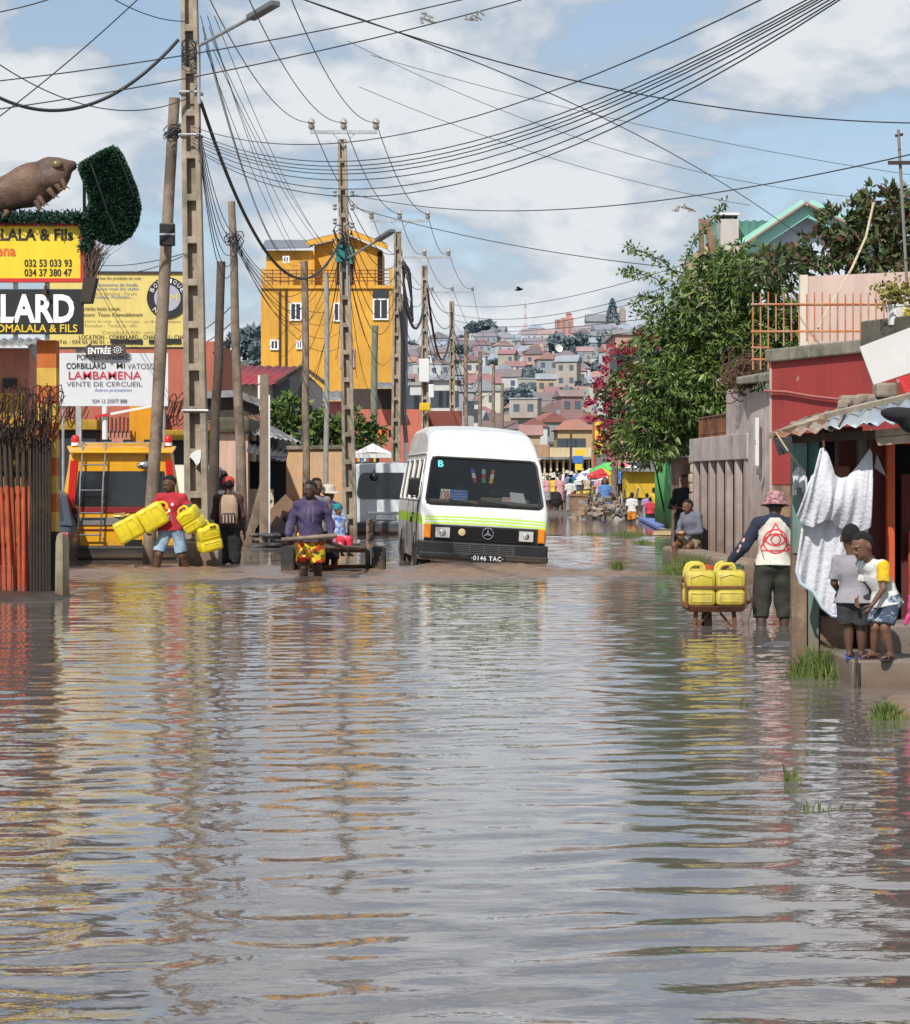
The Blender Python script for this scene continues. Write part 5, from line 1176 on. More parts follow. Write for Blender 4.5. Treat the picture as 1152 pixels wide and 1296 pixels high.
s2 = board('sign_board', 'black sign with big white capitals hung under the yellow framed sign', -120, 106, 366, 423, SD, m_sk)
ptxt('CORBILLARD', -18, 390.5, 224, 37, SD, m_wt, s2, .035); ptxt('RASOMALALA & FILS', 35, 415.5, 126, 10, SD, m_ty, s2, .012)
mb = MB()
for x in (-60, 20, 60): mb.beam(P(x, 430, SD+.06), P(x, 280, SD+.06), .05, .05)
mb.obj('support', m_steel, s2, world=True); mb = MB(); mb.tube([P(58, 362, SD-.05), P(57, 372, SD-.09), P(63, 378, SD-.06)], .02); mb.obj('clip', m_gdark, s2, world=True)
# sculpture of a lizard-like fish head
S = SDF(P(-70, 300, SD)-Vector((.3, .5, .3)), P(110, 185, SD)+Vector((.3, .5, .3)), .022); sc_ = SD/F_PX
def q3(x, y, dy=0): return np.array(P(x, y, SD+dy))
S.cone(q3(-60, 258), q3(-5, 250), .17, .20, .05); S.cone(q3(-5, 251), q3(40, 232), .20, .235, .06); S.cone(q3(35, 238), q3(68, 222), .23, .20, .06)
S.cone(q3(65, 215), q3(91, 210), .145, .055, .05); S.cone(q3(52, 243), q3(80, 228), .15, .05, .04); S.ell(q3(72, 208, -.15), (.075, .05, .06), .02)
S.wrinkle(.012, 2, .5)
m_scu = M('mottled_bronze', (.16, .095, .062), .55, .45, 7, .5, col2=(.075, .045, .035), sc2=3.5, th2=(.45, .6))
sc = thing('sculpture', 'brown reptile head sculpture with spiky chin lying on top of the yellow sign', 'sculpture', P(20, 280, SD)); ORG[sc.name] = Vector(sc.location)
o = S.mesh('head', m_scu, sc); o.location = -Vector(sc.location)
mb = MB(); mb.ell(P(72, 208, SD-.175), (.062, .04, .05), 14, 8); mb.obj('eye', M('glazed_eye', (.16, .12, .05), .15, .3, 14, .1), sc, 60, world=True)
for i, (a, b) in enumerate((((78, 228), (82, 241)), ((71, 233), (76, 243)), ((62, 240), (69, 252)), ((49, 250), (56, 262)), ((46, 255), (50, 268)), ((9, 268), (3, 275)), ((-20, 268), (-25, 277)))):
    mb = MB(); a, b = P(*a, SD-.12), P(*b, SD-.16); mb.tube([a, (a+b)/2+Vector((.015, 0, 0)), b], [.05, .035, .004], 6); mb.tube([(a+b)/2, b+Vector((.06, 0, .02))], [.02, .003], 5); mb.obj('spike', m_scu, sc, 60, world=True)
# leafy topiary
m_top = M('plastic_foliage', (.012, .045, .028), .6, .5, 20, .3, col2=(.02, .075, .04), sc2=8); m_twig = M('dry_twigs', (.13, .09, .07), .9, .4, 20, .2)
def leafcloud(name, pts, nrm, size, mats, parent, world=True, asp=.45, mi=None, droop=0., fold=.0, jit=.5, rng=None):
    """many small leaf quads; pts n x 3, nrm n x 3 growth directions"""
    rng = rng or np.random.default_rng(len(pts)); n = len(pts); d = nrm+rng.normal(0, jit, (n, 3)); d[:, 2] -= droop; d /= np.linalg.norm(d, axis=1)[:, None]
    s = np.cross(d, rng.normal(0, 1, (n, 3))); s /= np.maximum(np.linalg.norm(s, axis=1), 1e-6)[:, None]; L = size*rng.uniform(.6, 1.3, (n, 1))
    V = np.stack([pts, pts+d*L*.45+s*L*asp*.5, pts+d*L, pts+d*L*.45-s*L*asp*.5], 1)
    off = np.array(ORG[parent.name]) if (world and parent is not None) else 0
    o = npmesh(name, V.reshape(-1, 3)-off, np.arange(n*4).reshape(-1, 4), mats, parent, False, mi)
    if parent is not None: ORG[o.name] = ORG[parent.name] if world else Vector((0, 0, 0))
    return o
TP = [(103, 211), (113, 205), (130, 195), (145, 189), (151, 198), (159, 215), (169, 240), (174, 262), (170, 283), (162, 296), (148, 305), (133, 304), (120, 297), (112, 285), (112, 270), (118, 256), (113, 235)]
tp = thing('topiary', 'dark green artificial foliage shaped like a curved fin beside the reptile sculpture', 'topiary', P(140, 300, SD))
mb = MB(); mb.prism([P(x, y, SD-.13) for x, y in TP][::-1], (0, .26, 0)); mb.obj('core', m_top, tp, world=True)
from mathutils.geometry import intersect_point_quad_2d
def inpoly(x, y, poly):
    c = False; j = len(poly)-1
    for i in range(len(poly)):
        xi, yi = poly[i]; xj, yj = poly[j]
        if (yi > y) != (yj > y) and x < (xj-xi)*(y-yi)/(yj-yi)+xi: c = not c
        j = i
    return c
pp = []; nnm = []
while len(pp) < 9000:
    x, y = random.uniform(100, 176), random.uniform(186, 308)
    if inpoly(x, y, TP):
        f = random.random() < .8; pp.append(P(x, y, SD+(-.14 if f else .14))); nnm.append((random.uniform(-.6, .6), -1 if f else 1, random.uniform(-.6, .6)))
for i in range(len(TP)):
    a, b = TP[i], TP[(i+1) % len(TP)]; L_ = math.hypot(b[0]-a[0], b[1]-a[1])
    for k in range(int(L_*26)):
        u = random.random(); x, y = a[0]+(b[0]-a[0])*u, a[1]+(b[1]-a[1])*u; nx, ny = (b[1]-a[1])/L_, -(b[0]-a[0])/L_; pp.append(P(x, y, SD+random.uniform(-.14, .14))); nnm.append((nx, 0, -ny))
leafcloud('foliage', np.array([tuple(p) for p in pp]), np.array(nnm), .05, m_top, tp)
mb = MB(); mb.tube([P(x, y, SD-.19) for x, y in ((115, 207), (125, 235), (137, 270), (149, 298))], .012, 6); mb.tube([P(x, y, SD-.19) for x, y in ((146, 190), (160, 222), (170, 250))], .01, 6); mb.tube([P(107, 275, SD), P(106.5, 210, SD)], .02, 6); mb.obj('rib', M('rib_black', (.008, .014, .01), .8, .2, 9, 0), tp, 60, world=True)
pp = [P(random.uniform(-60, 108), 276+random.gauss(0, 3.2), SD+random.uniform(-.16, .1)) for _ in range(5200)]+[P(104+random.gauss(6, 4), random.uniform(276, 318), SD+random.uniform(-.15, .15)) for _ in range(1800)]
gl = leafcloud('garland', np.array([tuple(p) for p in pp]), RNG.normal(0, 1, (len(pp), 3)), .055, m_top, None)
tag(gl, 'green foliage garland trailing along the top edge of the yellow sign', 'garland')
ht = thing('hanging_planter', 'dark planter with dry brown twigs hanging beside the yellow and black signs', 'planter', P(112, 385, SD-.02))
mb = MB(); mb.loft([[P(x, y, SD-.02)+Vector((0, dy, 0)) for x, dy in ((xa, -.1), (xb, -.1), (xb, .1), (xa, .1))] for y, xa, xb in ((384, 103, 117), (352, 107, 124))]); mb.obj('pot', M('planter_dark', (.05, .04, .035), .9, .3, 9, .2), ht, bevel=.01, world=True)
mb = MB()
for k in range(150): a = P(random.uniform(107, 122), 353, SD+random.uniform(-.1, .08)); mb.tube([a, a+Vector((random.gauss(.02, .05), random.gauss(0, .05), random.uniform(.15, .28))), a+Vector((random.gauss(.06, .09), random.gauss(0, .07), random.uniform(.28, .46)))], [.005, .004, .002], 3)
mb.obj('dry_twigs', m_twig, ht, world=True)

# salmon house left behind the gate
hs_ = thing('salmon_house', 'salmon walled house with a corrugated awning at the left edge behind the gate', 'house', P(0, 700, 37))
m_salm = M('salmon_plaster', (.52, .22, .155), .85, .12, 3, .1, streak=.25, mud=.5); m_corr = M('corrugated_zinc', (.28, .29, .29), .55, .25, 4, .1, metal=.3, col2=(.16, .12, .09), sc2=1.6, th2=(.5, .65))
mb = MB(); a, b = P(-60, 440, 37), P(36, 440, 37); mb.box(((a.x+b.x)/2, 38.2, a.z/2), (b.x-a.x, 2.2, a.z)); mb.obj('wall', m_salm, hs_, world=True)
def corrugated(a, b, c, d, mat, parent, name='roof', pitch=.11, amp=.018, world=True, jag=0.):
    """corrugated sheet: a-b eave, d-c ridge; waves run along a-b"""
    a, b, c, d = map(Vector, (a, b, c, d)); n = max(4, int((b-a).length/pitch*4)); nr = (b-a).cross(d-a).normalized(); mb = MB(); lo = []; hi = []
    for i in range(n+1):
        u = i/n; o_ = nr*amp*math.sin(2*math.pi*i/4); j = (a-d).normalized()*jag*(random.random() if i % 12 == 0 else .2)
        lo.append(a+(b-a)*u+o_+j); hi.append(d+(c-d)*u+o_)
    mb.loft([lo, hi], closed=False, cap=False); return mb.obj(name, mat, parent, 70, world=world, solid=.006)
corrugated(P(-60, 441, 36), P(45, 436, 36), P(52, 428, 37.2), P(-60, 430, 37.2), m_corr, hs_, 'awning')
mb = MB(); mb.prism([P(34, 436, 36.1), P(50, 470, 36.6), P(52, 430, 37)], (0.02, .05, 0)); mb.obj('awning_end_sheet', m_corr, hs_, world=True)
mb = MB(); mb.box(P(12, 485, 37.05)+Vector((0, .02, 0)), (.2, .06, .14)); mb.obj('vent_opening', m_black, hs_, world=True)
mb = MB(); mb.box(P(-10, 565, 36.9), (.95, .1, 1.55)); mb.obj('ochre_panel', M('ochre_wall', (.5, .27, .03), .85, .25, 3, .1, streak=.3), hs_, world=True)

# orange-walled premises behind the orange minibus
pr = thing('roadside_building', 'salmon and orange building with dark gateways behind the orange minibus', 'building', P(170, 640, 60))
def pbox(mb, px0, px1, py0, py1, D, dep, mi=0, gz_=None):
    a, b = P(px0, py0, D), P(px1, py1, D); z0 = b.z if gz_ is None else gz_
    return mb.box(((a.x+b.x)/2, D+dep/2, (a.z+z0)/2), (b.x-a.x, dep, a.z-z0), 0, mi)
m_ochre = M('orange_wall', (.62, .27, .015), .85, .12, 3, .1, streak=.2, mud=.6)
mb = MB(); pbox(mb, 60, 271, 432, 0, 60, 7, 0, -.3); mb.obj('wall', M('terracotta_plaster', (.42, .13, .085), .85, .15, 2, .1, streak=.25), pr, world=True)
mb = MB(); pbox(mb, 164, 200, 505, 0, 59.4, .5, 0, -.3); mb.obj('orange_wall', m_ochre, pr, world=True)
for x0, x1, y0 in ((70, 122, 535), (203, 262, 548)):
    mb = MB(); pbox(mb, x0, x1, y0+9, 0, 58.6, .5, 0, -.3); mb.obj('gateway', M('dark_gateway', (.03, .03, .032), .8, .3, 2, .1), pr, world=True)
    mb = MB(); pbox(mb, x0-1, x1+1, y0-4, y0+9, 58.4, .8); mb.obj('lintel', M('ochre_lintel', (.4, .24, .03), .85, .25, 4, .1, streak=.5), pr, bevel=.02, world=True)
mb = MB(); pbox(mb, 120, 165, 545, 0, 59.2, .2, 0, -.3); mb.obj('low_wall', m_salm, pr, world=True)
for k in range(9): mb = MB(); mb.tube([P(122+k*5, 548, 59.1), P(122+k*5, 527+(k % 3), 59.1)], .018, 4); mb.obj('railing_bar', m_gdark, pr, world=True)
for x, nm in ((93, 'coil of razor wire on the ochre lintel left of the white banner'), (222, 'coil of razor wire on the ochre lintel behind the tall concrete pole')):
    c_ = thing('razor_wire', nm, 'razor wire', P(x, 530, 58.5)); coil(c_, P(x-16, 519, 58.5), P(x+14, 519, 58.5), .38, 5, x, 2, .012, False)
yb = board('billboard', 'big pale yellow billboard with a round black emblem behind the leaning pole', 60, 240, 346, 440, 55, M('billboard_yellow', (.66, .53, .17), .6, .08, 1.5, .02, streak=.15), .12)
mb = MB(); mb.beam(P(60, 345, 55), P(240, 345.5, 55), .2, .05); mb.beam(P(60, 440.5, 55), P(240, 440.5, 55), .2, .04); mb.obj('frame', m_gdark, yb, world=True)
mb = MB()
for x in (100, 200): mb.beam(P(x, 640, 55.3), P(x, 350, 55.3), .12, .12)
mb.obj('support_post', m_steel, yb, world=True)
BD = 55-.045
for s, px, py, w_, h, mt in (('Tous les produits en soie :', 152, 352.5, 58, 5, m_tk), ('accessoires de mode,', 148, 360.5, 54, 4.6, m_tb), ('et pour tous les styles', 146, 365.7, 60, 4.6, m_tb), ('Robes blanches - Parure', 144, 371, 58, 4.2, m_tf), ('et crèmes, Pochettes -', 141, 376, 54, 4.6, m_tb),
    ('Articles tissés à main.', 128, 390.5, 50, 5, m_tk), ('sur mesure  Tissus d’ameublement', 136, 398, 90, 5, m_tk), ('Broderie de table - Soie sauvage', 138, 406.5, 75, 4, m_tf), ('Pantalon - Tissus de ville', 140, 411.5, 66, 4, m_tf), ('Consulter la fiche verte', 162, 420, 66, 4.5, m_tf),
    ('LOCATION - CORBILLARD - CHAPITEAU - CHAISES', 172, 426.5, 144, 5.4, m_tk), ('Tél. : 034 05 300 01 -', 106, 432.5, 62, 5, m_tk), ('Lot VE 3 Bis, Tananarive', 205, 407, 46, 2.6, m_tk)):
    ptxt(s, px, py, w_, h, BD, mt, yb)
for px, w_ in ((160, 41), (209, 41)):
    mb = MB(); mb.poly([P(px-w_/2+w_*i/8, 432.3-3+random.uniform(-.7, .7), 54.91) for i in range(9)][::-1]+[P(px-w_/2+w_*i/8, 432.3+2.6+random.uniform(-.6, .6), 54.91) for i in range(9)]); mb.obj('painted_out_number', m_sk, yb, world=True)
mb = MB(); cc = P(212, 377, 54.92); mm = Matrix.Rotation(R(90), 3, 'X'); k = 55/F_PX; mb.lathe(cc, [(17*k, 0), (26*k, 0), (26*k, .015), (17*k, .015), (17*k, 0)], 40, 0, mm); mb.obj('emblem_ring', m_sk, yb, 30, world=True)
mb = MB(); mb.lathe(cc, [(.002, .01), (16.8*k, .01), (16.8*k, 0), (.002, 0)], 36, 0, mm); mb.obj('emblem_disc', M('lavender_disc', (.36, .36, .46), .6, .1, 3, 0), yb, 30, world=True)
for i, ch in enumerate('BOUTIQUE'):
    a = R(152-i*124/7); text(ch, cc+Vector((21.6*k*math.cos(a), -.02, 21.6*k*math.sin(a))), 4.4*k, 5.2*k, m_wt, yb, tilt=R(90)-a)
a = R(225); text('M', cc+Vector((21.6*k*math.cos(a), -.02, 21.6*k*math.sin(a))), 4.8*k, 5.2*k, m_wt, yb, tilt=-(a+R(90)))
text('MiM', cc+Vector((.03, -.015, 0)), 22*k, 9*k, m_ty, yb)
bn_ = board('banner', 'white funeral parlour banner with black and red capitals below the yellow billboard', 75, 213, 447, 514, 54, M('banner_white', (.58, .59, .62), .6, .08, 1.2, .15), .03)
for s, px, py, w_, h, mt, bo in (('POMPES FUNEBRES', 132, 452, 69, 7, m_tk, 0), ('CORBILLARD', 109, 463, 50, 7.5, m_tk, .012), ('" MI', 149, 462.5, 18, 7.5, m_tk, .004), ('VATOSOA', 182, 463.5, 42, 7, M('grey_lettering', (.15, .15, .17), .6, .1, 9, 0), 0), ('LAMBAMENA', 133, 475, 92, 10, M('crimson_lettering', (.5, .03, .06), .6, .1, 9, 0), .006), ('VENTE DE CERCUEIL', 132, 486, 96, 6, M('grey_lettering', (.15, .15, .17)), 0), ('Autres prestations', 143, 494, 48, 5, m_tb, 0), ('034 12 25077 888', 139, 507.5, 44, 5, M('grey_lettering', (.15, .15, .17)), .01)):
    ptxt(s, px, py, w_, h, 54, mt, bn_, bo, shear=.3 if 'Autres' in s else 0.)
mb = MB()
for x in (80, 208): mb = MB(); mb.tube([P(x, 514, 54.08), P(x, 640, 54.08)], .03, 6); mb.obj('post', m_steel, bn_, world=True)
en = thing('arrow_sign', 'dark arrow shaped ENTRÉE sign pointing left above the white banner', 'sign', P(135, 444, 53.85))
ar = [(103, 443), (115, 434), (116, 437), (159, 436), (160, 450), (142, 451), (116, 450), (117, 454)]
mb = MB(); mb.prism([P(x, y, 53.85) for x, y in ar][::-1], (0, .03, 0)); mb.obj('panel', M('arrow_brown', (.06, .05, .05), .6, .2, 5, .05), en, world=True)
text('ENTRÉE', P(126, 443, 53.83), 29*53.85/F_PX, 10*53.85/F_PX, m_wt, en, bold=.03)
mb = MB(); mm = Matrix.Rotation(R(90), 3, 'X'); c = P(149, 443, 53.83); k = 53.85/F_PX; mb.torus(c, 4.2*k, .5*k, mm, 20, 4); mb.torus(c, 1.8*k, .6*k, mm, 14, 4)
for a in range(0, 360, 45): mb.beam(c+Vector((5*k*math.cos(R(a)), 0, 3.6*k*math.sin(R(a)))), c+Vector((6.6*k*math.cos(R(a)), 0, 4.8*k*math.sin(R(a)))), .006, .012)
mb.obj('rosette', m_white, en, world=True)
mb = MB(); mb.tube([P(132, 452, 53.9), P(132, 436, 53.9)], .03, 6); mb.obj('post', m_steel, en, world=True)
br = thing('barrier', 'white barrier boom with a red tip on a white post above the orange minibus', 'barrier', P(133, 640, 52))
mb = MB(); mb.tube([P(133, 640, 52), P(133, 514, 52)], .06, 8); mb.obj('post', m_white, br, 60, world=True)
mb = MB(); mb.beam(P(140, 524, 51.9), P(197, 513, 51.9), .05, .05); mb.beam(P(120, 527.5, 51.9), P(140, 524, 51.9), .052, .052, 1); mb.obj('boom', [m_white, m_sr], br, world=True)
# ------------------------------------------------------------------ right side: slatted wall, red wall, shack
m_mauve = M('mauve_concrete', (.46, .385, .37), .88, .2, 3, .2, col2=(.33, .28, .26), sc2=1.2, mud=1.5, mudcol=(.2, .135, .10), streak=.28)
m_redw = M('red_painted_wall', (.34, .045, .042), .75, .12, 2, .08, col2=(.27, .04, .035), sc2=1., streak=.2, mud=.9, mudcol=(.2, .11, .08))
nt = m_redw.node_tree; bs = nt.nodes['Principled BSDF']; tcx = [n for n in nt.nodes if n.type == 'TEX_COORD'][0].outputs['Object']
lk = bs.inputs['Base Color'].links[0].from_socket; nt.links.new(mixc(nt, 'MIX', mapr(nt, tex(nt, tcx, 2.6, 9, .72), .665, .68), lk, (.55, .45, .36)), bs.inputs['Base Color'])
m_stone = M('rubble_stone', (.30, .24, .19), .9, .35, 3, .4, col2=(.18, .14, .11), sc2=3, mud=.3); m_oldc = M('mossy_concrete', (.25, .23, .18), .95, .3, 5, .35, col2=(.10, .10, .07), sc2=1.5, streak=.4)
A = Vector((WX(877, 40), 40, 0)); B = Vector((WX(949, 34.6), 34.6, 0)); dv = (B-A); L_ = dv.length; du = dv.normalized(); nv = Vector((du.y, -du.x, 0)); nv = nv if nv.x < 0 else -nv
def wp(s, z, o=0): return A+du*s+nv*o+Vector((0, 0, z))
def wbox(mb, s0, s1, z0, z1, o0, o1, mi=0): return mb.hexa([wp(s0, z0, o1), wp(s1, z0, o1), wp(s1, z0, o0), wp(s0, z0, o0), wp(s0, z1, o1), wp(s1, z1, o1), wp(s1, z1, o0), wp(s0, z1, o0)], mi)
sw = thing('slatted_wall', 'mauve grey concrete garden wall with vertical fins and muddy base', 'wall', A)
mb = MB(); wbox(mb, 0, L_, -.3, 1.62, -.6, -.32); mb.obj('back_wall', m_mauve, sw, world=True)
mb = MB(); wbox(mb, -.1, L_, 1.62, 1.98, -.4, .04); mb.obj('top_beam', m_mauve, sw, world=True, bevel=.01)
m_gap_shade = M('painted_gap_shade', (.10, .085, .08), .95, .3, 3, .2, mud=1.2, mudcol=(.11, .08, .06))  # dark colour carries the shade under the beam and between the fins
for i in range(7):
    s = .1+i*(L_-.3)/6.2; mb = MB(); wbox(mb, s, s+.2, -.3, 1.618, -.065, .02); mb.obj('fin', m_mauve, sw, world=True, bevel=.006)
    mb = MB(); wbox(mb, s-.08, s+.0, -.3, 1.617, -.319, -.066); mb.obj('gap_shade_panel', m_gap_shade, sw, world=True)  # panel added behind each fin so the gap looks shaded
mb = MB(); wbox(mb, -.3, L_+1.5, -.3, .28, .02, .45); mb.obj('plinth', m_stone, sw, world=True, bevel=.05)
pl_ = thing('corner_pier', 'tall pale concrete pier with a white meter strip beside the red wall', 'pier', B)
a, b = P(949.5, 470, 34.4), P(976, 470, 33.4)
mb = MB(); mb.hexa([(a.x, 34.4, -.3), (b.x, 33.4, -.3), (b.x, 34.2, -.3), (a.x, 35.2, -.3), (a.x, 34.4, WZ(497, 34.4)), (b.x, 33.4, WZ(493, 33.4)), (b.x, 34.2, WZ(493, 33.4)), (a.x, 35.2, WZ(497, 34.4))]); mb.obj('shaft', m_mauve, pl_, world=True, bevel=.01)
mb = MB(); a2, b2 = P(925, 0, 36.4), P(949.5, 0, 34.45); mb.hexa([(a2.x, 36.4, 1.985), (b2.x, 34.5, 1.985), (b2.x, 35.2, 1.985), (a2.x, 37, 1.985), (a2.x, 36.4, WZ(492, 36.4)), (b2.x, 34.5, WZ(492, 34.5)), (b2.x, 35.2, WZ(492, 34.5)), (a2.x, 37, WZ(492, 36.4))]); mb.obj('upper_wall', m_mauve, pl_, world=True)
mb = MB(); mb.hexa([P(932, 487, 34.2), P(978, 483, 32.8), P(978, 481, 34.4), P(932, 486, 36), P(932, 478, 34.2), P(978, 472, 32.8), P(978, 470, 34.4), P(932, 476, 36)]); mb.obj('roof_slab', m_oldc, pl_, world=True, bevel=.02)
mb = MB(); mb.beam(P(958, 590, 33.75), P(958, 529, 33.75), .13, .05, 0, (1, 0, 0)); ms = mb.obj('meter_strip', m_white, pl_, world=True, bevel=.01)
for py in (533, 541, 558, 562, 573): mb = MB(); mb.box(P(957.5+random.uniform(-1, 1), py, 33.70), (.035, .02, .02+.03*random.random())); mb.obj('meter_slot', m_black, ms, world=True)
mb = MB(); mb.box(P(961, 597, 33.6), (.07, .03, .09)); mb.obj('socket_box', M('grey_box', (.12, .12, .12), .6, .2, 9, 0), pl_, world=True)
rr = thing('rusty_railing', 'low rusted iron railing on top of the slatted wall', 'railing', wp(.3, 1.98))
mb = MB()
for k in range(26): s = .1+k*.14; mb.tube([wp(s, 1.98, -.1), wp(s+random.uniform(-.03, .03), 2.28+random.uniform(-.05, .04), -.1)], .018, 5)
mb.obj('bar', m_rust, rr, world=True); mb = MB(); mb.tube([wp(0, 2.30, -.1), wp(3.7, 2.30, -.1)], .022, 6); mb.tube([wp(0, 2.05, -.1), wp(3.7, 2.05, -.1)], .018, 6); mb.obj('rail', m_rust, rr, world=True)
sp = thing('stone_pillar', 'pillar of pale rough stone blocks at the far end of the slatted wall', 'pillar', P(883, 690, 41.2))
for k in range(11): mb = MB(); w_ = .22+.04*random.random(); mb.box(P(882.5+random.uniform(-1.2, 1.2), 0, 41)*1+Vector((0, 0, .12+k*.155-P(0, 0, 41).z)), (w_, .3, .145), random.uniform(-.1, .1)); mb.obj('block', M('pale_block', (.42, .34, .24), .9, .3, 5, .3, mud=.4), sp, bevel=.025, world=True)

# red building with coping
RA = Vector((WX(976.5, 31.5), 31.5, 0)); RB = Vector((WX(1098, 29.1), 29.1, 0)); RC = RA+(RB-RA)*1.9
rz_ = math.atan2(RB.y-RA.y, RB.x-RA.x); rb = thing('red_building', 'flat roofed red painted building with a worn concrete coping', 'building', RA)
zt = 2.80; mb = MB(); ndir = Vector((-(RB-RA).y, (RB-RA).x, 0)).normalized()
if ndir.y < 0: ndir = -ndir
def rbx(mb, u0, u1, z0, z1, o0, o1, mi=0):
    q = [RA+(RB-RA)*u for u in (u0, u1)]; return mb.hexa([q[0]+ndir*o0+Vector((0, 0, z0)), q[1]+ndir*o0+Vector((0, 0, z0)), q[1]+ndir*o1+Vector((0, 0, z0)), q[0]+ndir*o1+Vector((0, 0, z0)), q[0]+ndir*o0+Vector((0, 0, z1)), q[1]+ndir*o0+Vector((0, 0, z1)), q[1]+ndir*o1+Vector((0, 0, z1)), q[0]+ndir*o1+Vector((0, 0, z1))], mi)
rbx(mb, 0, 1.9, 1.28, zt, 0, 4); mb.obj('wall', m_redw, rb, world=True)
mb = MB(); rbx(mb, 0, 1.9, -.3, 1.279, .01, 3.9); mb.obj('stone_base', M('ochre_stone', (.32, .19, .12), .9, .4, 7, .5, col2=(.2, .12, .09), sc2=4, mud=.6), rb, world=True)
mb = MB(); rbx(mb, -.02, 1.0, zt, zt+.16, -.07, .3); mb.obj('coping', m_oldc, rb, world=True, bevel=.02)
mb = MB(); rbx(mb, .998, 1.9, zt, zt+.36, -.09, .4); mb.obj('parapet', M('dark_mossy_concrete', (.12, .11, .085), .95, .4, 4, .4, col2=(.05, .05, .035), sc2=2), rb, world=True, bevel=.02)
mb = MB(); rbx(mb, -.012, .004, -.3, zt-.0, -.012, .2); mb.obj('corner_strip', M('pale_plaster', (.5, .42, .36), .9, .2, 5, .1), rb, world=True)
mb = MB(); mb.tube([RA+(RB-RA)*u-ndir*.05+Vector((0, 0, WZ(py, 31.5-2.4*u))) for u, py in ((-.03, 495), (.2, 496), (.5, 502), (.75, 505.5), (1., 504))], .02, 6); mb.obj('conduit', M('red_pipe', (.36, .12, .1), .6, .2, 7, 0), rb, 60, world=True)

# terrace behind: pink wall, orange railing, plant pot
tw = thing('terrace_wall', 'pale pink rendered terrace wall behind the orange railing', 'wall', P(1080, 440, 37))
mb = MB(); a, b = P(1014, 350, 37), P(1190, 350, 36); mb.hexa([(a.x, 37, 1.5), (b.x, 36, 1.5), (b.x, 36.3, 1.5), (a.x+.05, 37.3, 1.5), (a.x, 37, WZ(350, 37)), (b.x, 36, WZ(342, 36)), (b.x, 36.3, WZ(342, 36)), (a.x+.05, 37.3, WZ(350, 37))]); mb.obj('wall', M('pink_render', (.55, .42, .37), .9, .08, 2, .1, streak=.22), tw, world=True)
mb = MB(); mb.hexa([(a.x-.02, 36.94, 1.5), (a.x+.09, 36.93, 1.5), (a.x+.09, 37.1, 1.5), (a.x-.02, 37.1, 1.5), (a.x-.02, 36.94, WZ(350, 37)+.02), (a.x+.09, 36.93, WZ(350, 37)+.02), (a.x+.09, 37.1, WZ(350, 37)+.02), (a.x-.02, 37.1, WZ(350, 37)+.02)]); mb.obj('edge_pilaster', M('cream_render', (.62, .55, .46), .9, .1, 3, .1), tw, world=True)
orr = thing('terrace_railing', 'orange painted rusty railing along the terrace above the red wall', 'railing', P(1030, 440, 33))
m_orl = M('orange_rail', (.45, .15, .05), .75, .4, 9, .2, col2=(.36, .26, .18), sc2=6, th2=(.46, .6))
for k in range(18):
    px = 953+k*9.75; D = 33.2-.1*k*.6; mb = MB(); yb_ = 468 if k < 3 else 432+(k == 4)*6; mb.tube([P(px, yb_, D), P(px, 371+random.uniform(-2, 1.5), D)], [.012, .010], 6); mb.obj('bar', m_orl, orr, 60, world=True)
for py, w_ in ((385.5, .03), (419.5, .026)): mb = MB(); mb.tube([P(951, py, 33.2), P(1121, py-.3, 32.2)], w_*.62, 6); mb.obj('rail', m_orl, orr, 60, world=True)
for py in (440, 455): mb = MB(); mb.tube([P(951, py, 33.2), P(975, py, 33.1)], .014, 5); mb.obj('rail', m_orl, orr, 60, world=True)
pp_ = thing('potted_plant', 'leafy plant in a white bucket standing on the mossy parapet', 'plant', P(1136, 412, 28.4))
mb = MB(); mb.lathe(P(1136, 411.5, 28.4)-P(1136, 412, 28.4), [(.003, 0), (.10, 0), (.125, .20), (.135, .205), (.135, .225), (.12, .225), (.115, .19), (.003, .19)], 20); mb.obj('bucket', m_white, pp_, 40)
pts = np.array([tuple(P(1134+random.gauss(0, 14), 374+random.gauss(0, 10), 28.4+random.gauss(0, .1))) for _ in range(420)]); ORG[pp_.name] = Vector(pp_.location)
leafcloud('foliage', pts, RNG.normal(0, 1, (420, 3)), .075, M('yellow_green_leaf', (.16, .17, .03), .6, .3, 9, 0, col2=(.3, .22, .05), sc2=12), pp_)
mb = MB()
for k in range(7): mb.tube([P(1136, 392, 28.4), P(1136+random.gauss(0, 6), 384, 28.4), P(1134+random.gauss(0, 12), 366, 28.4)], .006, 4)
mb.obj('stem', m_twig, pp_, world=True)
q = thing('flower_pot', 'small red and yellow flowering pot at the right edge of the parapet', 'plant', P(1152, 412, 28.2)); ORG[q.name] = Vector(q.location)
mb = MB(); mb.lathe((0, 0, 0), [(.003, 0), (.05, 0), (.06, .1), (.003, .1)], 12); mb.obj('pot', m_sr, q, 40)
pts = np.array([tuple(P(1152+random.gauss(0, 4), 398+random.gauss(0, 4), 28.2)) for _ in range(90)]); leafcloud('flowers', pts, RNG.normal(0, 1, (90, 3)), .05, M('yellow_petals', (.6, .5, .02), .6, .2, 9, 0), q)
an = thing('antenna_mast', 'thin rooftop mast with a short crossbar at the right edge', 'antenna', P(1146, 355, 34))
mb = MB(); mb.tube([P(1148, 360, 34), P(1137, 164, 34)], .022, 6); mb.obj('mast', M('mast_grey', (.2, .19, .18), .6, .2, 9, 0), an, world=True)
mb = MB(); mb.beam(P(1124, 206, 33.95), P(1160, 206, 33.95), .03, .05); mb.tube([P(1133, 172, 34), P(1143, 170, 34)], .02, 5); mb.obj('crossbar', m_gdark, an, world=True)
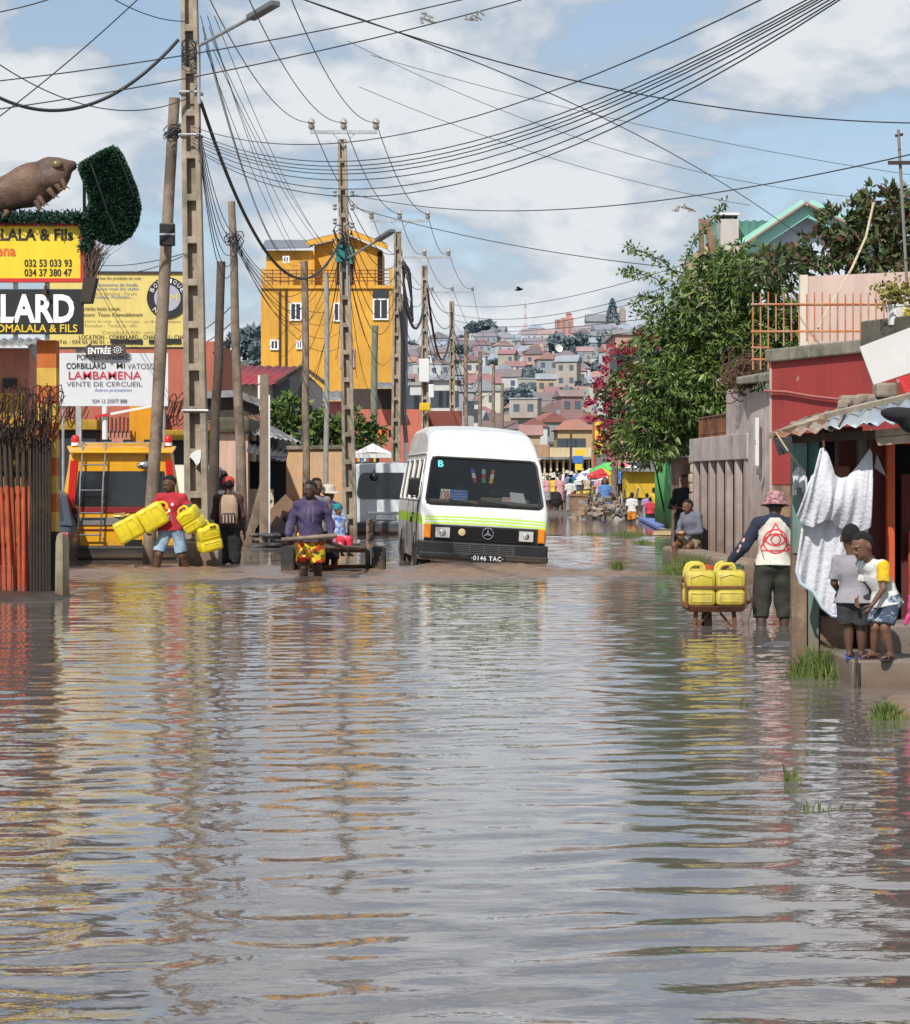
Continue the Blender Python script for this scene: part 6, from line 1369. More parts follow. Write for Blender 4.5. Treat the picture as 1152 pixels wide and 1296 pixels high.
mb = MB(); mb.tube([P(1106, 256, 35), P(1096, 300, 35), P(1078, 340, 34.6), P(1062, 368, 34), P(1046, 395, 33.4), P(1034, 418, 33), P(1029, 438, 33)], .018, 6); tag(mb.obj('rope', M('pale_rope', (.5, .42, .3), .9, .2, 20, 0), None, 60), 'pale rope hanging from the tree down to the orange railing', 'rope')
mb = MB()
for k in range(60):
    c = P(940+random.gauss(0, 9), 474+random.gauss(0, 9), 35+random.gauss(0, .15)); a = random.uniform(0, 6); mb.tube([c+Vector((.16*math.cos(a+j*.8), .05*math.sin(j), .16*math.sin(a+j*.8))) for j in range(6)], .008, 4)
tag(mb.obj('wire_mesh_roll', M('rusty_mesh', (.11, .06, .04), .9, .4, 20, 0), None), 'crumpled roll of rusty wire mesh on the roof slab of the pier', 'wire mesh')

# ---- the shack
KD = 17.6
sh = thing('shack', 'roadside shack with a teal post, tin roof and red doors', 'shack', P(1080, 850, KD))
m_teal = M('teal_paint', (.10, .25, .24), .85, .2, 5, .15, col2=(.22, .27, .22), sc2=2.5, mud=.55, mudcol=(.22, .15, .1), streak=.3)
m_bplast = M('brown_plaster', (.20, .135, .095), .9, .3, 5, .35, col2=(.30, .22, .15), sc2=3, mud=.2, streak=.4)
m_reddoor = M('red_door', (.36, .055, .03), .6, .2, 4, .08, col2=(.2, .03, .02), sc2=2); m_dred = M('dark_red_wall', (.12, .03, .028), .85, .3, 4, .15, streak=.3); m_orf = M('orange_red_frame', (.55, .09, .025), .6, .2, 5, .05)
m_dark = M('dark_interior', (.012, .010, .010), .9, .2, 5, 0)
def kb(name, x0, x1, y0, y1, D, dep, mat, bev=.004, z0=None):
    a, b = P(x0, y0, D), P(x1, y1, D); zb = b.z if z0 is None else z0; mb = MB(); mb.box(((a.x+b.x)/2, D+dep/2, (a.z+zb)/2), (b.x-a.x, dep, a.z-zb)); return mb.obj(name, mat, sh, world=True, bevel=bev)
kb('corner_post', 1003, 1022, 556, 850, KD, .12, m_bplast, .01, -.2)
kb('teal_facing', 1003.5, 1021.5, 558, 700, KD-.012, .02, M('teal_worn', (.13, .27, .25), .85, .3, 6, .15, col2=(.26, .24, .17), sc2=2.5, th2=(.45, .6), streak=.5), 0)
kb('corner_post', 1022.3, 1037, 556, 850, KD+.03, .38, m_teal, .01, -.2)
kb('low_wall', 1037, 1077, 782, 850, KD+.06, .3, m_bplast, .02, -.2)
kb('shutter', 1016, 1041, 548, 720, KD+.5, .05, m_reddoor); kb('shutter_head', 1015, 1040, 553, 562, KD+.46, .07, m_reddoor)
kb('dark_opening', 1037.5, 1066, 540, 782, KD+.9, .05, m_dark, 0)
kb('inner_wall', 1062, 1092, 540, 800, KD+.35, .2, M('brick_red_plaster', (.22, .07, .055), .9, .2, 4, .15, streak=.3), 0, -.2)
kb('pink_sill', 1063, 1076, 590, 606, KD+.3, .1, M('salmon_sill', (.5, .2, .14), .8, .2, 5, 0))
kb('grey_post', 1087, 1101, 548, 800, KD+.1, .12, m_oldc, .02, -.2)
kb('dark_wall', 1100, 1124, 545, 830, KD+.02, .2, m_dred, 0, .1)
kb('door_frame', 1122.5, 1133, 556, 792, KD-.06, .08, m_orf, .006); kb('door_frame', 1133, 1180, 552, 562, KD-.055, .08, m_orf, .006)
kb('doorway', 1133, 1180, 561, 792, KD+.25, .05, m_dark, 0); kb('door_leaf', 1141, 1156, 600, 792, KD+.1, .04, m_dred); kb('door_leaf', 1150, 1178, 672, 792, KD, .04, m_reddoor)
kb('wall', 1180, 1300, 540, 792, KD, .2, m_dred, 0, -.2)
kb('plinth', 1119, 1320, 790, 830, KD-.5, .9, M('plinth_concrete', (.19, .16, .14), .9, .25, 5, .3, mud=.25), .02, -.1)
st = thing('step', 'low concrete step in front of the red doors of the shack', 'step', P(1150, 868, 16.4))
mb = MB(); a = P(1076, 0, 16.42); mb.hexa([(a.x, 16.42, -.2), (a.x+2.2, 16.3, -.2), (a.x+2.2, 17.6, -.2), (a.x, 17.7, -.2), (a.x+.02, 16.44, ZB), (a.x+2.2, 16.32, ZB), (a.x+2.2, 17.6, ZB), (a.x, 17.7, ZB)]); mb.obj('slab', M('step_concrete', (.21, .175, .145), .9, .3, 5, .3, mud=.2, col2=(.13, .11, .09)), st, world=True, bevel=.015)
mb = MB(); mb.tube([P(1084, 829, 16.38), P(1082, 875, 16.3)], .012, 5); mb.obj('drain_rod', m_gdark, st, world=True)
# roof of the shack
corrugated(P(978, 553, 17.3), P(1062, 541, 17.1), P(1075, 512, 19.0), P(1018, 530, 19.3), M('tin_rusty', (.30, .27, .24), .6, .3, 4, .15, metal=.2, col2=(.22, .09, .05), sc2=2.5, th2=(.45, .6)), sh, 'roof_sheet', jag=.05)
corrugated(P(1046, 541, 17.0), P(1104, 536, 16.85), P(1112, 507, 19.0), P(1056, 519, 19.1), M('tin_grey', (.36, .40, .43), .45, .2, 5, .1, metal=.4), sh, 'roof_sheet', jag=.04)
corrugated(P(1096, 537, 16.83), P(1200, 527, 16.5), P(1210, 487, 18.9), P(1104, 508, 19.0), M('tin_blue', (.34, .39, .44), .45, .2, 5, .1, metal=.4), sh, 'roof_sheet', jag=.05)
for a, b in (((975, 552), (1050, 524)), ((985, 548), (1100, 512)), ((1040, 527), (1180, 494))):
    mb = MB(); mb.beam(P(*a, 17.6), P(*b, 18.7), .05, .035); mb.obj('roof_batten', M('pale_plank', (.38, .31, .23), .9, .35, 8, .3, col2=(.2, .15, .11)), sh, world=True)
mb = MB(); mb.beam(P(1000, 556, 17.5), P(1180, 546, 17.3), .05, .06); mb.obj('roof_beam', m_woodd, sh, world=True)
for i, (y0, y1) in enumerate(((541, 550), (551, 561))): mb = MB(); mb.prism([P(1109, y0+3, 16.9), P(1109+i*3, y1+3, 16.9), P(1210, y1-6, 16.75), P(1210, y0-6, 16.75)], (0, .03, 0)); mb.obj('plank', M('pale_plank', (.38, .31, .23)), sh, world=True)
for k, (x, y, s) in enumerate(((1086, 512, .14), (1100, 508, .1), (1075, 516, .11), (1120, 498, .16), (1008, 540, .06))):
    mb = MB(); mb.box(P(x, y, 19.1)+Vector((0, 0, .02)), (s*2, s, s*.7), k*.5); tag(mb.obj('roof_stone', m_stone, None, bevel=.02, loc=P(x, y, 19.1)), ['squarish stone weighing down the middle of the tin roof', 'small stone beside the larger one on the tin roof', 'stone at the upper left edge of the tin roof', 'largest stone under the tilted white board on the tin roof', 'tiny stone near the left corner of the tin roof'][k], 'stone')
wb_ = thing('white_board', 'tilted white board leaning on the tin roof at the right edge', 'board', P(1150, 445, 19.6))
mb = MB(); mb.prism([P(1088, 439, 19.6), P(1106, 487, 19.4), P(1212, 452, 19.2), P(1200, 396, 19.4)], (.0, .03, 0)); mb.obj('panel', M('dirty_white_board', (.44, .43, .42), .7, .12, 2.5, .05, col2=(.42, .38, .33), sc2=3, th2=(.58, .75)), wb_, world=True)
mb = MB(); mb.poly([P(1138, 478, 19.3), P(1160, 472, 19.2), P(1160, 500, 19.2), P(1146, 496, 19.25)]); tag(mb.obj('red_cloth', cloth('red_rag', (.5, .04, .04)), None, solid=.01), 'scrap of red cloth under the white board at the right edge', 'cloth')
S = SDF(P(1112, 550, 16.4)-Vector((.1, .3, .1)), P(1185, 505, 16.4)+Vector((.1, .3, .1)), .012)
S.ell(np.array(P(1145, 526, 16.4)), (.13, .1, .05), .03); S.ell(np.array(P(1130, 522, 16.4)), (.08, .08, .035), .03); S.ell(np.array(P(1158, 535, 16.4)), (.10, .1, .07), .03); S.wrinkle(.006, 4, .8)
o = S.mesh('black_bundle', cloth('black_bundle', (.014, .014, .016)), None); tag(o, 'black cloth bundle lying on the front edge of the tin roof', 'bundle')
mb = MB(); mb.prism([P(979, 555, 17.2), P(986, 577, 17.2), P(1004, 571, 17.2), P(1002, 552, 17.2)], (0, .02, 0)); tag(mb.obj('black_sheet', M('black_plastic_sheet', (.03, .03, .035), .5, .3, 6, .2), None), 'piece of black plastic sheet hanging under the left corner of the tin roof', 'sheet')
mb = MB(); mb.tube([P(982, 547, 17.1), P(997, 570, 17.1), P(1013, 592, 17.4)], .006, 5); tag(mb.obj('string', M('pale_rope', (.5, .42, .3)), None), 'string tied from the roof corner to the teal post', 'string')
mb = MB(); mb.prism([P(1110, 575, 17.3), P(1107, 592, 17.3), P(1122, 603, 17.3)], (0, .01, 0), 0); mb.prism([P(1122.3, 602, 17.3), P(1118, 600, 17.3), P(1129, 614, 17.3)], (0, .012, 0), 1); tag(mb.obj('pennant', [M('grey_pennant', (.35, .35, .33), .8, .1, 9, 0), m_orf], None), 'torn grey and red pennant beside the red door frame', 'pennant')
S = SDF(P(1143, 812, 16.9)-Vector((.1, .2, .1)), P(1175, 740, 16.9)+Vector((.1, .2, .1)), .01); S.ell(np.array(P(1158, 768, 16.95)), (.05, .05, .07), .02); S.ell(np.array(P(1156, 756, 16.95)), (.035, .04, .03), .02); S.cone(np.array(P(1150, 780, 16.95)), np.array(P(1146, 790, 16.95)), .02, .014)
tag(S.mesh('pink_bag', M('pink_plastic', (.62, .06, .22), .4, .1, 9, 0), None), 'bright pink bag standing on the plinth at the right edge', 'bag')

# cloths hung out to dry
m_quilt = M('white_quilt', (.55, .56, .6), .95, .07, 6, 0); nt = m_quilt.node_tree; bs = nt.nodes['Principled BSDF']
vo = nn(nt, 'ShaderNodeTexVoronoi', feature='DISTANCE_TO_EDGE'); tcx = [n for n in nt.nodes if n.type == 'TEX_COORD'][0].outputs['Object']; nt.links.new(tcx, vo.inputs['Vector']); vo.inputs['Scale'].default_value = 22
bn = nn(nt, 'ShaderNodeBump'); bn.inputs['Strength'].default_value = .4; bn.inputs['Distance'].default_value = .006; nt.links.new(mapr(nt, vo.outputs['Distance'], 0, .25), bn.inputs['Height']); nt.links.new(bn.outputs[0], bs.inputs['Normal'])
def sheet(name, top, bot, D, mat, parent, folds, amp, nu=70, nv_=60, belly=.0, seed=0):
    top = np.array(top, float); bot = np.array(bot, float); V = []
    tu = np.linspace(0, 1, len(top)); bu = np.linspace(0, 1, len(bot)); r = np.random.default_rng(seed); ph = r.random(6)*6.28
    for j in range(nv_+1):
        v = j/nv_
        for i in range(nu+1):
            u = i/nu; tx, ty = np.interp(u, tu, top[:, 0]), np.interp(u, tu, top[:, 1]); bx_, by_ = np.interp(u, bu, bot[:, 0]), np.interp(u, bu, bot[:, 1])
            x, y = tx+(bx_-tx)*v**.85, ty+(by_-ty)*v
            f = sum(np.sin(u*fq+ph[k]+v*sk+1.2*np.sin(v*3+ph[k]))/(1+.5*k) for k, (fq, sk) in enumerate(folds))
            p = P(x, y, D); p.y += -amp*f*(.35+.65*v)-belly*math.sin(math.pi*v); V.append(tuple(p))
    V = np.array(V)-np.array(ORG[parent.name]); o = npmesh(name, V, gridfaces(nv_+1, nu+1), mat, parent, True); ORG[o.name] = ORG[parent.name]; s = o.modifiers.new('s', 'SOLIDIFY'); s.thickness = .012; s.offset = 1
    return o
qb = thing('quilt', 'white quilted blanket hung to dry beside the teal post', 'blanket', P(1060, 780, 17.3))
lo_ = sheet('hanging_fall', [(1024, 610), (1050, 604), (1075, 604), (1101, 600)], [(1006, 722), (1012, 737), (1028, 747), (1040, 768), (1052, 778), (1072, 781), (1098, 779)], 17.32, m_quilt, qb, ((9, .6), (21, -1), (38, 1.5)), .022, seed=3)
up_ = sheet('upper_fold', [(1036, 584), (1039, 570), (1043, 565), (1050, 578), (1057, 601), (1064, 605), (1073, 603), (1086, 589), (1098, 572), (1101, 567), (1104, 574)], [(1010, 654), (1016, 664), (1029, 668), (1041, 660), (1050, 657), (1062, 668), (1076, 674), (1090, 674), (1101, 667)], 17.22, m_quilt, qb, ((11, 2.5), (24, -4), (43, 3)), .026, belly=.07, seed=8)
mb = MB(); mb.tube([P(1008, 722, 17.28), P(1013, 738, 17.27), P(1029, 748.5, 17.27), P(1041, 769, 17.27), P(1053, 779.5, 17.27), P(1073, 782, 17.27), P(1098, 780.5, 17.27)], .012, 6); mb.obj('pale_blue_hem', M('pale_blue_hem', (.5, .6, .68), .9, .1, 9, 0), qb, 60, world=True)
mb = MB(); mb.tube([P(1041, 545, 17.25), P(1043, 566, 17.2)], .008, 5); mb.tube([P(1101, 545, 17.25), P(1101, 568, 17.2)], .008, 5); mb.obj('peg_cord', m_woodd, qb, world=True)
lc = thing('lace_cloth', 'small white lace cloth hanging on the teal post', 'cloth', P(1012, 630, 17.5))
sheet('cloth', [(1004, 600), (1008, 591), (1013, 589), (1019, 596), (1021, 604)], [(1004, 628), (1007, 620), (1010, 617), (1014, 617), (1018, 624), (1021, 634)], 17.5, m_quilt, lc, ((9, 1), (20, 1)), .012, 24, 24, seed=5)

# ------------------------------------------------------------------ vegetation
m_mango = [M('mango_leaf_%d' % i, c, .45, .3, 3, 0, spec=.5) for i, c in enumerate(((.085, .145, .03), (.15, .205, .045), (.04, .075, .018)))]
m_loq = [M('loquat_leaf_%d' % i, c, .5, .3, 3, 0, spec=.5) for i, c in enumerate(((.055, .09, .028), (.11, .125, .05), (.12, .06, .035)))]
m_bou = [M('vine_leaf_%d' % i, c, .55, .3, 3, 0) for i, c in enumerate(((.07, .13, .03), (.11, .17, .04), (.13, .085, .05)))]
m_bract = [M('magenta_bract_%d' % i, c, .6, .2, 5, 0) for i, c in enumerate(((.28, .012, .04), (.19, .01, .035), (.34, .05, .09)))]
m_bark = M('bark', (.11, .085, .065), .95, .4, 8, .5)
def blobs_pts(blobs, D, per, dep=1., rng=None, inner=.75):
    rng = rng or np.random.default_rng(5); P_ = []; N_ = []
    for (px, py, rx, ry) in blobs:
        k = D/F_PX; c = np.array(P(px, py, D)); c[1] += rng.uniform(-.5, .5)*dep; n = int(per*rx*ry/900)
        d = rng.normal(0, 1, (n, 3)); d[:, 1] -= .5; d /= np.linalg.norm(d, axis=1)[:, None]
        r = rng.uniform(inner, 1.08, (n, 1))*(1+.14*np.sin(5*d[:, :1]*3+2*d[:, 2:]*4+px)); P_.append(c+d*r*np.array((rx*k, max(rx, ry)*k*dep, ry*k))); N_.append(d)
    return np.concatenate(P_), np.concatenate(N_)
def rosettes(pts, nrm, m, spread, rng):
    n = len(pts); d = rng.normal(0, 1, (n, m, 3))*.75+nrm[:, None, :]*.9; return np.repeat(pts, m, 0)+rng.normal(0, spread, (n*m, 3)), d.reshape(-1, 3)
def tree(name, label, base, blobs, D, per, leaf, mats, dep=1., ros=7, droop=.6, asp=.24, trunk=.16, group=None, probs=(.5, .3, .2), core=None, cat='tree', coresc=.5):
    rng = np.random.default_rng(int(D*10)+len(blobs)); b3 = Vector(base); t = thing(name, label, cat, b3, group=group)
    p, n = blobs_pts(blobs, D, per, dep, rng); P2, N2 = rosettes(p, n, ros, leaf*.12, rng)
    leafcloud('crown', P2, N2, leaf, mats, t, asp=asp, droop=droop, jit=.25, rng=rng, mi=rng.choice(len(mats), len(P2), p=probs))
    mb = MB(); top = Vector(np.mean([tuple(P(b[0], b[1], D)) for b in blobs], 0)); mb.tube([b3, b3*.5+top*.5+Vector((.1, 0, 0)), top], [trunk, trunk*.7, trunk*.35], 8)
    for b in blobs: q = P(b[0], b[1], D); mid = (b3*.35+top*.65); mb.tube([mid, mid*.5+q*.5+Vector((0, 0, -.1)), q], [trunk*.4, trunk*.25, trunk*.08], 5)
    mb.obj('trunk', m_bark, t, 60, world=True)
    if core:   # dense inner foliage mass so the crown is not see-through everywhere
        S_ = []
        pc, nc = blobs_pts([(b[0], b[1], b[2]*coresc, b[3]*coresc) for b in blobs], D, per*2.2, dep, rng, .5); pc[:, 1] += .3
        leafcloud('inner_foliage', pc, nc, leaf*1.35, core, t, asp=.8, droop=.3, jit=.6, rng=rng)
    return t
tree('mango_tree', 'dense dark green mango tree rising behind the slatted wall', (WX(905, 47), 47.5, 0), [(935, 345, 42, 33), (893, 388, 56, 42), (962, 378, 52, 42), (862, 440, 56, 46), (930, 440, 66, 48), (842, 500, 50, 42), (900, 500, 48, 45), (822, 552, 40, 34), (868, 545, 36, 32), (988, 420, 33, 40), (905, 332, 22, 20)], 46.5, 92, .175, m_mango, ros=8, droop=.75, core=m_mango[2], dep=.8)
tree('loquat_tree', 'olive green tree with reddish tips above the pink terrace wall', (WX(1090, 41), 41, 0), [(1075, 288, 42, 32), (1118, 268, 36, 26), (1042, 318, 38, 24), (1100, 322, 52, 28), (1150, 300, 38, 46), (1008, 332, 34, 18), (976, 336, 36, 16), (1150, 258, 22, 16)], 40.5, 60, .17, m_loq, ros=7, droop=.1, asp=.34, core=m_mango[2], dep=.7)
bv = tree('bougainvillea', 'sprawling vine with crimson flowers at the left edge of the mango tree', (WX(848, 64), 64.2, -.1), [(806, 455, 24, 32), (785, 520, 28, 38), (812, 556, 44, 30), (770, 505, 15, 24), (850, 562, 32, 22), (800, 490, 26, 30), (772, 560, 18, 22), (826, 420, 16, 20)], 60, 115, .10, m_bou, ros=9, droop=.2, asp=.5, core=m_bou[2], dep=.7, cat='vine', trunk=.03)
rng = np.random.default_rng(9); p, n = blobs_pts([(806, 440, 26, 40), (782, 510, 30, 46), (770, 520, 18, 50), (800, 555, 40, 30), (792, 470, 30, 30), (760, 540, 10, 40)], 59.5, 7, .7, rng, .98); P2, N2 = rosettes(p, n, 22, .07, rng)
leafcloud('flowers', P2, N2, .11, m_bract, bv, asp=.7, jit=.5, rng=rng, mi=rng.choice(3, len(P2), p=(.5, .3, .2)))
for i, q in enumerate((((872, 362), (838, 330), (812, 318), (792, 312)), ((868, 366), (868, 330), (880, 300), (905, 275), (917, 256)), ((860, 382), (830, 352), (805, 345), (786, 344)), ((850, 395), (820, 374), (800, 386)), ((838, 400), (818, 392), (806, 400)))):
    pts = [P(x, y, 52) for x, y in q]; fine_ = []
    for a, b in zip(pts[:-1], pts[1:]): fine_ += [a*(1-t)+b*t for t in np.linspace(0, 1, 10)[:-1]]
    fine_.append(pts[-1]); mb = MB(); mb.tube(fine_, .012, 4); mb.obj('shoot', m_bark, bv, world=True)
    lp = np.array([tuple(f) for f in fine_ for _ in range(7)]); leafcloud('shoot_leaves', lp+np.random.default_rng(i).normal(0, .04, lp.shape), np.random.default_rng(i).normal(0, 1, lp.shape), .10, m_bou[:2], bv, asp=.5, rng=np.random.default_rng(i), mi=np.random.default_rng(i).choice(2, len(lp)))
m_grass = M('grass_blade', (.075, .12, .02), .6, .3, 8, 0, col2=(.14, .16, .04), sc2=9)
def tuft(label, px, py, D, wpx, hpx, n, z=0., mat=None):
    t = P(px, py, D); mb = MB(); rr = random.Random(px*7+py); k = D/F_PX
    for _ in range(n):
        x = rr.gauss(0, .33)*wpx*k; y = rr.gauss(0, .33)*wpx*k*.6; h = hpx*k*rr.uniform(.35, 1.05)*math.exp(-(x/(wpx*k))**2*1.5); a = Vector((x, y, z-.03)); ln = Vector((rr.gauss(0, .3), rr.gauss(0, .3), 0))*h; w_ = .0035+.0025*rr.random()
        m_ = a+ln*.35+Vector((0, 0, h*.6)); e = a+ln+Vector((0, 0, h)); s = Vector((w_, 0, 0)); mb.add([a-s, a+s, m_+s*.7, m_-s*.7], [(0, 1, 2, 3)]); mb.add([m_-s*.7, m_+s*.7, e], [(0, 1, 2)])
    loc = Vector((t.x, D, 0)); o = mb.obj('grass_tuft', mat or m_grass, None, loc=(0, 0, 0)); o.location = loc; return tag(o, label, 'grass tuft')
tuft('tall grass tuft at the foot of the teal post', 1032, 850, 17.2, 50, 50, 360); tuft('low grass fringe beside the drain rod of the step', 1068, 846, 17., 26, 34, 120)
tuft('bright grass tuft by the kerb stone at the right edge', 1122, 910, 14.1, 34, 36, 300); tuft('sparse grass stems standing in the flood below the step', 1004, 992, 11.2, 26, 40, 14); tuft('few thin grass blades in the water right of the sparse stems', 1045, 1025, 10.3, 60, 26, 22); tuft('single reed sprig in the water near the wheelbarrow', 940, 893, 15., 12, 22, 12)
for px, py, wp_, hp_, n, lb in ((876, 728, 70, 34, 700, 'grass patch in the water beside the seated boy'), (782, 722, 16, 20, 160, 'small grass clump in the flood right of the minibus'), (795, 678, 50, 10, 500, 'flat grass patch in the middle of the flooded street'), (752, 677, 34, 6, 260, 'low weed patch left of the flat grass patch'), (815, 688, 24, 9, 200, 'weed patch nearest the blue plank'), (730, 686, 30, 3, 80, 'thin line of weeds near the minibus')):
    tuft(lb, px, py, DW(py), wp_, hp_, n)
ks = thing('kerb_stone', 'broken kerb stone by the bright grass tuft at the right edge', 'stone', P(1145, 900, 14.2))
S = SDF(P(1105, 915, 14.3)-Vector((.05, .3, .05)), P(1175, 865, 14.3)+Vector((.1, .4, .05)), .014); S.ell(np.array(P(1150, 905, 14.4)), (.2, .25, .10), .02); S.ell(np.array(P(1135, 900, 14.45)), (.1, .12, .08), .03); S.ell(np.array(P(1172, 900, 14.4)), (.13, .25, .13), .03); S.wrinkle(.012, 3, .5)
o = S.mesh('stone', m_stone, ks); o.location = -Vector(ks.location)
mb = MB(); mb.ell((0, 0, 0), (.17, .12, .045), 14, 8); o = mb.obj('flat_stone', M('wet_stone', (.07, .065, .07), .4, .3, 6, .3), None, 60); o.location = P(990, 817, 20.3); o.location.z = .0; tag(o, 'dark wet stone breaking the surface by the teal post', 'stone')
# ------------------------------------------------------------------ middle distance, left of the street
m_pinkw = M('pink_hut_wall', (.55, .36, .29), .9, .12, 2, .1, streak=.3, mud=.9, col2=(.42, .3, .14), sc2=.8, th2=(.5, .75)); m_thatch = M('mossy_thatch', (.12, .10, .06), .95, .4, 8, .5, col2=(.07, .065, .04))
m_rtin = M('rusted_tin_roof', (.22, .12, .075), .8, .3, 4, .15, col2=(.13, .075, .05), sc2=1.5); m_gtin = M('grey_tin_roof', (.26, .27, .28), .55, .25, 4, .1, metal=.3, col2=(.15, .13, .12))
m_dboard = M('dark_board', (.055, .045, .04), .9, .4, 6, .2); m_board = M('brown_board', (.24, .15, .10), .9, .3, 5, .2, col2=(.15, .1, .07))
ht_ = thing('hut', 'pink plastered hut with a mossy roof edge behind the man with the backpack', 'hut', P(292, 690, 54))
mb = MB(); pbox(mb, 268, 314, 545, 0, 54, 3, 0, -.3); mb.obj('wall', m_pinkw, ht_, world=True)
mb = MB(); pbox(mb, 266, 316, 528, 548, 53.8, 3.4); mb.obj('roof_edge', m_thatch, ht_, world=True, bevel=.08)
mb = MB(); mb.box(P(345, 635, 54.5)*1+Vector((-.35, 0, 0)), (.75, .03, .55)); mb.obj('pale_panel', M('pale_panel', (.5, .42, .3), .9, .2, 4, .1), ht_, world=True)
sk = thing('shed', 'low shed with a dark gable and rusty corrugated roof beyond the pink hut', 'shed', P(320, 690, 60))
mb = MB(); pbox(mb, 262, 352, 552, 0, 60, 3, 0, -.3); mb.obj('wall', m_dboard, sk, world=True)
corrugated(P(262, 540, 58.6), P(352, 547, 58.6), P(326, 521, 61), P(262, 515, 61), m_rtin, sk, 'roof'); mb = MB(); mb.prism([P(262, 532, 59), P(262, 502, 59), P(300, 500, 59), P(328, 512, 59), P(328, 524, 59)][::-1], (0, .1, 0)); mb.obj('gable_sheet', m_dboard, sk, world=True); mb = MB(); mb.beam(P(258, 500, 58.8), P(300, 498, 58.8), .14, .16); mb.beam(P(299, 498, 58.8), P(332, 511, 58.8), .14, .16); mb.obj('fascia', m_gtin, sk, world=True)
aw = thing('awning', 'grey corrugated awning sloping down from the shed towards the peach wall', 'awning', P(350, 560, 55))
corrugated(P(318, 549, 54), P(383, 560, 54), P(345, 540, 57.5), P(318, 534, 57.5), m_gtin, aw, 'sheet'); mb = MB(); mb.tube([P(327, 640, 55), P(327, 548, 55)], .05, 6); mb.obj('prop', m_white, aw, world=True)
aw = thing('awning', 'low black awning over the dark stall left of the peach wall', 'awning', P(340, 580, 53))
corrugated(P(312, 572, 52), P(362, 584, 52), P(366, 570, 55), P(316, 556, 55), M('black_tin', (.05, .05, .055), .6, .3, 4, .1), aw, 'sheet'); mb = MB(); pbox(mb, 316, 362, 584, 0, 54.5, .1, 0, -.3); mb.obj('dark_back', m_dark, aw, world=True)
for i, (a, b, w_, lb) in enumerate((((311, 697), (338, 598), .16, 'slanting grey plank braced against the square timber post'), ((318, 672), (342, 632), .12, 'shorter slanting plank behind the square timber post'), ((338, 662), (368, 632), .3, 'wide brown board leaning in the dark stall'))):
    mb = MB(); mb.beam(P(*a, 50.6+i*.4), P(*b, 50.6+i*.4), w_, .06, 0, (0, 1, 0)); tag(mb.obj('plank', m_wood if i < 2 else m_board, None, loc=P(*a, 50.6+i*.4)), lb, 'plank')
S = SDF((WX(322, 50)-.3, 49.4, -.2), (WX(378, 50)+.3, 51.2, .6), .04); rr = random.Random(4)
for k in range(26): S.ell(np.array((WX(rr.uniform(322, 376), 50), rr.uniform(49.7, 50.8), rr.uniform(-.05, .25))), (rr.uniform(.08, .2), .1, rr.uniform(.03, .08)), .01)
S.wrinkle(.02, 4, .6); o = S.mesh('debris', M('wet_debris', (.05, .048, .05), .5, .5, 6, .4, col2=(.14, .1, .08)), None); tag(o, 'heap of dark wet debris floating behind the handcart', 'debris heap')
mb = MB(); mb.prism([P(313, 640, 51.6), P(318, 640, 51.6), P(318, 560, 51.6), P(313, 560, 51.6)], (0, .08, 0)); mb.prism([P(352, 690, 52), P(358, 690, 52), P(358, 572, 52), P(352, 572, 52)], (0, .1, 0)); 
red = thing('red_roof_house', 'grey walled house with a crimson tin roof in front of the orange building', 'house', P(320, 600, 92))
mb = MB(); a0, a1, g1 = P(230, 484, 90), P(345, 484, 90), P(408, 498, 92); zr = WZ(464, 92)
mb.hexa([(a0.x, 90, 0), (a1.x, 90, 0), (a1.x, 96, 0), (a0.x, 96, 0), (a0.x, 90, a0.z), (a1.x, 90, a0.z), (a1.x, 96, a0.z), (a0.x, 96, a0.z)]); mb.obj('wall', M('stained_cream', (.40, .35, .28), .9, .2, 1.5, .1, streak=.5), red, world=True)
mb = MB(); mb.prism([P(345.3, 620, 90.02), P(408, 620, 91), P(408, 492, 91), P(383, 468, 91), P(345.3, 485, 90.02)], (0, .3, 0)); mb.obj('gable_wall', M('slate_grey_wall', (.10, .10, .105), .9, .2, 1.5, .1), red, world=True)
corrugated(P(228, 486, 89.4), P(349, 486, 89.4), P(386, 464, 92), P(240, 461, 92), M('crimson_tin', (.27, .032, .045), .5, .2, 2, .05, streak=.2), red, 'roof', pitch=.25, amp=.03)
mb = MB(); mb.beam(P(349, 485, 89.5), P(384, 463.5, 90.8), .12, .14); mb.beam(P(383, 463.5, 90.8), P(414, 487, 90.8), .12, .14); mb.obj('bargeboard', m_woodd, red, world=True)
mb = MB(); mb.beam(P(329, 600, 89.5), P(329, 475, 89.5), .13, .13); mb.obj('downpipe', m_white, red, world=True)
pw = thing('peach_wall', 'stained peach coloured street wall behind the man in the purple hoodie', 'wall', P(400, 680, 67))
mb = MB(); a, b = P(345, 569, 68), P(447, 568, 66); mb.hexa([(a.x, 68, -.3), (b.x, 66, -.3), (b.x, 66.4, -.3), (a.x, 68.4, -.3), (a.x, 68, a.z), (b.x, 66, b.z), (b.x, 66.4, b.z), (a.x, 68.4, a.z)])
mp_ = M('peach_render', (.60, .37, .2), .9, .12, 1.2, .1, streak=.2, col2=(.42, .34, .25), sc2=1.1, th2=(.46, .66), mud=.8); mb.obj('wall', mp_, pw, world=True)
mb = MB(); mb.hexa([(a.x, 67.9, a.z), (b.x, 65.9, b.z), (b.x, 66.5, b.z), (a.x, 68.5, a.z), (a.x, 67.9, a.z+.1), (b.x, 65.9, b.z+.1), (b.x, 66.5, b.z+.1), (a.x, 68.5, a.z+.1)]); mb.obj('coping', m_oldc, pw, world=True)
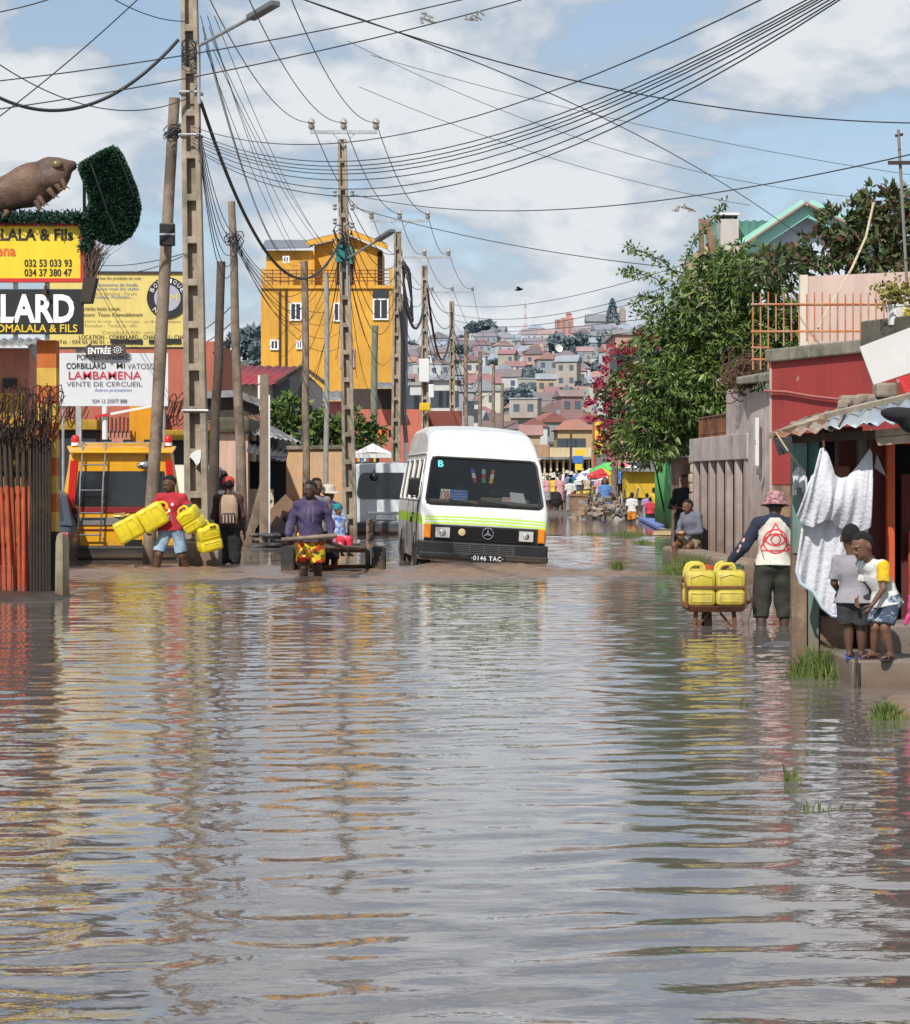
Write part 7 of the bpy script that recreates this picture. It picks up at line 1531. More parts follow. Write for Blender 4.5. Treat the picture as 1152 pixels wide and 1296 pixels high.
tree('hedge', 'dense green hedge growing above the peach wall', (WX(415, 73), 73, 0), [(355, 540, 26, 30), (385, 548, 26, 26), (415, 552, 24, 24), (442, 545, 24, 22), (462, 552, 22, 20), (370, 520, 22, 20), (405, 535, 22, 16)], 73, 75, .22, m_bou[:2]+[m_mango[0]], ros=7, droop=.1, asp=.5, core=m_mango[2], cat='hedge', dep=.5)
ps = thing('parasol', 'white market parasol left of the parked white van', 'parasol', P(470, 640, 68)); ORG[ps.name] = Vector(ps.location)
def parasol(t, c, r, h, mats, pole=2.0, n=8):
    c = Vector(c); mb = MB(); rim = [c+Vector((r*math.cos(2*math.pi*(k+.5)/n), r*math.sin(2*math.pi*(k+.5)/n), -h)) for k in range(n)]
    for k in range(n): a, b = rim[k], rim[(k+1) % n]; m_ = (a+b)/2*.96+c*.04+Vector((0, 0, .03)); mb.add([c, a, m_, b], [(0, 1, 2), (0, 2, 3)], k % len(mats)); v = Vector((0, 0, -.12)); mb.add([a, b, b+v, a+v], [(0, 1, 2, 3)], k % len(mats))
    mb.obj('canopy', mats, t, world=True, solid=.01); mb = MB(); mb.tube([c, c-Vector((0, 0, pole))], .025, 6); mb.obj('pole', m_steel, t, world=True)
parasol(ps, P(472, 561, 68), .72, .28, [M('parasol_white', (.64, .64, .63), .8, .05, 3, .02)], 1.9, 4)
sl = thing('stall', 'dark roadside stall with shelves under the white parasol', 'stall', P(465, 640, 69))
for k in range(4): mb = MB(); pbox(mb, 448, 478, 585+k*14, 588+k*14, 69, .6); mb.obj('shelf', m_dboard, sl, world=True)
mb = MB(); pbox(mb, 446, 480, 578, 0, 69.7, .1, 0, -.2); mb.obj('back', m_dark, sl, world=True)
for i in range(14): mb = MB(); c = P(450+(i % 7)*4, 584+14*(i//7), 69.1); mb.box(c+Vector((0, 0, .06)), (.07, .07, .14)); mb.obj('goods', [m_sr, m_sy, m_blue, m_white, m_board][i % 5], sl, world=True)
sb_ = thing('salmon_building', 'low salmon building with orange panel behind the third concrete pole', 'building', P(490, 620, 112))
m_salm2 = M('salmon_facade', (.50, .15, .105), .85, .15, 1., .05, streak=.25)
mb = MB(); pbox(mb, 440, 540, 518, 0, 112, 6, 0, 0); mb.obj('wall', m_salm2, sb_, world=True); mb = MB(); pbox(mb, 540.2, 585, 520, 0, 113, 5, 0, 0); mb.obj('maroon_wall', M('maroon_facade', (.20, .06, .045), .9, .25, 1., .05), sb_, world=True)
mb = MB(); pbox(mb, 476, 489, 544, 554, 111.9, .15); mb.obj('orange_panel', M('bright_orange_panel', (.75, .17, .02), .8, .1, 2, 0), sb_, world=True)
for x in (452, 457, 492): mb = MB(); pbox(mb, x, x+(2.4 if x < 460 else 8), 523 if x < 460 else 544, 529 if x < 460 else 552, 111.95, .1); mb.obj('window', m_dark, sb_, world=True)
mb = MB(); pbox(mb, 446, 500, 492, 518, 113, 3); mb.obj('dark_upper_room', m_dboard, sb_, world=True)
corrugated(P(470, 492, 110.5), P(500, 491, 110.5), P(499, 484, 113), P(472, 484, 113), m_gtin, sb_, 'tin_roof', pitch=.3, amp=.03); corrugated(P(408, 507, 104), P(442, 507, 104), P(440, 495, 107), P(402, 495, 107), m_gtin, sb_, 'tin_roof', pitch=.3, amp=.03)
mb = MB(); pbox(mb, 404, 440, 508, 0, 106, 3, 0, 0); mb.obj('pink_wing', M('pink_wing', (.55, .2, .18), .85, .15, 1.5, .05), sb_, world=True)

# ---- the tall orange building
OD = 150; og = thing('orange_building', 'tall orange apartment building with roof terrace and white framed windows', 'building', P(415, 620, OD))
m_og = M('orange_render', (.68, .36, .05), .8, .12, .5, .03, col2=(.52, .27, .045), sc2=.35, th2=(.42, .68), streak=.3); m_ogs = m_og
def ob_(name, x0, x1, y0, y1, D, dep, mat=m_og, z0=None, bev=0.): mb = MB(); pbox(mb, x0, x1, y0, y1, D, dep, 0, z0); return mb.obj(name, mat, og, world=True, bevel=bev)
ob_('main_block', 330.5, 497, 362, 0, OD, 9, z0=0); ob_('parapet', 330, 499, 361, 365, OD-.15, .3, z0=None)
ob_('corner_post', 330.5, 335, 340, 361.5, OD, .3); ob_('corner_post', 492.5, 497, 339, 361.5, OD, .3); ob_('mid_post', 422, 426, 300, 361.5, OD+.05, .3)
ob_('stair_tower', 337, 398, 317, 362, OD+1.2, 3.2); mb = MB(); mb.prism([P(331, 316, OD+.6), P(392, 314, OD+.6), P(405, 306, OD+4.5), P(336, 306, OD+4.8)], (0, 0, .12)); mb.obj('tower_roof', M('zinc_roof', (.20, .22, .26), .5, .15, 1, .05, metal=.3), og, world=True)
mb = MB(); mb.prism([P(x, y, OD+2.2) for x, y in ((398, 362), (484, 362), (484, 317), (444, 299), (398, 310))][::-1], (0, 5, 0)); mb.obj('upper_room', m_og, og, world=True)
mb = MB(); mb.beam(P(388, 308.5, OD+1.6), P(446, 294.5, OD+1.6), .28, .22, 0, (0, 1, 0)); mb.beam(P(444, 294.5, OD+1.6), P(491, 313, OD+1.6), .28, .22, 0, (0, 1, 0))
o = mb.obj('roof_edge', m_og, og, world=True); mb = MB(); mb.prism([P(388, 307.5, OD+1.5), P(445, 294, OD+1.5), P(445, 292.5, OD+8), P(390, 305, OD+8)], (0, 0, .08)); mb.prism([P(445, 294, OD+1.5), P(491, 312, OD+1.5), P(489, 309, OD+8), P(445, 292.5, OD+8)], (0, 0, .085)); mb.obj('upper_roof', m_rtin, og, world=True)
m_frame = M('white_window_frame', (.78, .78, .78), .5, .05, 3, 0); m_pane = M('window_pane', (.025, .03, .035), .1, .2, .5, 0, spec=.7)
def win(par, x0, x1, y0, y1, D, fr=.09, mull=True, frame=None, pane=None):
    a, b = P(x0, y0, D), P(x1, y1, D); c = (a+b)/2; w_, h = b.x-a.x, a.z-b.z; mb = MB()
    for s in (-1, 1): mb.box(c+Vector((s*(w_-fr)/2, -.03, 0)), (fr, .1, h)); mb.box(c+Vector((0, -.028, s*(h-fr)/2)), (w_-2*fr, .1, fr))
    if mull: mb.box(c+Vector((0, -.026, 0)), (fr*.7, .1, h-2*fr))
    f = mb.obj('window', frame or m_frame, par, world=True); mb = MB(); mb.box(c, (w_-.02, .04, h-.02)); mb.obj('pane', pane or m_pane, f, world=True); return f
for x0, x1, y0, y1 in ((367, 382, 383, 406), (422, 436, 383, 407), (342, 353, 430, 443), (375, 383, 431, 442), (358, 366.5, 324, 333), (472, 492, 378, 405)): win(og, x0, x1, y0, y1, OD-.04)
win(og, 430, 449, 441, 465, OD-.04, frame=M('pink_frame', (.55, .3, .3), .7, .1, 3, 0)); ob_('dark_transom', 472, 492, 367, 377.5, OD-.06, .05, m_pane)
for x0, x1, y0, y1 in ((424.5, 447, 316, 360), (478, 484, 318, 360)): ob_('terrace_door', x0, x1, y0, y1, OD+2.12, .05, m_dark)
mb = MB(); mb.prism([P(425, 313, OD+1.9), P(447, 312, OD+1.9), P(446, 334, OD+1.8), P(426, 332, OD+1.8)], (0, .05, 0)); mb.obj('teal_awning', cloth('teal_rag', (.03, .22, .2)), og, world=True)
for x in (354, 362): mb = MB(); mb.tube([P(x, 470, OD-.1), P(x, 366, OD-.1)], .06, 6); mb.obj('downpipe', m_woodd, og, world=True)
for py in (342, 346.5, 351, 355.5): mb = MB(); mb.tube([P(335, py, OD+.05), P(493, py, OD+.05)], .03, 5); mb.obj('terrace_rail', m_rust, og, world=True)
for x in range(345, 492, 10): mb = MB(); mb.tube([P(x, 361, OD+.05), P(x, 341, OD+.05)], .03, 5); mb.obj('rail_post', m_rust, og, world=True)
ob_('shadow_side_wall', 497.3, 514, 372, 0, OD+2, 6, M('side_shadow_grey', (.20, .20, .22), .85, .15, .6, .05), z0=0)  # right side in shadow, its shade painted as grey

# ---- generic small buildings
WPAL = {'white': (.6, .59, .57), 'cream': (.62, .55, .40), 'ochre': (.50, .34, .14), 'salmon': (.50, .28, .20), 'brick red': (.33, .14, .09), 'grey': (.32, .32, .32), 'pale blue': (.38, .46, .54), 'tan': (.42, .33, .24), 'pink': (.55, .38, .34)}
RPAL = {'red tile': (.30, .085, .055), 'brown tile': (.17, .095, .07), 'grey tin': (.27, .28, .30), 'rusty tin': (.25, .12, .07), 'terracotta': (.38, .15, .08)}
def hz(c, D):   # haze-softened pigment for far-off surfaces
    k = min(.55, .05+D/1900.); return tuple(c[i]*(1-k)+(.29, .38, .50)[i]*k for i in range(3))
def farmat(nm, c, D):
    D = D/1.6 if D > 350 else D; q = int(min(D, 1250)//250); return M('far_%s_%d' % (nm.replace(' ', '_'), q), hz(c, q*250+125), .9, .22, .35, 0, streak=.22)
WM = {}
def winmesh(D):
    q = int(min(D/1.6, 1250)//250)
    if q not in WM:
        mb = MB(); mb.box((0, 0, 0), (.95, .08, 1.25)); o = mb.obj('window', farmat('window', (.03, .035, .04), D), None); WM[q] = o.data; bpy.data.objects.remove(o)
    return WM[q]
HN = [0]
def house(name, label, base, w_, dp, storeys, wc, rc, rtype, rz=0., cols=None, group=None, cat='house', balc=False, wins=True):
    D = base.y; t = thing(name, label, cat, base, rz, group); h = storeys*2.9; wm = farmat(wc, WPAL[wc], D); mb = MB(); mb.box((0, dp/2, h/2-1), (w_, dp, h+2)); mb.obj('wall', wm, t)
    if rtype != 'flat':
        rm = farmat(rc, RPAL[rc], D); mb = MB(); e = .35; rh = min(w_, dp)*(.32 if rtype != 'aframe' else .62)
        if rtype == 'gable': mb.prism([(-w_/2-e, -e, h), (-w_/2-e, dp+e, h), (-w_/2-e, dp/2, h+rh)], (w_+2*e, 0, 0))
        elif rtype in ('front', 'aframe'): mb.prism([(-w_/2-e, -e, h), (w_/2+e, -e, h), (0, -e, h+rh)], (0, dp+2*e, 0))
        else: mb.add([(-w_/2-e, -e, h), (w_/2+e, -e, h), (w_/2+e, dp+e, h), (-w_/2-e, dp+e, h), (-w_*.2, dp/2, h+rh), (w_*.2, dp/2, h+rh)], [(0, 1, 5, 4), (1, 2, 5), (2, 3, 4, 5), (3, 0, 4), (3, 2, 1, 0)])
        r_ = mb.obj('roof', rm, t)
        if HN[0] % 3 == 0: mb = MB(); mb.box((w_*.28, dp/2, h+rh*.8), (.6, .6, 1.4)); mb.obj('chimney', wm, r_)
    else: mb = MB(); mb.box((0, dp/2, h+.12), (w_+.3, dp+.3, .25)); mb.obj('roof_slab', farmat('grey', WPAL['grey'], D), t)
    HN[0] += 1; cols = cols or max(2, int(w_/2.4))
    if wins:
        me = winmesh(D)
        for r_ in range(storeys):
            for c in range(cols):
                if random.random() < .12: continue
                o = bpy.data.objects.new('window', me); COL.objects.link(o); o.parent = t; o.location = ((c+.5-cols/2)*w_/cols, -.02, r_*2.9+1.5); ORG[o.name] = Vector((0, 0, 0))
    if balc:
        for r_ in range(1, storeys): mb = MB(); mb.box((0, -.5, r_*2.9), (w_*.92, 1.0, .15)); mb.box((0, -.97, r_*2.9+.5), (w_*.92, .06, .7)); mb.obj('balcony', wm, t)
    return t
HS = 1.6
def hillbase(px, Y):
    Y *= HS; x = WX(px, Y); return Vector((x, Y, float(gz(x, Y))))
used = set(); rr = random.Random(21)
def lab(px, Y, storeys, wc, rc, rtype):
    sz = ['one-storey', 'two-storey', 'three-storey', 'four-storey', 'five-storey'][storeys-1]
    v = 'hill foot' if Y < 330 else 'low slope' if Y < 500 else 'mid slope' if Y < 720 else 'high slope' if Y < 960 else 'hill crest'
    hx_ = 'left of meter boxes' if px < 538 else 'behind the far poles' if px < 590 else 'over minibus left' if px < 640 else 'over minibus right' if px < 690 else 'right of minibus' if px < 735 else 'left of the vine' if px < 775 else 'beside the vine'
    rf = 'flat roof' if rtype == 'flat' else rc+{'gable': '', 'front': ' gabled', 'hip': ' hipped', 'aframe': ' steep'}[rtype]+' roof'
    return '%s %s house with %s, %s, %s' % (sz, wc, rf, v, hx_)
occ = []
LM = []   # landmark houses: px, Y, width px, storeys, wall, roof, type, balcony
def put(px, Y, w_, st, wc, rc, rt, balc=False, dp=None, rz=None):
    l = lab(px, Y, st, wc, rc, rt)
    if l in used: return False
    used.add(l); house('house', l, hillbase(px, Y), w_, dp or min(w_, 9), st, wc, rc, rt, R(rr.uniform(-16, 16)) if rz is None else rz, group='houses on the far hillside', balc=balc); return True
for q in ((690, 800, 7.5, 4, 'white', 'grey tin', 'flat', True), (636, 1000, 13, 2, 'brick red', 'brown tile', 'gable', False), (664, 980, 6, 3, 'cream', 'red tile', 'hip', False), (643, 560, 5, 1, 'ochre', 'red tile', 'aframe', False), (733, 480, 11, 1, 'tan', 'terracotta', 'gable', False), (700, 560, 17, 2, 'grey', 'grey tin', 'flat', False), (686, 520, 5, 2, 'cream', 'grey tin', 'flat', False),
          (740, 1030, 12, 3, 'white', 'red tile', 'gable', True), (768, 1080, 16, 2, 'white', 'brown tile', 'gable', False), (790, 1060, 8, 3, 'cream', 'brown tile', 'hip', False), (752, 960, 6, 2, 'salmon', 'red tile', 'front', False), (652, 940, 6, 2, 'salmon', 'red tile', 'front', False), (640, 900, 7, 3, 'pink', 'brown tile', 'hip', False)):
    put(q[0], q[1], q[2]*1.35, *q[3:]); occ.append((q[0], q[1]))
n = 0
for it in range(6000):
    Y = rr.uniform(225, 430) if n < 90 else rr.choice((rr.uniform(380, 800), rr.uniform(700, 1120))); px = rr.uniform(488, 812)
    if px < 560 and Y > 700: continue
    if px > 685 and Y > 960: continue
    wm_ = rr.uniform(4.5, 8.5)*(1+.3*(Y > 600)-.22*(Y < 430)); k = F_PX/Y
    if any(abs(px-a)*1. < (wm_*k/HS*.6) and abs(Y-b) < (8+.018*Y) for a, b in occ): continue
    st = rr.choice((1, 2, 2, 2, 3, 3, 4)) if Y > 600 else rr.choice((1, 2, 2, 3)) if Y > 330 else rr.choice((1, 1, 1, 2)); wc = rr.choice(('white', 'white', 'white', 'white', 'cream', 'cream', 'cream', 'ochre', 'salmon', 'brick red', 'grey', 'grey', 'grey', 'pale blue', 'tan')); rc = rr.choice(['red tile', 'brown tile', 'brown tile', 'grey tin', 'grey tin', 'rusty tin', 'terracotta']); rt = rr.choice(('gable', 'gable', 'hip', 'front', 'flat'))
    if put(px, Y, wm_, st, wc, rc, rt, balc=rr.random() < .2): occ.append((px, Y)); n += 1
    if n >= 285: break
# crest landmarks
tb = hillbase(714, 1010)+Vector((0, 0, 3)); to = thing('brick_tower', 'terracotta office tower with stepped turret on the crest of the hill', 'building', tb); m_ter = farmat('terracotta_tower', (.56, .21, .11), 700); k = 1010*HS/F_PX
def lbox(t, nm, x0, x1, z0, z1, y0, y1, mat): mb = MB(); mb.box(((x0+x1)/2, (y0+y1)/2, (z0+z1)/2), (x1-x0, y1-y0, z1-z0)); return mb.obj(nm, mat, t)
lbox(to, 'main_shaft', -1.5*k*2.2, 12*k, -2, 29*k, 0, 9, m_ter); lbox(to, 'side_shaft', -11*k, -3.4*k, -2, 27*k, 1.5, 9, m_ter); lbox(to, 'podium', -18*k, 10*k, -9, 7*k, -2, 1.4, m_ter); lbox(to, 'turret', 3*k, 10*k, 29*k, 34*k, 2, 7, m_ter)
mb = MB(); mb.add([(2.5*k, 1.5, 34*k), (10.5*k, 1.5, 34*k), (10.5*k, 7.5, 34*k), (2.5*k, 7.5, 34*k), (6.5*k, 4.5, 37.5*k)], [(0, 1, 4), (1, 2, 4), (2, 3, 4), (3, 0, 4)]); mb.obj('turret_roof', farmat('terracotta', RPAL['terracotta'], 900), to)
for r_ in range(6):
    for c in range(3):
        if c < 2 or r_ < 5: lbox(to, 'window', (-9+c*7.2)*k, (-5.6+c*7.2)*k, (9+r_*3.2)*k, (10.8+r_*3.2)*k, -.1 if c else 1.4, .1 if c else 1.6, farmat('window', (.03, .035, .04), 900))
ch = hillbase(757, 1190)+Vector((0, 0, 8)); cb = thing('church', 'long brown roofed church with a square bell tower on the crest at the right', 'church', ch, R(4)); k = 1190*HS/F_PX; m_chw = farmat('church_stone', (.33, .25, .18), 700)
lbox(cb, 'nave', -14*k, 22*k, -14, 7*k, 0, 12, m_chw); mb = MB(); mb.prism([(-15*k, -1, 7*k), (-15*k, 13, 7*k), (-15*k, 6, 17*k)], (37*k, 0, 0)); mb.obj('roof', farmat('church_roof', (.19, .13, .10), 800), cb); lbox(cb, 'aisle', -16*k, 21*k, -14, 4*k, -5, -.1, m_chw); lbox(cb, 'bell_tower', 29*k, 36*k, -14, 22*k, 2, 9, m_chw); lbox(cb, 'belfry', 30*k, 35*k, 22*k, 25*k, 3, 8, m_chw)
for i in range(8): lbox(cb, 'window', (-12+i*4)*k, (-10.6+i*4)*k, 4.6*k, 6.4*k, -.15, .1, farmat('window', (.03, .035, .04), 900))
ms_ = hillbase(665, 1150); mt = thing('radio_mast', 'red and white lattice radio mast on the crest of the hill', 'mast', ms_); k = 1150*HS/F_PX
for i in range(9):
    z0, z1 = i*6.2*k, (i+1)*6.2*k; w0, w1 = (2.3-.22*i)*k, (2.3-.22*(i+1))*k; mb = MB()
    for sx in (-1, 1):
        mb.beam((sx*w0, 0, z0), (sx*w1, 0, z1), .3, .3); mb.beam((sx*w0, 0, z0), (-sx*w1, 0, z1), .2, .2)
    mb.beam((-w1, 0, z1), (w1, 0, z1), .2, .2); mb.obj('lattice_section', farmat('mast_red' if i % 2 else 'mast_white', (.5, .12, .1) if i % 2 else (.6, .6, .6), 1100), mt)
# trees on the hill
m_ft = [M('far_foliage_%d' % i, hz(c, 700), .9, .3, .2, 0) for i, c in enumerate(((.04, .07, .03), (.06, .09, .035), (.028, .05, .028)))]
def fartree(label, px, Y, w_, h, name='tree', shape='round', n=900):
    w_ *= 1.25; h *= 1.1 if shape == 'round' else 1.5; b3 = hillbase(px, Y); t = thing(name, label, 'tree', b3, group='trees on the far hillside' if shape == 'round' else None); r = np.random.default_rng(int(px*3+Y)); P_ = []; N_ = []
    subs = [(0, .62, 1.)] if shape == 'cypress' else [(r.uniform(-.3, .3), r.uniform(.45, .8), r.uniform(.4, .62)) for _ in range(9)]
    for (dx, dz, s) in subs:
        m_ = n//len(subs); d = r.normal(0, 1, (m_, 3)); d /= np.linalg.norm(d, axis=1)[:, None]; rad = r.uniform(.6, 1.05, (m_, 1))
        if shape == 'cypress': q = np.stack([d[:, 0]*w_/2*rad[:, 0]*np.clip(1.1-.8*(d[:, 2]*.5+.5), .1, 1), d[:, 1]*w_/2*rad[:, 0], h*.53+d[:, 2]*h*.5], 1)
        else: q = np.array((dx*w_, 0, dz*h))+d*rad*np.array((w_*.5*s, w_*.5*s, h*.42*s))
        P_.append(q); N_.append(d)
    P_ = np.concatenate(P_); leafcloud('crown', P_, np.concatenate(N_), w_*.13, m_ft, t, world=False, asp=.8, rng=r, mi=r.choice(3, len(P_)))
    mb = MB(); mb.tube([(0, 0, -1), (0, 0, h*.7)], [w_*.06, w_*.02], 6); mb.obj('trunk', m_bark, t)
fartree('large round dark tree on the crest above the left end of the minibus roof', 608, 1010, 15, 17, n=1800); fartree('tall dark cypress standing beside the church on the crest', 775, 1150, 9.5, 18, 'cypress_tree', 'cypress', 1400); fartree('low round tree just left of the large round crest tree', 588, 980, 9, 9)
tl = ['bushy tree', 'spreading tree', 'small tree', 'dark shrub like tree']; i = 0
for px, Y, w_, h in ((655, 1060, 9, 5), (690, 640, 12, 9), (712, 660, 14, 11), (728, 640, 12, 10), (742, 700, 13, 10), (735, 420, 9, 6), (702, 430, 8, 7), (660, 300, 5, 5), (640, 290, 5, 5), (612, 330, 6, 6), (590, 420, 7, 7), (720, 300, 5, 5), (618, 700, 9, 8), (575, 600, 9, 9), (530, 560, 9, 8), (505, 500, 8, 8), (515, 700, 10, 10), (770, 800, 12, 9), (785, 600, 12, 12), (800, 420, 10, 12), (675, 900, 8, 6), (320, 700, 26, 15), (345, 660, 14, 10), (625, 480, 6, 6), (650, 430, 6, 5), (600, 820, 9, 7), (560, 780, 9, 9), (340, 900, 16, 14)):
    v = 'at the foot of the hill' if Y < 350 else 'low on the hill' if Y < 520 else 'halfway up the hill' if Y < 760 else 'near the crest'
    hx_ = 'left of the orange building' if px < 400 else 'right of the orange building' if px < 538 else 'behind the far poles' if px < 600 else 'above the minibus left' if px < 645 else 'above the minibus right' if px < 690 else 'right of the minibus' if px < 745 else 'beside the flowering vine'
    fartree('%s %s %s, number of storeys tall' % (tl[i % 4], v, hx_) if False else '%s green %s %s, %s' % (('pale', 'deep', 'olive', 'dusty', 'dark')[i % 5], tl[i % 4], v, hx_), px, Y, w_, h); i += 1
rt_ = random.Random(77)
for k in range(34):
    Y = rt_.uniform(300, 1000); fartree('small green tree half hidden among the crowded hillside houses', rt_.uniform(560, 800), Y, rt_.uniform(4, 8), rt_.uniform(4, 7.5), n=380)
dsh = hillbase(707, 575); dt = thing('satellite_dish', 'white satellite dish among the roofs halfway up the hill', 'dish', dsh+Vector((0, 0, 6.2))); mb = MB(); mb.lathe((0, 0, 1.6), [(.003, -.5), (.9, -.25), (1.6, .3), (1.62, .32), (.9, -.2), (.003, -.42)], 18, 0, Matrix.Rotation(R(65), 3, 'X') @ Matrix.Rotation(R(25), 3, 'Y')); mb.obj('reflector', m_white, dt, 40); mb = MB(); mb.tube([(0, 0, -1), (0, .2, 1.5)], .12, 6); mb.obj('mount', m_steel, dt)

# ---- buildings along the street in the middle distance
def mid(label, x0, x1, ytop, D, dep, wc, storeys, rc='grey tin', rt='flat', cols=3, balc=False, col=None, base=0.1):
    w_ = WX(x1, D)-WX(x0, D); hgt = WZ(ytop, D)-base; c = Vector((WX((x0+x1)/2, D), D, base)); t = house('street_building', label, c, w_, dep, max(1, round(hgt/2.9)), wc, rc, rt, 0, cols, None, 'building', balc); return t
mid('white three storey building with a flat roof behind the fifth concrete pole', 548, 578, 462, 190, 8, 'white', 3, 'grey tin', 'front', 3); mid('white block with a flat roof just right of the third concrete pole', 519, 536, 484, 200, 6, 'white', 2, cols=2); mid('grey shop building low behind the far poles', 560, 600, 505, 215, 8, 'grey', 2, cols=3, balc=True); mid('cream house with rusty roof left of the meter box pole', 498, 520, 470, 260, 8, 'cream', 3, 'rusty tin', 'gable', 2); mid('white narrow house behind the distant timber poles', 580, 606, 520, 240, 8, 'white', 2, 'rusty tin', 'gable', 2)
mid('tan workshop with a brown tile roof above the middle of the minibus roof', 612, 652, 548, 230, 8, 'tan', 1, 'brown tile', 'gable', 3); mid('ochre shop with a terracotta roof right above the minibus roof', 640, 684, 540, 260, 8, 'ochre', 1, 'terracotta', 'gable', 3)
mid('orange ochre building with hipped terracotta roof above the pale market building', 706, 752, 538, 232, 9, 'ochre', 2, 'terracotta', 'hip', 4)
mid('brick red building half hidden by the flowering vine', 779, 806, 437, 130, 8, 'salmon', 3, 'brown tile', 'flat', 3)
pb = thing('market_building', 'pale two storey building with a columned balcony behind the market', 'building', Vector((WX(716, 185), 185, .1))); k = 185/F_PX; m_pale = M('pale_yellow_facade', (.58, .47, .29), .85, .15, .8, .05, streak=.4); m_tanf = M('tan_facade', (.40, .25, .16), .85, .2, .8, .05, streak=.4)
lbox(pb, 'wall', -38*k, 40*k, -1, 52*k, 1.3, 9, m_tanf); lbox(pb, 'parapet', -20*k, 36*k, 50*k, 62*k, 0, 1.28, m_pale); lbox(pb, 'balcony_slab', -38*k, 38*k, 27*k, 29.5*k, -.6, 1.28, m_pale); lbox(pb, 'tin_canopy', -40*k, 40*k, 47*k, 49.5*k, -1, 1.28, m_gtin); lbox(pb, 'left_gable', -38*k, -20.5*k, 50*k, 66*k, .6, 9, m_tanf)
for i in range(10): lbox(pb, 'column', (-36+i*8)*k, (-33.8+i*8)*k, 29.5*k, 47*k, -.4, -.1, m_pale); lbox(pb, 'pier', (-37+i*8)*k, (-33.5+i*8)*k, 0, 27*k, -.3, .3, m_pale)
for i in range(9): lbox(pb, 'window', (-32+i*8)*k, (-29+i*8)*k, 31*k, 43*k, 1.2, 1.35, m_dark); lbox(pb, 'shopfront', (-33+i*8)*k, (-28.5+i*8)*k, 1*k, 19*k, 1.2, 1.35, [m_dark, m_board, m_dboard][i % 3])
for i in range(3): mb = MB(); mb.prism([(-34*k+i*24*k, -1.5, 22*k), (-13*k+i*24*k, -1.5, 22*k), (-13*k+i*24*k, 1, 27*k), (-34*k+i*24*k, 1, 27*k)], (0, .02, .03)); mb.obj('awning', [m_gtin, m_white, m_rtin][i], pb)
for lb, x0, x1, y0, y1, D, mt in (('tall yellow vertical banner at the edge of the flowering vine', 753, 763, 534, 575, 112, m_sy), ('small yellow sign on the thin dark pole, upper of two', 728, 741, 569, 576, 140, m_sy), ('blue signboard between the two small yellow signs', 725, 738, 577, 586, 140, m_blue), ('small yellow sign on the thin dark pole, lower of two', 728, 737, 587, 595, 140, m_sy)):
    t = board('sign_board', lb, x0, x1, y0, y1, D, mt, .08)
    mb = MB(); c = P((x0+x1)/2, (y0+y1)/2, D-.06); k = D/F_PX
    if mt is m_sy and x1-x0 < 11 and y1-y0 > 20:
        for q in range(3): mb.ell(P(758, 542+q*12, D-.05), (.12, .02, .14), 10, 6)
        mb.obj('red_motif', m_sr, t, world=True)
    if x0 == 753: mb = MB(); mb.beam(P(752, 640, D), P(752, 530, D), .06, .06); mb.beam(P(764, 575, D+.05), P(764, 530, D+.05), .05, .05); mb.obj('support', m_sr, t, world=True)
# green fence, kiosk, sheds at the far right of the street
gf = thing('green_fence', 'bright green corrugated metal fence at the market end of the right side', 'fence', P(842, 655, 64)); m_gf = M('green_tin', (.08, .36, .10), .55, .2, 3, .08, col2=(.12, .30, .12), sc2=2, mud=.4)
corrugated(P(830.5, 660, 68), P(852, 668, 60), P(852, 573, 60), P(830.5, 578, 68), m_gf, gf, 'sheet', pitch=.3, amp=.035)
corrugated(P(852.2, 664, 60), P(866, 664, 59.6), P(866, 583, 59.6), P(852.2, 581, 60), M('blue_grey_door', (.16, .22, .24), .6, .2, 3, .1, mud=.4), gf, 'door', pitch=.22, amp=.025)
wsd = thing('shed', 'small shed with brown wooden door between the green fence and the stone pillar', 'shed', P(872, 665, 56)); mb = MB(); pbox(mb, 860, 882, 580, 0, 56, 2, 0, -.2); mb.obj('wall', m_board, wsd, world=True); mb = MB(); pbox(mb, 847, 886, 574, 579, 55.6, 2.6); mb.obj('roof', m_gtin, wsd, world=True); mb = MB(); pbox(mb, 866, 876, 590, 0, 55.92, .06, 0, 0); mb.obj('door', m_woodd, wsd, world=True)
ki = thing('kiosk', 'yellow market kiosk with a dark base left of the green fence', 'kiosk', P(812, 650, 90)); mb = MB(); pbox(mb, 793, 833, 597, 630, 90, 2.2); mb.obj('yellow_body', M('kiosk_yellow', (.62, .40, .025), .75, .15, 2, .05, streak=.3), ki, world=True); mb = MB(); pbox(mb, 794, 832, 630, 0, 90.1, 2, 0, -.1); mb.obj('base', M('kiosk_base', (.10, .07, .04), .9, .3, 3, .1), ki, world=True); mb = MB(); pbox(mb, 790, 836, 592, 596.9, 89.6, 3); mb.obj('roof', m_gtin, ki, world=True)
for lb, x0, y0, x1, y1, mt in (('blue plank lying in shallow water at the market edge', 816, 656, 846, 670, M('blue_plank', (.12, .18, .42), .7, .15, 4, .05)), ('beige plank beside the blue plank in shallow water', 838, 675, 862, 664, M('beige_plank', (.45, .33, .18), .8, .15, 4, .05))):
    a, b = P(x0, y0, DW(y0, .06)), P(x1, y1, DW(y1, .06)); mb = MB(); mb.beam(a, b, .42, .08); tag(mb.obj('plank', mt, None, loc=a), lb, 'plank')
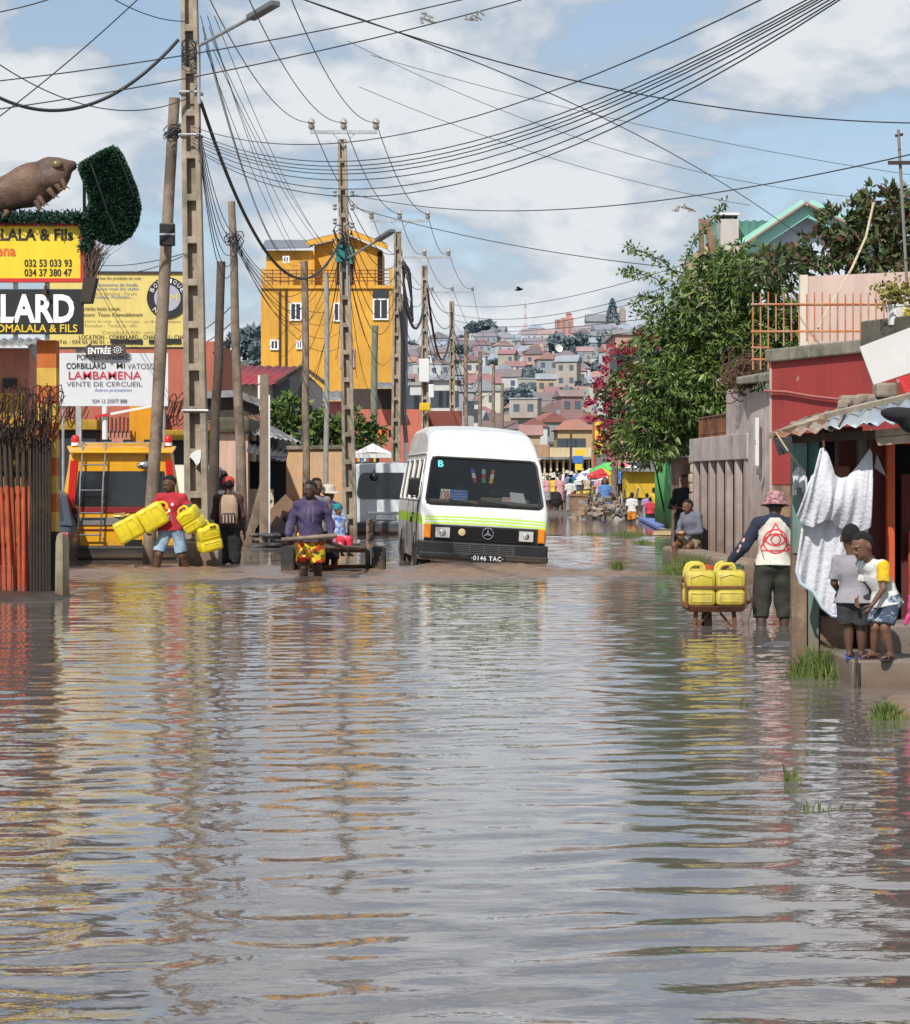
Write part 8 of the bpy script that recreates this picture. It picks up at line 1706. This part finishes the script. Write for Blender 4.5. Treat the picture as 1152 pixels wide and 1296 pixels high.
# rubble
rr = random.Random(8); rbm = [M('rubble_%d' % i, c, .95, .35, 4, .4) for i, c in enumerate(((.26, .23, .2), (.34, .3, .27), (.18, .15, .12), (.3, .2, .13)))]
mb = MB()
for k in range(420):
    u = rr.random(); px = 728+82*u+rr.gauss(0, 3); D = 89+rr.gauss(0, 1.6); top = 1.0*math.exp(-((px-772)/22)**2)+.45*math.exp(-((px-740)/16)**2)+.35*math.exp(-((px-800)/12)**2); z = rr.uniform(0, top)+.02; s = rr.uniform(.06, .22)
    x = WX(px, D); mb.box((x, D, z+float(gz(x, D))), (s*rr.uniform(.8, 1.8), s*rr.uniform(.8, 1.5), s*rr.uniform(.4, 1)), 0, rr.randrange(4), Matrix.Rotation(rr.uniform(0, 3), 3, 'Z') @ Matrix.Rotation(rr.uniform(-.5, .5), 3, 'X'))
for k in range(30): px = rr.uniform(740, 805); mb.beam(Vector((WX(px, 89), 88.5+rr.random(), .1)), Vector((WX(px+rr.uniform(-9, 9), 89), 88.5, rr.uniform(.2, 1.1))), .06, .04, rr.randrange(4))
tag(mb.obj('rubble_heap', rbm, None), 'heap of grey rubble and broken planks at the edge of the market', 'rubble', kind='stuff')
# market umbrellas and stalls
U = {n_: M('umbrella_'+n_, c, .8, .08, 3, .02) for n_, c in dict(white=(.62, .62, .61), blue=(.08, .16, .5), green=(.10, .5, .12), red=(.55, .04, .05), yellow=(.7, .5, .03), pink=(.55, .2, .2), grey=(.35, .36, .38)).items()}
for lb, px, py, D, r_, h, cs, n_ in (('blue and white striped market umbrella', 735, 598, 112, 1.0, .42, ('blue', 'white'), 8), ('green market umbrella above the white tarpaulin', 770, 584, 98, .8, .34, ('green',), 6), ('red market umbrella with yellow panels beside the green one', 762, 592, 97, .6, .28, ('red', 'red', 'yellow', 'red'), 8), ('faded pink umbrella behind the flowering timber pole', 787, 584, 104, .8, .35, ('pink', 'red'), 8),
      ('small grey umbrella at the back of the market', 722, 599, 125, .8, .35, ('grey',), 8), ('white umbrella at the back right of the market', 754, 590, 122, .9, .38, ('white',), 8), ('wide white umbrella far back at the left of the market', 703, 597, 130, 1.1, .4, ('white',), 8), ('white umbrella under the vine by the kiosk', 800, 588, 98, .9, .36, ('white', 'grey'), 8)):
    t = thing('market_umbrella', lb, 'umbrella', P(px, 640, D)); parasol(t, P(px, py, D), r_, h, [U[c] for c in cs], 2.0, n_)
for lb, q, mt in (('white tarpaulin roof slanting over the market stalls', ((737, 607, 97), (770, 606, 95), (768, 594, 100), (748, 594, 101)), 'white'), ('long white stall canopy right of the minibus', ((690, 607, 112), (716, 607, 112), (716, 600, 116), (690, 600, 116)), 'white'), ('blue stall canopy behind the blue striped umbrella', ((722, 609, 118), (742, 609, 118), (742, 603, 121), (722, 603, 121)), 'blue')):
    t = thing('stall', lb, 'market stall', P(q[0][0], 640, q[0][2])); mb = MB(); pts = [P(*p) for p in q]; mb.loft([[pts[0]*(1-u)+pts[3]*u+Vector((0, 0, -.12*math.sin(math.pi*u)))*0+Vector((0, 0, .0)), pts[0]*.5*(1-u)+pts[1]*.5*(1-u)+(pts[2]+pts[3])*.5*u+Vector((0, 0, -.07)), pts[1]*(1-u)+pts[2]*u] for u in np.linspace(0, 1, 5)], closed=False, cap=False); mb.obj('canopy', U[mt], t, world=True, solid=.01)
    for p in pts: mb = MB(); mb.tube([p, Vector((p.x, p.y, .05))], .03, 5); mb.obj('post', m_woodd, t, world=True)
    mb = MB(); c = (pts[0]+pts[1])/2; w_ = (pts[1]-pts[0]).length; mb.box((c.x, c.y+.6, .75), (w_*.9, .8, .08)); mb.box((c.x, c.y+.6, .4), (w_*.85, .7, .6)); mb.obj('table', m_board, t, world=True)
    for k in range(8): mb = MB(); mb.ell((c.x+(k-3.5)*w_*.11, c.y+.45, .83), (.07, .09, .06), 8, 6); mb.obj('goods', [m_sr, m_sy, m_can, U['green'], m_white, m_orange, U['pink'], m_board][k], t, world=True)
ad = thing('advert_stand', 'red advertising box with a white swirl and yellow top at the market', 'advertising stand', P(742, 648, 99)); mb = MB(); pbox(mb, 736, 747.5, 629, 641, 99, .4); mb.obj('red_panel', M('advert_red', (.6, .03, .03), .6, .05, 3, 0), ad, world=True); mb = MB(); pbox(mb, 736, 747.5, 621, 629, 99, .4); mb.obj('yellow_top', m_sy, ad, world=True); mb = MB(); mb.torus(P(742, 634.3, 98.97), .075, .02, Matrix.Rotation(R(90), 3, 'X'), 14, 5, 0, R(-60), R(200)); mb.tube([P(741, 637, 98.97), P(742.5, 637, 98.97)], .03, 6); mb.obj('swirl_logo', m_white, ad, world=True); mb = MB(); mb.box(P(742, 625, 98.97), (.26, .02, .07)); mb.obj('red_lettering_bar', m_sr, ad, world=True); mb = MB(); pbox(mb, 737, 746.5, 641, 648, 99.05, .3); mb.obj('base', m_dboard, ad, world=True)
S = SDF(P(732, 645, 98)-Vector((.3, .3, .1)), P(732, 645, 98)+Vector((.3, .3, .7)), .03); S.cone(np.array(P(731, 644, 98)), np.array(P(733, 634, 98)), .2, .08); S.wrinkle(.01, 3); tag(S.mesh('yellow_sack', m_can, None), 'bright yellow sack standing left of the red advertising box', 'sack')

# ---- people in the background
PAL = {'white': (.58, .57, .55), 'pink': (.55, .28, .3), 'blue': (.10, .2, .42), 'red': (.5, .04, .05), 'yellow': (.65, .45, .05), 'green': (.1, .3, .13), 'black': (.02, .02, .022), 'grey': (.25, .25, .26), 'lilac': (.32, .22, .42), 'orange': (.62, .22, .03), 'teal': (.05, .28, .3), 'beige': (.5, .42, .3)}
def bg(label, px, D, H, facing, top, bottom, ty='pants', leg=1.7, hair='short', hat=None, skin=None, h=.028, zb=None, pose=None, name='person', child=False):
    x = WX(px, D); z = float(gz(x, D)) if zb is None else zb
    return human(label, (x, D, z), facing, H, h=h, skin=skin if skin is not None else int(px) % 3, hair=hair, hat=hat, eyes=False, pose=pose, child=child, garm=[dict(type='shirt', mat=cloth('bg_'+top, PAL[top]), sleeve=.8, inf=.014), dict(type=ty, mat=cloth('bg_'+bottom, PAL[bottom]), leg=leg, inf=.012)])
walk = dict(kL=(.06, -.08, .28), aL=(.06, -.06, .06), kR=(-.06, .0, .28), aR=(-.06, .12, .07)); walk2 = dict(kR=(-.06, -.08, .28), aR=(-.06, -.06, .06), kL=(.06, .0, .28), aL=(.06, .12, .07))
bg('woman in a blue shirt with long dark hair walking past the rubble', 766, 88, 1.62, 6, 'blue', 'blue', hair='long', h=.018, pose=walk)
bg('person in a blue shirt bending away beside the flowering timber pole', 788, 93, 1.6, 150, 'blue', 'black', h=.02, zb=.35)
bg('boy in a white shirt and brown shorts walking away from the viewer', 800, 78, 1.22, 172, 'white', 'orange', 'shorts', .8, h=.017, pose=walk)
bg('child in a red shirt and dark shorts by the green fence', 823, 82, 1.12, 165, 'red', 'black', 'shorts', .85, h=.017, pose=walk2)
bg('taller youth in a yellow shirt behind the child in red', 828, 84, 1.35, 190, 'yellow', 'blue', 'shorts', .9, h=.02)
bg('person in lilac walking beside the child in red', 819, 83.5, 1.2, 175, 'lilac', 'grey', 'shorts', .9, h=.02)
yy = bg('person in a yellow top and red cap carrying a blue bucket', 848, 66, 1.35, 165, 'yellow', 'black', hat=('cap', [cloth('red_cap', (.5, .06, .05))]), h=.016, zb=-.12, pose=walk)
mb = MB(); c = Vector((WX(848.5, 65.6), 65.6, .30)); mb.lathe((0, 0, 0), [(.003, 0), (.11, 0), (.14, .26), (.13, .26), (.1, .02), (.003, .02)], 16); bk = mb.obj('bucket', M('blue_bucket', (.06, .16, .5), .5, .1, 5, 0), None, 40); bk.location = c; tag(bk, 'blue plastic bucket carried by the person in the red cap', 'bucket')
bg('man in a white shirt and grey trousers standing with his back turned at the market', 722, 99, 1.45, 178, 'white', 'grey', h=.018, zb=-.05)
bg('woman in a pink top at the market beside the minibus', 693, 100, 1.4, 20, 'pink', 'grey', 'skirt', 1., h=.022); w2 = bg('person in a yellow vest and white hat carrying a black bag', 701, 100, 1.4, 170, 'yellow', 'black', hat=('brim', [cloth('cream_hat', (.55, .5, .42))]), h=.022)
S = SDF(P(705, 640, 98.6)-Vector((.3, .25, .3)), P(705, 625, 98.6)+Vector((.3, .25, .35)), .03); S.ell(np.array(P(705, 632, 98.6)), (.2, .13, .32), .02); S.wrinkle(.012, 2); tag(S.mesh('black_bag', cloth('black_bag', (.015, .015, .018)), None), 'big black bag held at the market near the minibus', 'bag')
bg('woman in a pale pink wrap next to the black bag', 709, 99, 1.4, 10, 'pink', 'pink', 'skirt', 1., h=.022)
tops = list(PAL); rr = random.Random(5); used_l = set(); n = 0
where = [(692, 700, 'just right of the minibus'), (700, 712, 'behind the black bag'), (712, 730, 'behind the man in white'), (730, 748, 'behind the red advertising box'), (748, 762, 'left of the woman in blue'), (770, 786, 'behind the flowering timber pole')]
while n < 30:
    a, b, wl = where[n % 6]; px = rr.uniform(a, b); D = rr.uniform(102, 128); tp_, bt = rr.choice(tops), rr.choice(('black', 'grey', 'blue', 'beige', 'white')); hh = rr.choice(('short', 'short', 'bun', 'long')); q = rr.random() < .25
    l = 'market goer in %s over %s, %s, %s' % (tp_, bt, 'in a pale hat' if q else {'short': 'short hair', 'bun': 'hair tied up', 'long': 'long hair'}[hh], wl)
    if l in used_l: continue
    used_l.add(l); bg(l, px, D, rr.uniform(1.4, 1.7), rr.uniform(-180, 180), tp_, bt, rr.choice(('pants', 'skirt')), 1., hh, ('brim', [cloth('cream_hat', (.55, .5, .42))]) if q else None, h=.04, pose=rr.choice((None, walk, walk2))); n += 1

# mint gabled house behind the trees
mg = thing('gabled_house', 'pale blue gabled house with mint green bargeboards above the trees', 'house', P(1010, 600, 72)); MD = 72
m_mint = M('mint_paint', (.30, .62, .52), .6, .08, 2, .02); m_pblue = M('pale_blue_wall', (.50, .58, .68), .85, .08, 1, .03); m_gmet = M('green_metal_cladding', (.07, .20, .15), .5, .15, 2, .05)
mb = MB(); mb.prism([P(x, y, MD) for x, y in ((950, 420), (1112, 420), (1112, 300), (1020, 262), (950, 306))][::-1], (0, 8, 0)); mb.obj('gable_wall', m_pblue, mg, world=True)
mb = MB(); mb.beam(P(938, 316, MD-.5), P(1021, 262, MD-.5), .5, .26, 0, (0, 1, 0)); mb.beam(P(1021.5, 263, MD-.48), P(1125, 312, MD-.48), .5, .26, 0, (0, 1, 0)); mb.obj('bargeboard', m_mint, mg, world=True)
mb = MB(); mb.prism([P(935, 315, MD-.9), P(1020, 258, MD-.9), P(1020, 257, MD+9), P(937, 312, MD+9)], (0, 0, .06)); mb.prism([P(1020, 258, MD-.9), P(1130, 312, MD-.9), P(1130, 309, MD+9), P(1020, 257, MD+9)], (0, 0, .062)); mb.obj('roof', M('pinkish_roof', (.35, .18, .16), .7, .15, 2, .05), mg, world=True)
corrugated(P(893, 312, MD+.6), P(972, 312, MD+.6), P(972, 279, MD+1.6), P(893, 280, MD+1.6), m_gmet, mg, 'cladding', pitch=.22, amp=.03); mb = MB(); pbox(mb, 890, 952, 310, 420, MD+1, 6); mb.obj('lower_wall', m_pale, mg, world=True)
mb = MB(); pbox(mb, 912, 935, 277, 330, MD+.2, 1.2); mb.obj('chimney', M('pale_chimney', (.5, .46, .44), .85, .12, 2, .05, streak=.3), mg, world=True); mb = MB(); pbox(mb, 911, 936, 269, 272, MD+.1, 1.4); mb.obj('chimney_cap', m_white, mg, world=True)
for x in (915, 932): mb = MB(); pbox(mb, x-1.5, x+1.5, 272, 277, MD+.5, .3); mb.obj('cap_leg', m_dark, mg, world=True)
mb = MB(); mb.beam(P(888, 330, MD), P(888, 277, MD), .15, .2, 0, (0, 1, 0)); mb.beam(P(894, 278, MD-.1), P(905, 322, MD-.1), .22, .15, 0, (0, 1, 0)); mb.obj('brown_verge', m_board, mg, world=True)

# ------------------------------------------------------------------ overhead cables
def cable(p0, p1, midy=None, sag=None, r=.008, label='thin black overhead cable crossing the sky', grp='overhead cables', n=26, mat=None):
    a = p0 if isinstance(p0, Vector) else P(*p0); b = p1 if isinstance(p1, Vector) else P(*p1); m_ = (a+b)/2
    if midy is not None: sag = m_.z-WZ(midy, m_.y)
    elif sag is None: sag = .02*(b-a).length
    mb = MB(); mb.tube([a+(b-a)*t-Vector((0, 0, 4*sag*t*(1-t))) for t in np.linspace(0, 1, n)], r, 5); o = mb.obj('overhead_cable', mat or m_wire, None); return tag(o, label, 'cable', grp)
L1 = 'thin black cable of the bundle sweeping from the tall concrete pole to the upper right'
for sy, ex, my in ((160, 975, 176), (166, 1032, 200), (170, 1040, 206), (173, 1046, 211), (176, 1052, 216), (180, 1060, 224), (184, 1067, 236), (186, 1072, 246)): cable((243, sy, 39.2), (ex, -6, 18), my, r=.006, label=L1, grp='cable bundle to the upper right')
L2 = 'thin conductor strung between the insulators of the street poles'
for q0, q1 in ((INS2, INS3), (INS3, INS4), (INS4, INS5)):
    for a, b in zip(q0, q1): cable(a, b, sag=.55, r=.011, label=L2, grp='conductors between the pole insulators')
for a, x in zip(INS2, (262, 312, 366)): cable(a, (x, -8, 36), sag=.5, r=.009, label='thin conductor rising from the crossarm insulators out of the top of the picture', grp='conductors towards the viewer')
for a, e in zip(INS5, (604, 611, 618)): cable(a, (e, 440, 180), sag=.4, r=.012, label=L2, grp='conductors between the pole insulators')
cable((-15, 104, 30), (600, -4, 30), 60, label='upper of two long cables rising across the top left of the sky'); cable((-15, 140, 30), (660, 0, 30), 82, label='lower of two long cables rising across the top left of the sky')
cable((-12, 118, 38), (226, 50, 38.8), 134, r=.028, label='thick twisted cable hanging left of the tall concrete pole', grp='thick twisted cables', n=40); cable((254, 128, 39.3), (432, 303, 60.5), 345, r=.03, label='thick twisted cable drooping between the two tall concrete poles', grp='thick twisted cables', n=40)
cable((-12, 74, 30), (236, 125, 39), 137, label='cable dipping from the left edge to the tall concrete pole'); cable((-12, 156, 30), (180, -6, 30), 80, label='straight cable slanting from the left edge up to the top of the picture'); cable((-10, 17, 30), (66, -2, 30), 9, label='short cable crossing the top left corner'); cable((136, -6, 32), (236, 27, 39), 20, label='short cable entering the top of the tall concrete pole from the left')
cable((364, -8, 30), (1190, 156, 34), 118, r=.009, label='dark cable running from top centre to the right edge below the bundle'); cable((362, -8, 30), (1012, 298, 60), 165, r=.009, label='cable falling from top centre to the blue gabled house'); cable((446, 246, 60.8), (1185, 188, 30), 266, r=.009, label='long cable sagging from the second concrete pole to the right edge'); cable((447, 262, 60.8), (846, 338, 50), 306, r=.009, label='cable from the second concrete pole to the flowering vine')
for x0, y0, x1, y1, my, nm in ((470, 70, 1180, 225, 165, 'faint long wire, highest of three faint wires'), (440, 52, 1090, 250, 190, 'faint long wire, middle of three faint wires'), (455, 110, 950, 260, 205, 'faint long wire, lowest of three faint wires')): cable((x0, y0, 50), (x1, y1, 55), my, r=.006, label=nm+' in the middle of the sky')
L3 = 'hair thin service wire fanning down from the tall concrete pole'
for k in range(9): cable((254+2.2*k, 20+14*(k % 4), 39), (352+13*k, 318+9*(k % 5), 72+2*k), None, .5+.25*(k % 3), r=.006, label=L3, grp='service wires fanning from the tall pole')
for k in range(6): cable((252, 160+5*k, 39.2), (297+k, 296+3*k, 50.6), None, .35+.18*k, r=.008, label='thin wire looping from the tall concrete pole to the slim timber pole', grp='wires to the slim timber pole')
for k in range(8): cable((299, 300+2*k, 50.6), (386+8*k, 345+12*k, 58+4*k), None, .5+.2*(k % 4), r=.008, label='thin wire drooping from the slim timber pole past the orange building', grp='wires past the orange building')
for k in range(12): cable((436, 296+2*k, 60.6), (340+14*k, 440+13*(k % 5), 92+4*(k % 3)), None, .3+.3*(k % 4), r=.009, label='thin service wire dropping from the second concrete pole across the orange building', grp='service drops across the orange building')
for k in range(6): cable((440, 250+14*k, 60.8), (503, 320+12*k, 81.6), None, .5+.2*k, r=.011, label='wire between the second and third concrete poles', grp='wires between second and third poles')
for k in range(5): cable((505, 330+16*k, 81.8), (538, 360+14*k, 103.6), None, .5+.25*k, r=.013, label='wire between the third and fourth concrete poles', grp='wires between third and fourth poles')
for k in range(5): cable((540, 356+16*k, 103.8), (574, 392+12*k, 129.6), None, .6+.3*k, r=.017, label='wire between the fourth and fifth concrete poles', grp='wires between fourth and fifth poles')
cable((541, 365, 103.6), (573, 400, 129.6), 455, r=.05, label='thick drooping cable between the meter box pole and the fifth concrete pole', grp='thick twisted cables'); cable((516, 395, 81.6), (537, 385, 103.6), 415, r=.05, label='thick drooping cable between the coiled pole and the meter box pole', grp='thick twisted cables')
for k, (y0, y1, my) in enumerate(((386, 330, 384), (398, 352, 402), (405, 356, 412), (420, 395, 418), (430, 410, 432))): cable((575, y0, 129), (880, y1, 62), my, r=.011, label='wire strung from the fifth concrete pole across the view of the hill', grp='wires in front of the hill')
for k in range(4): cable((575, 420+12*k, 129), (608, 452+8*k, 175), None, .8+.4*k, r=.022, label='drooping wire between the distant poles', grp='wires between the distant poles')
for k in range(3): cable((300, 380+22*k, 51), (213, 420+12*k, 90), None, .4, r=.012, label='low wire left of the slim timber pole above the red roof', grp='low wires above the red roof')
cable((110, 334, 55), (233, 321, 39.3), None, .1, r=.008, label='upper low wire behind the hanging planter'); cable((110, 342, 55), (236, 322, 39.3), None, .18, r=.008, label='lower low wire behind the hanging planter')
m_rag = cloth('rag_grey', (.3, .28, .27))
for px, py, lb in ((541, 19, 'tangled rag caught on the upper cable near the top centre'), (598, 16, 'small rag caught on the cable right of the tangled rag'), (868, 258, 'scrap dangling from the long cable above the vine')):
    D = 30; mb = MB(); rr = random.Random(px)
    for k in range(5): c = P(px+rr.uniform(-9, 9), py+rr.uniform(-3, 5), D); mb.tube([c, c+Vector((rr.uniform(-.08, .08), 0, rr.uniform(-.07, .03))), c+Vector((rr.uniform(-.12, .12), .02, -.05))], .012, 5)
    tag(mb.obj('rag', m_rag, None), lb, 'rag')
bd = thing('bird', 'small dark bird flying above the far poles', 'bird', P(657, 367, 90)); mb = MB(); mb.tube([(-.16, 0, 0), (-.05, 0, .01), (.08, 0, .03), (.15, 0, .03)], [.01, .05, .045, .01], 8); mb.obj('body', m_black, bd, 60)
for s in (-1, 1): mb = MB(); mb.prism([(-.04, 0, .03), (.06, 0, .03), (.02+.03*s, s*.25, .10), (-.1, s*.2, .09)], (0, 0, .008)); mb.obj('wing', m_black, bd)
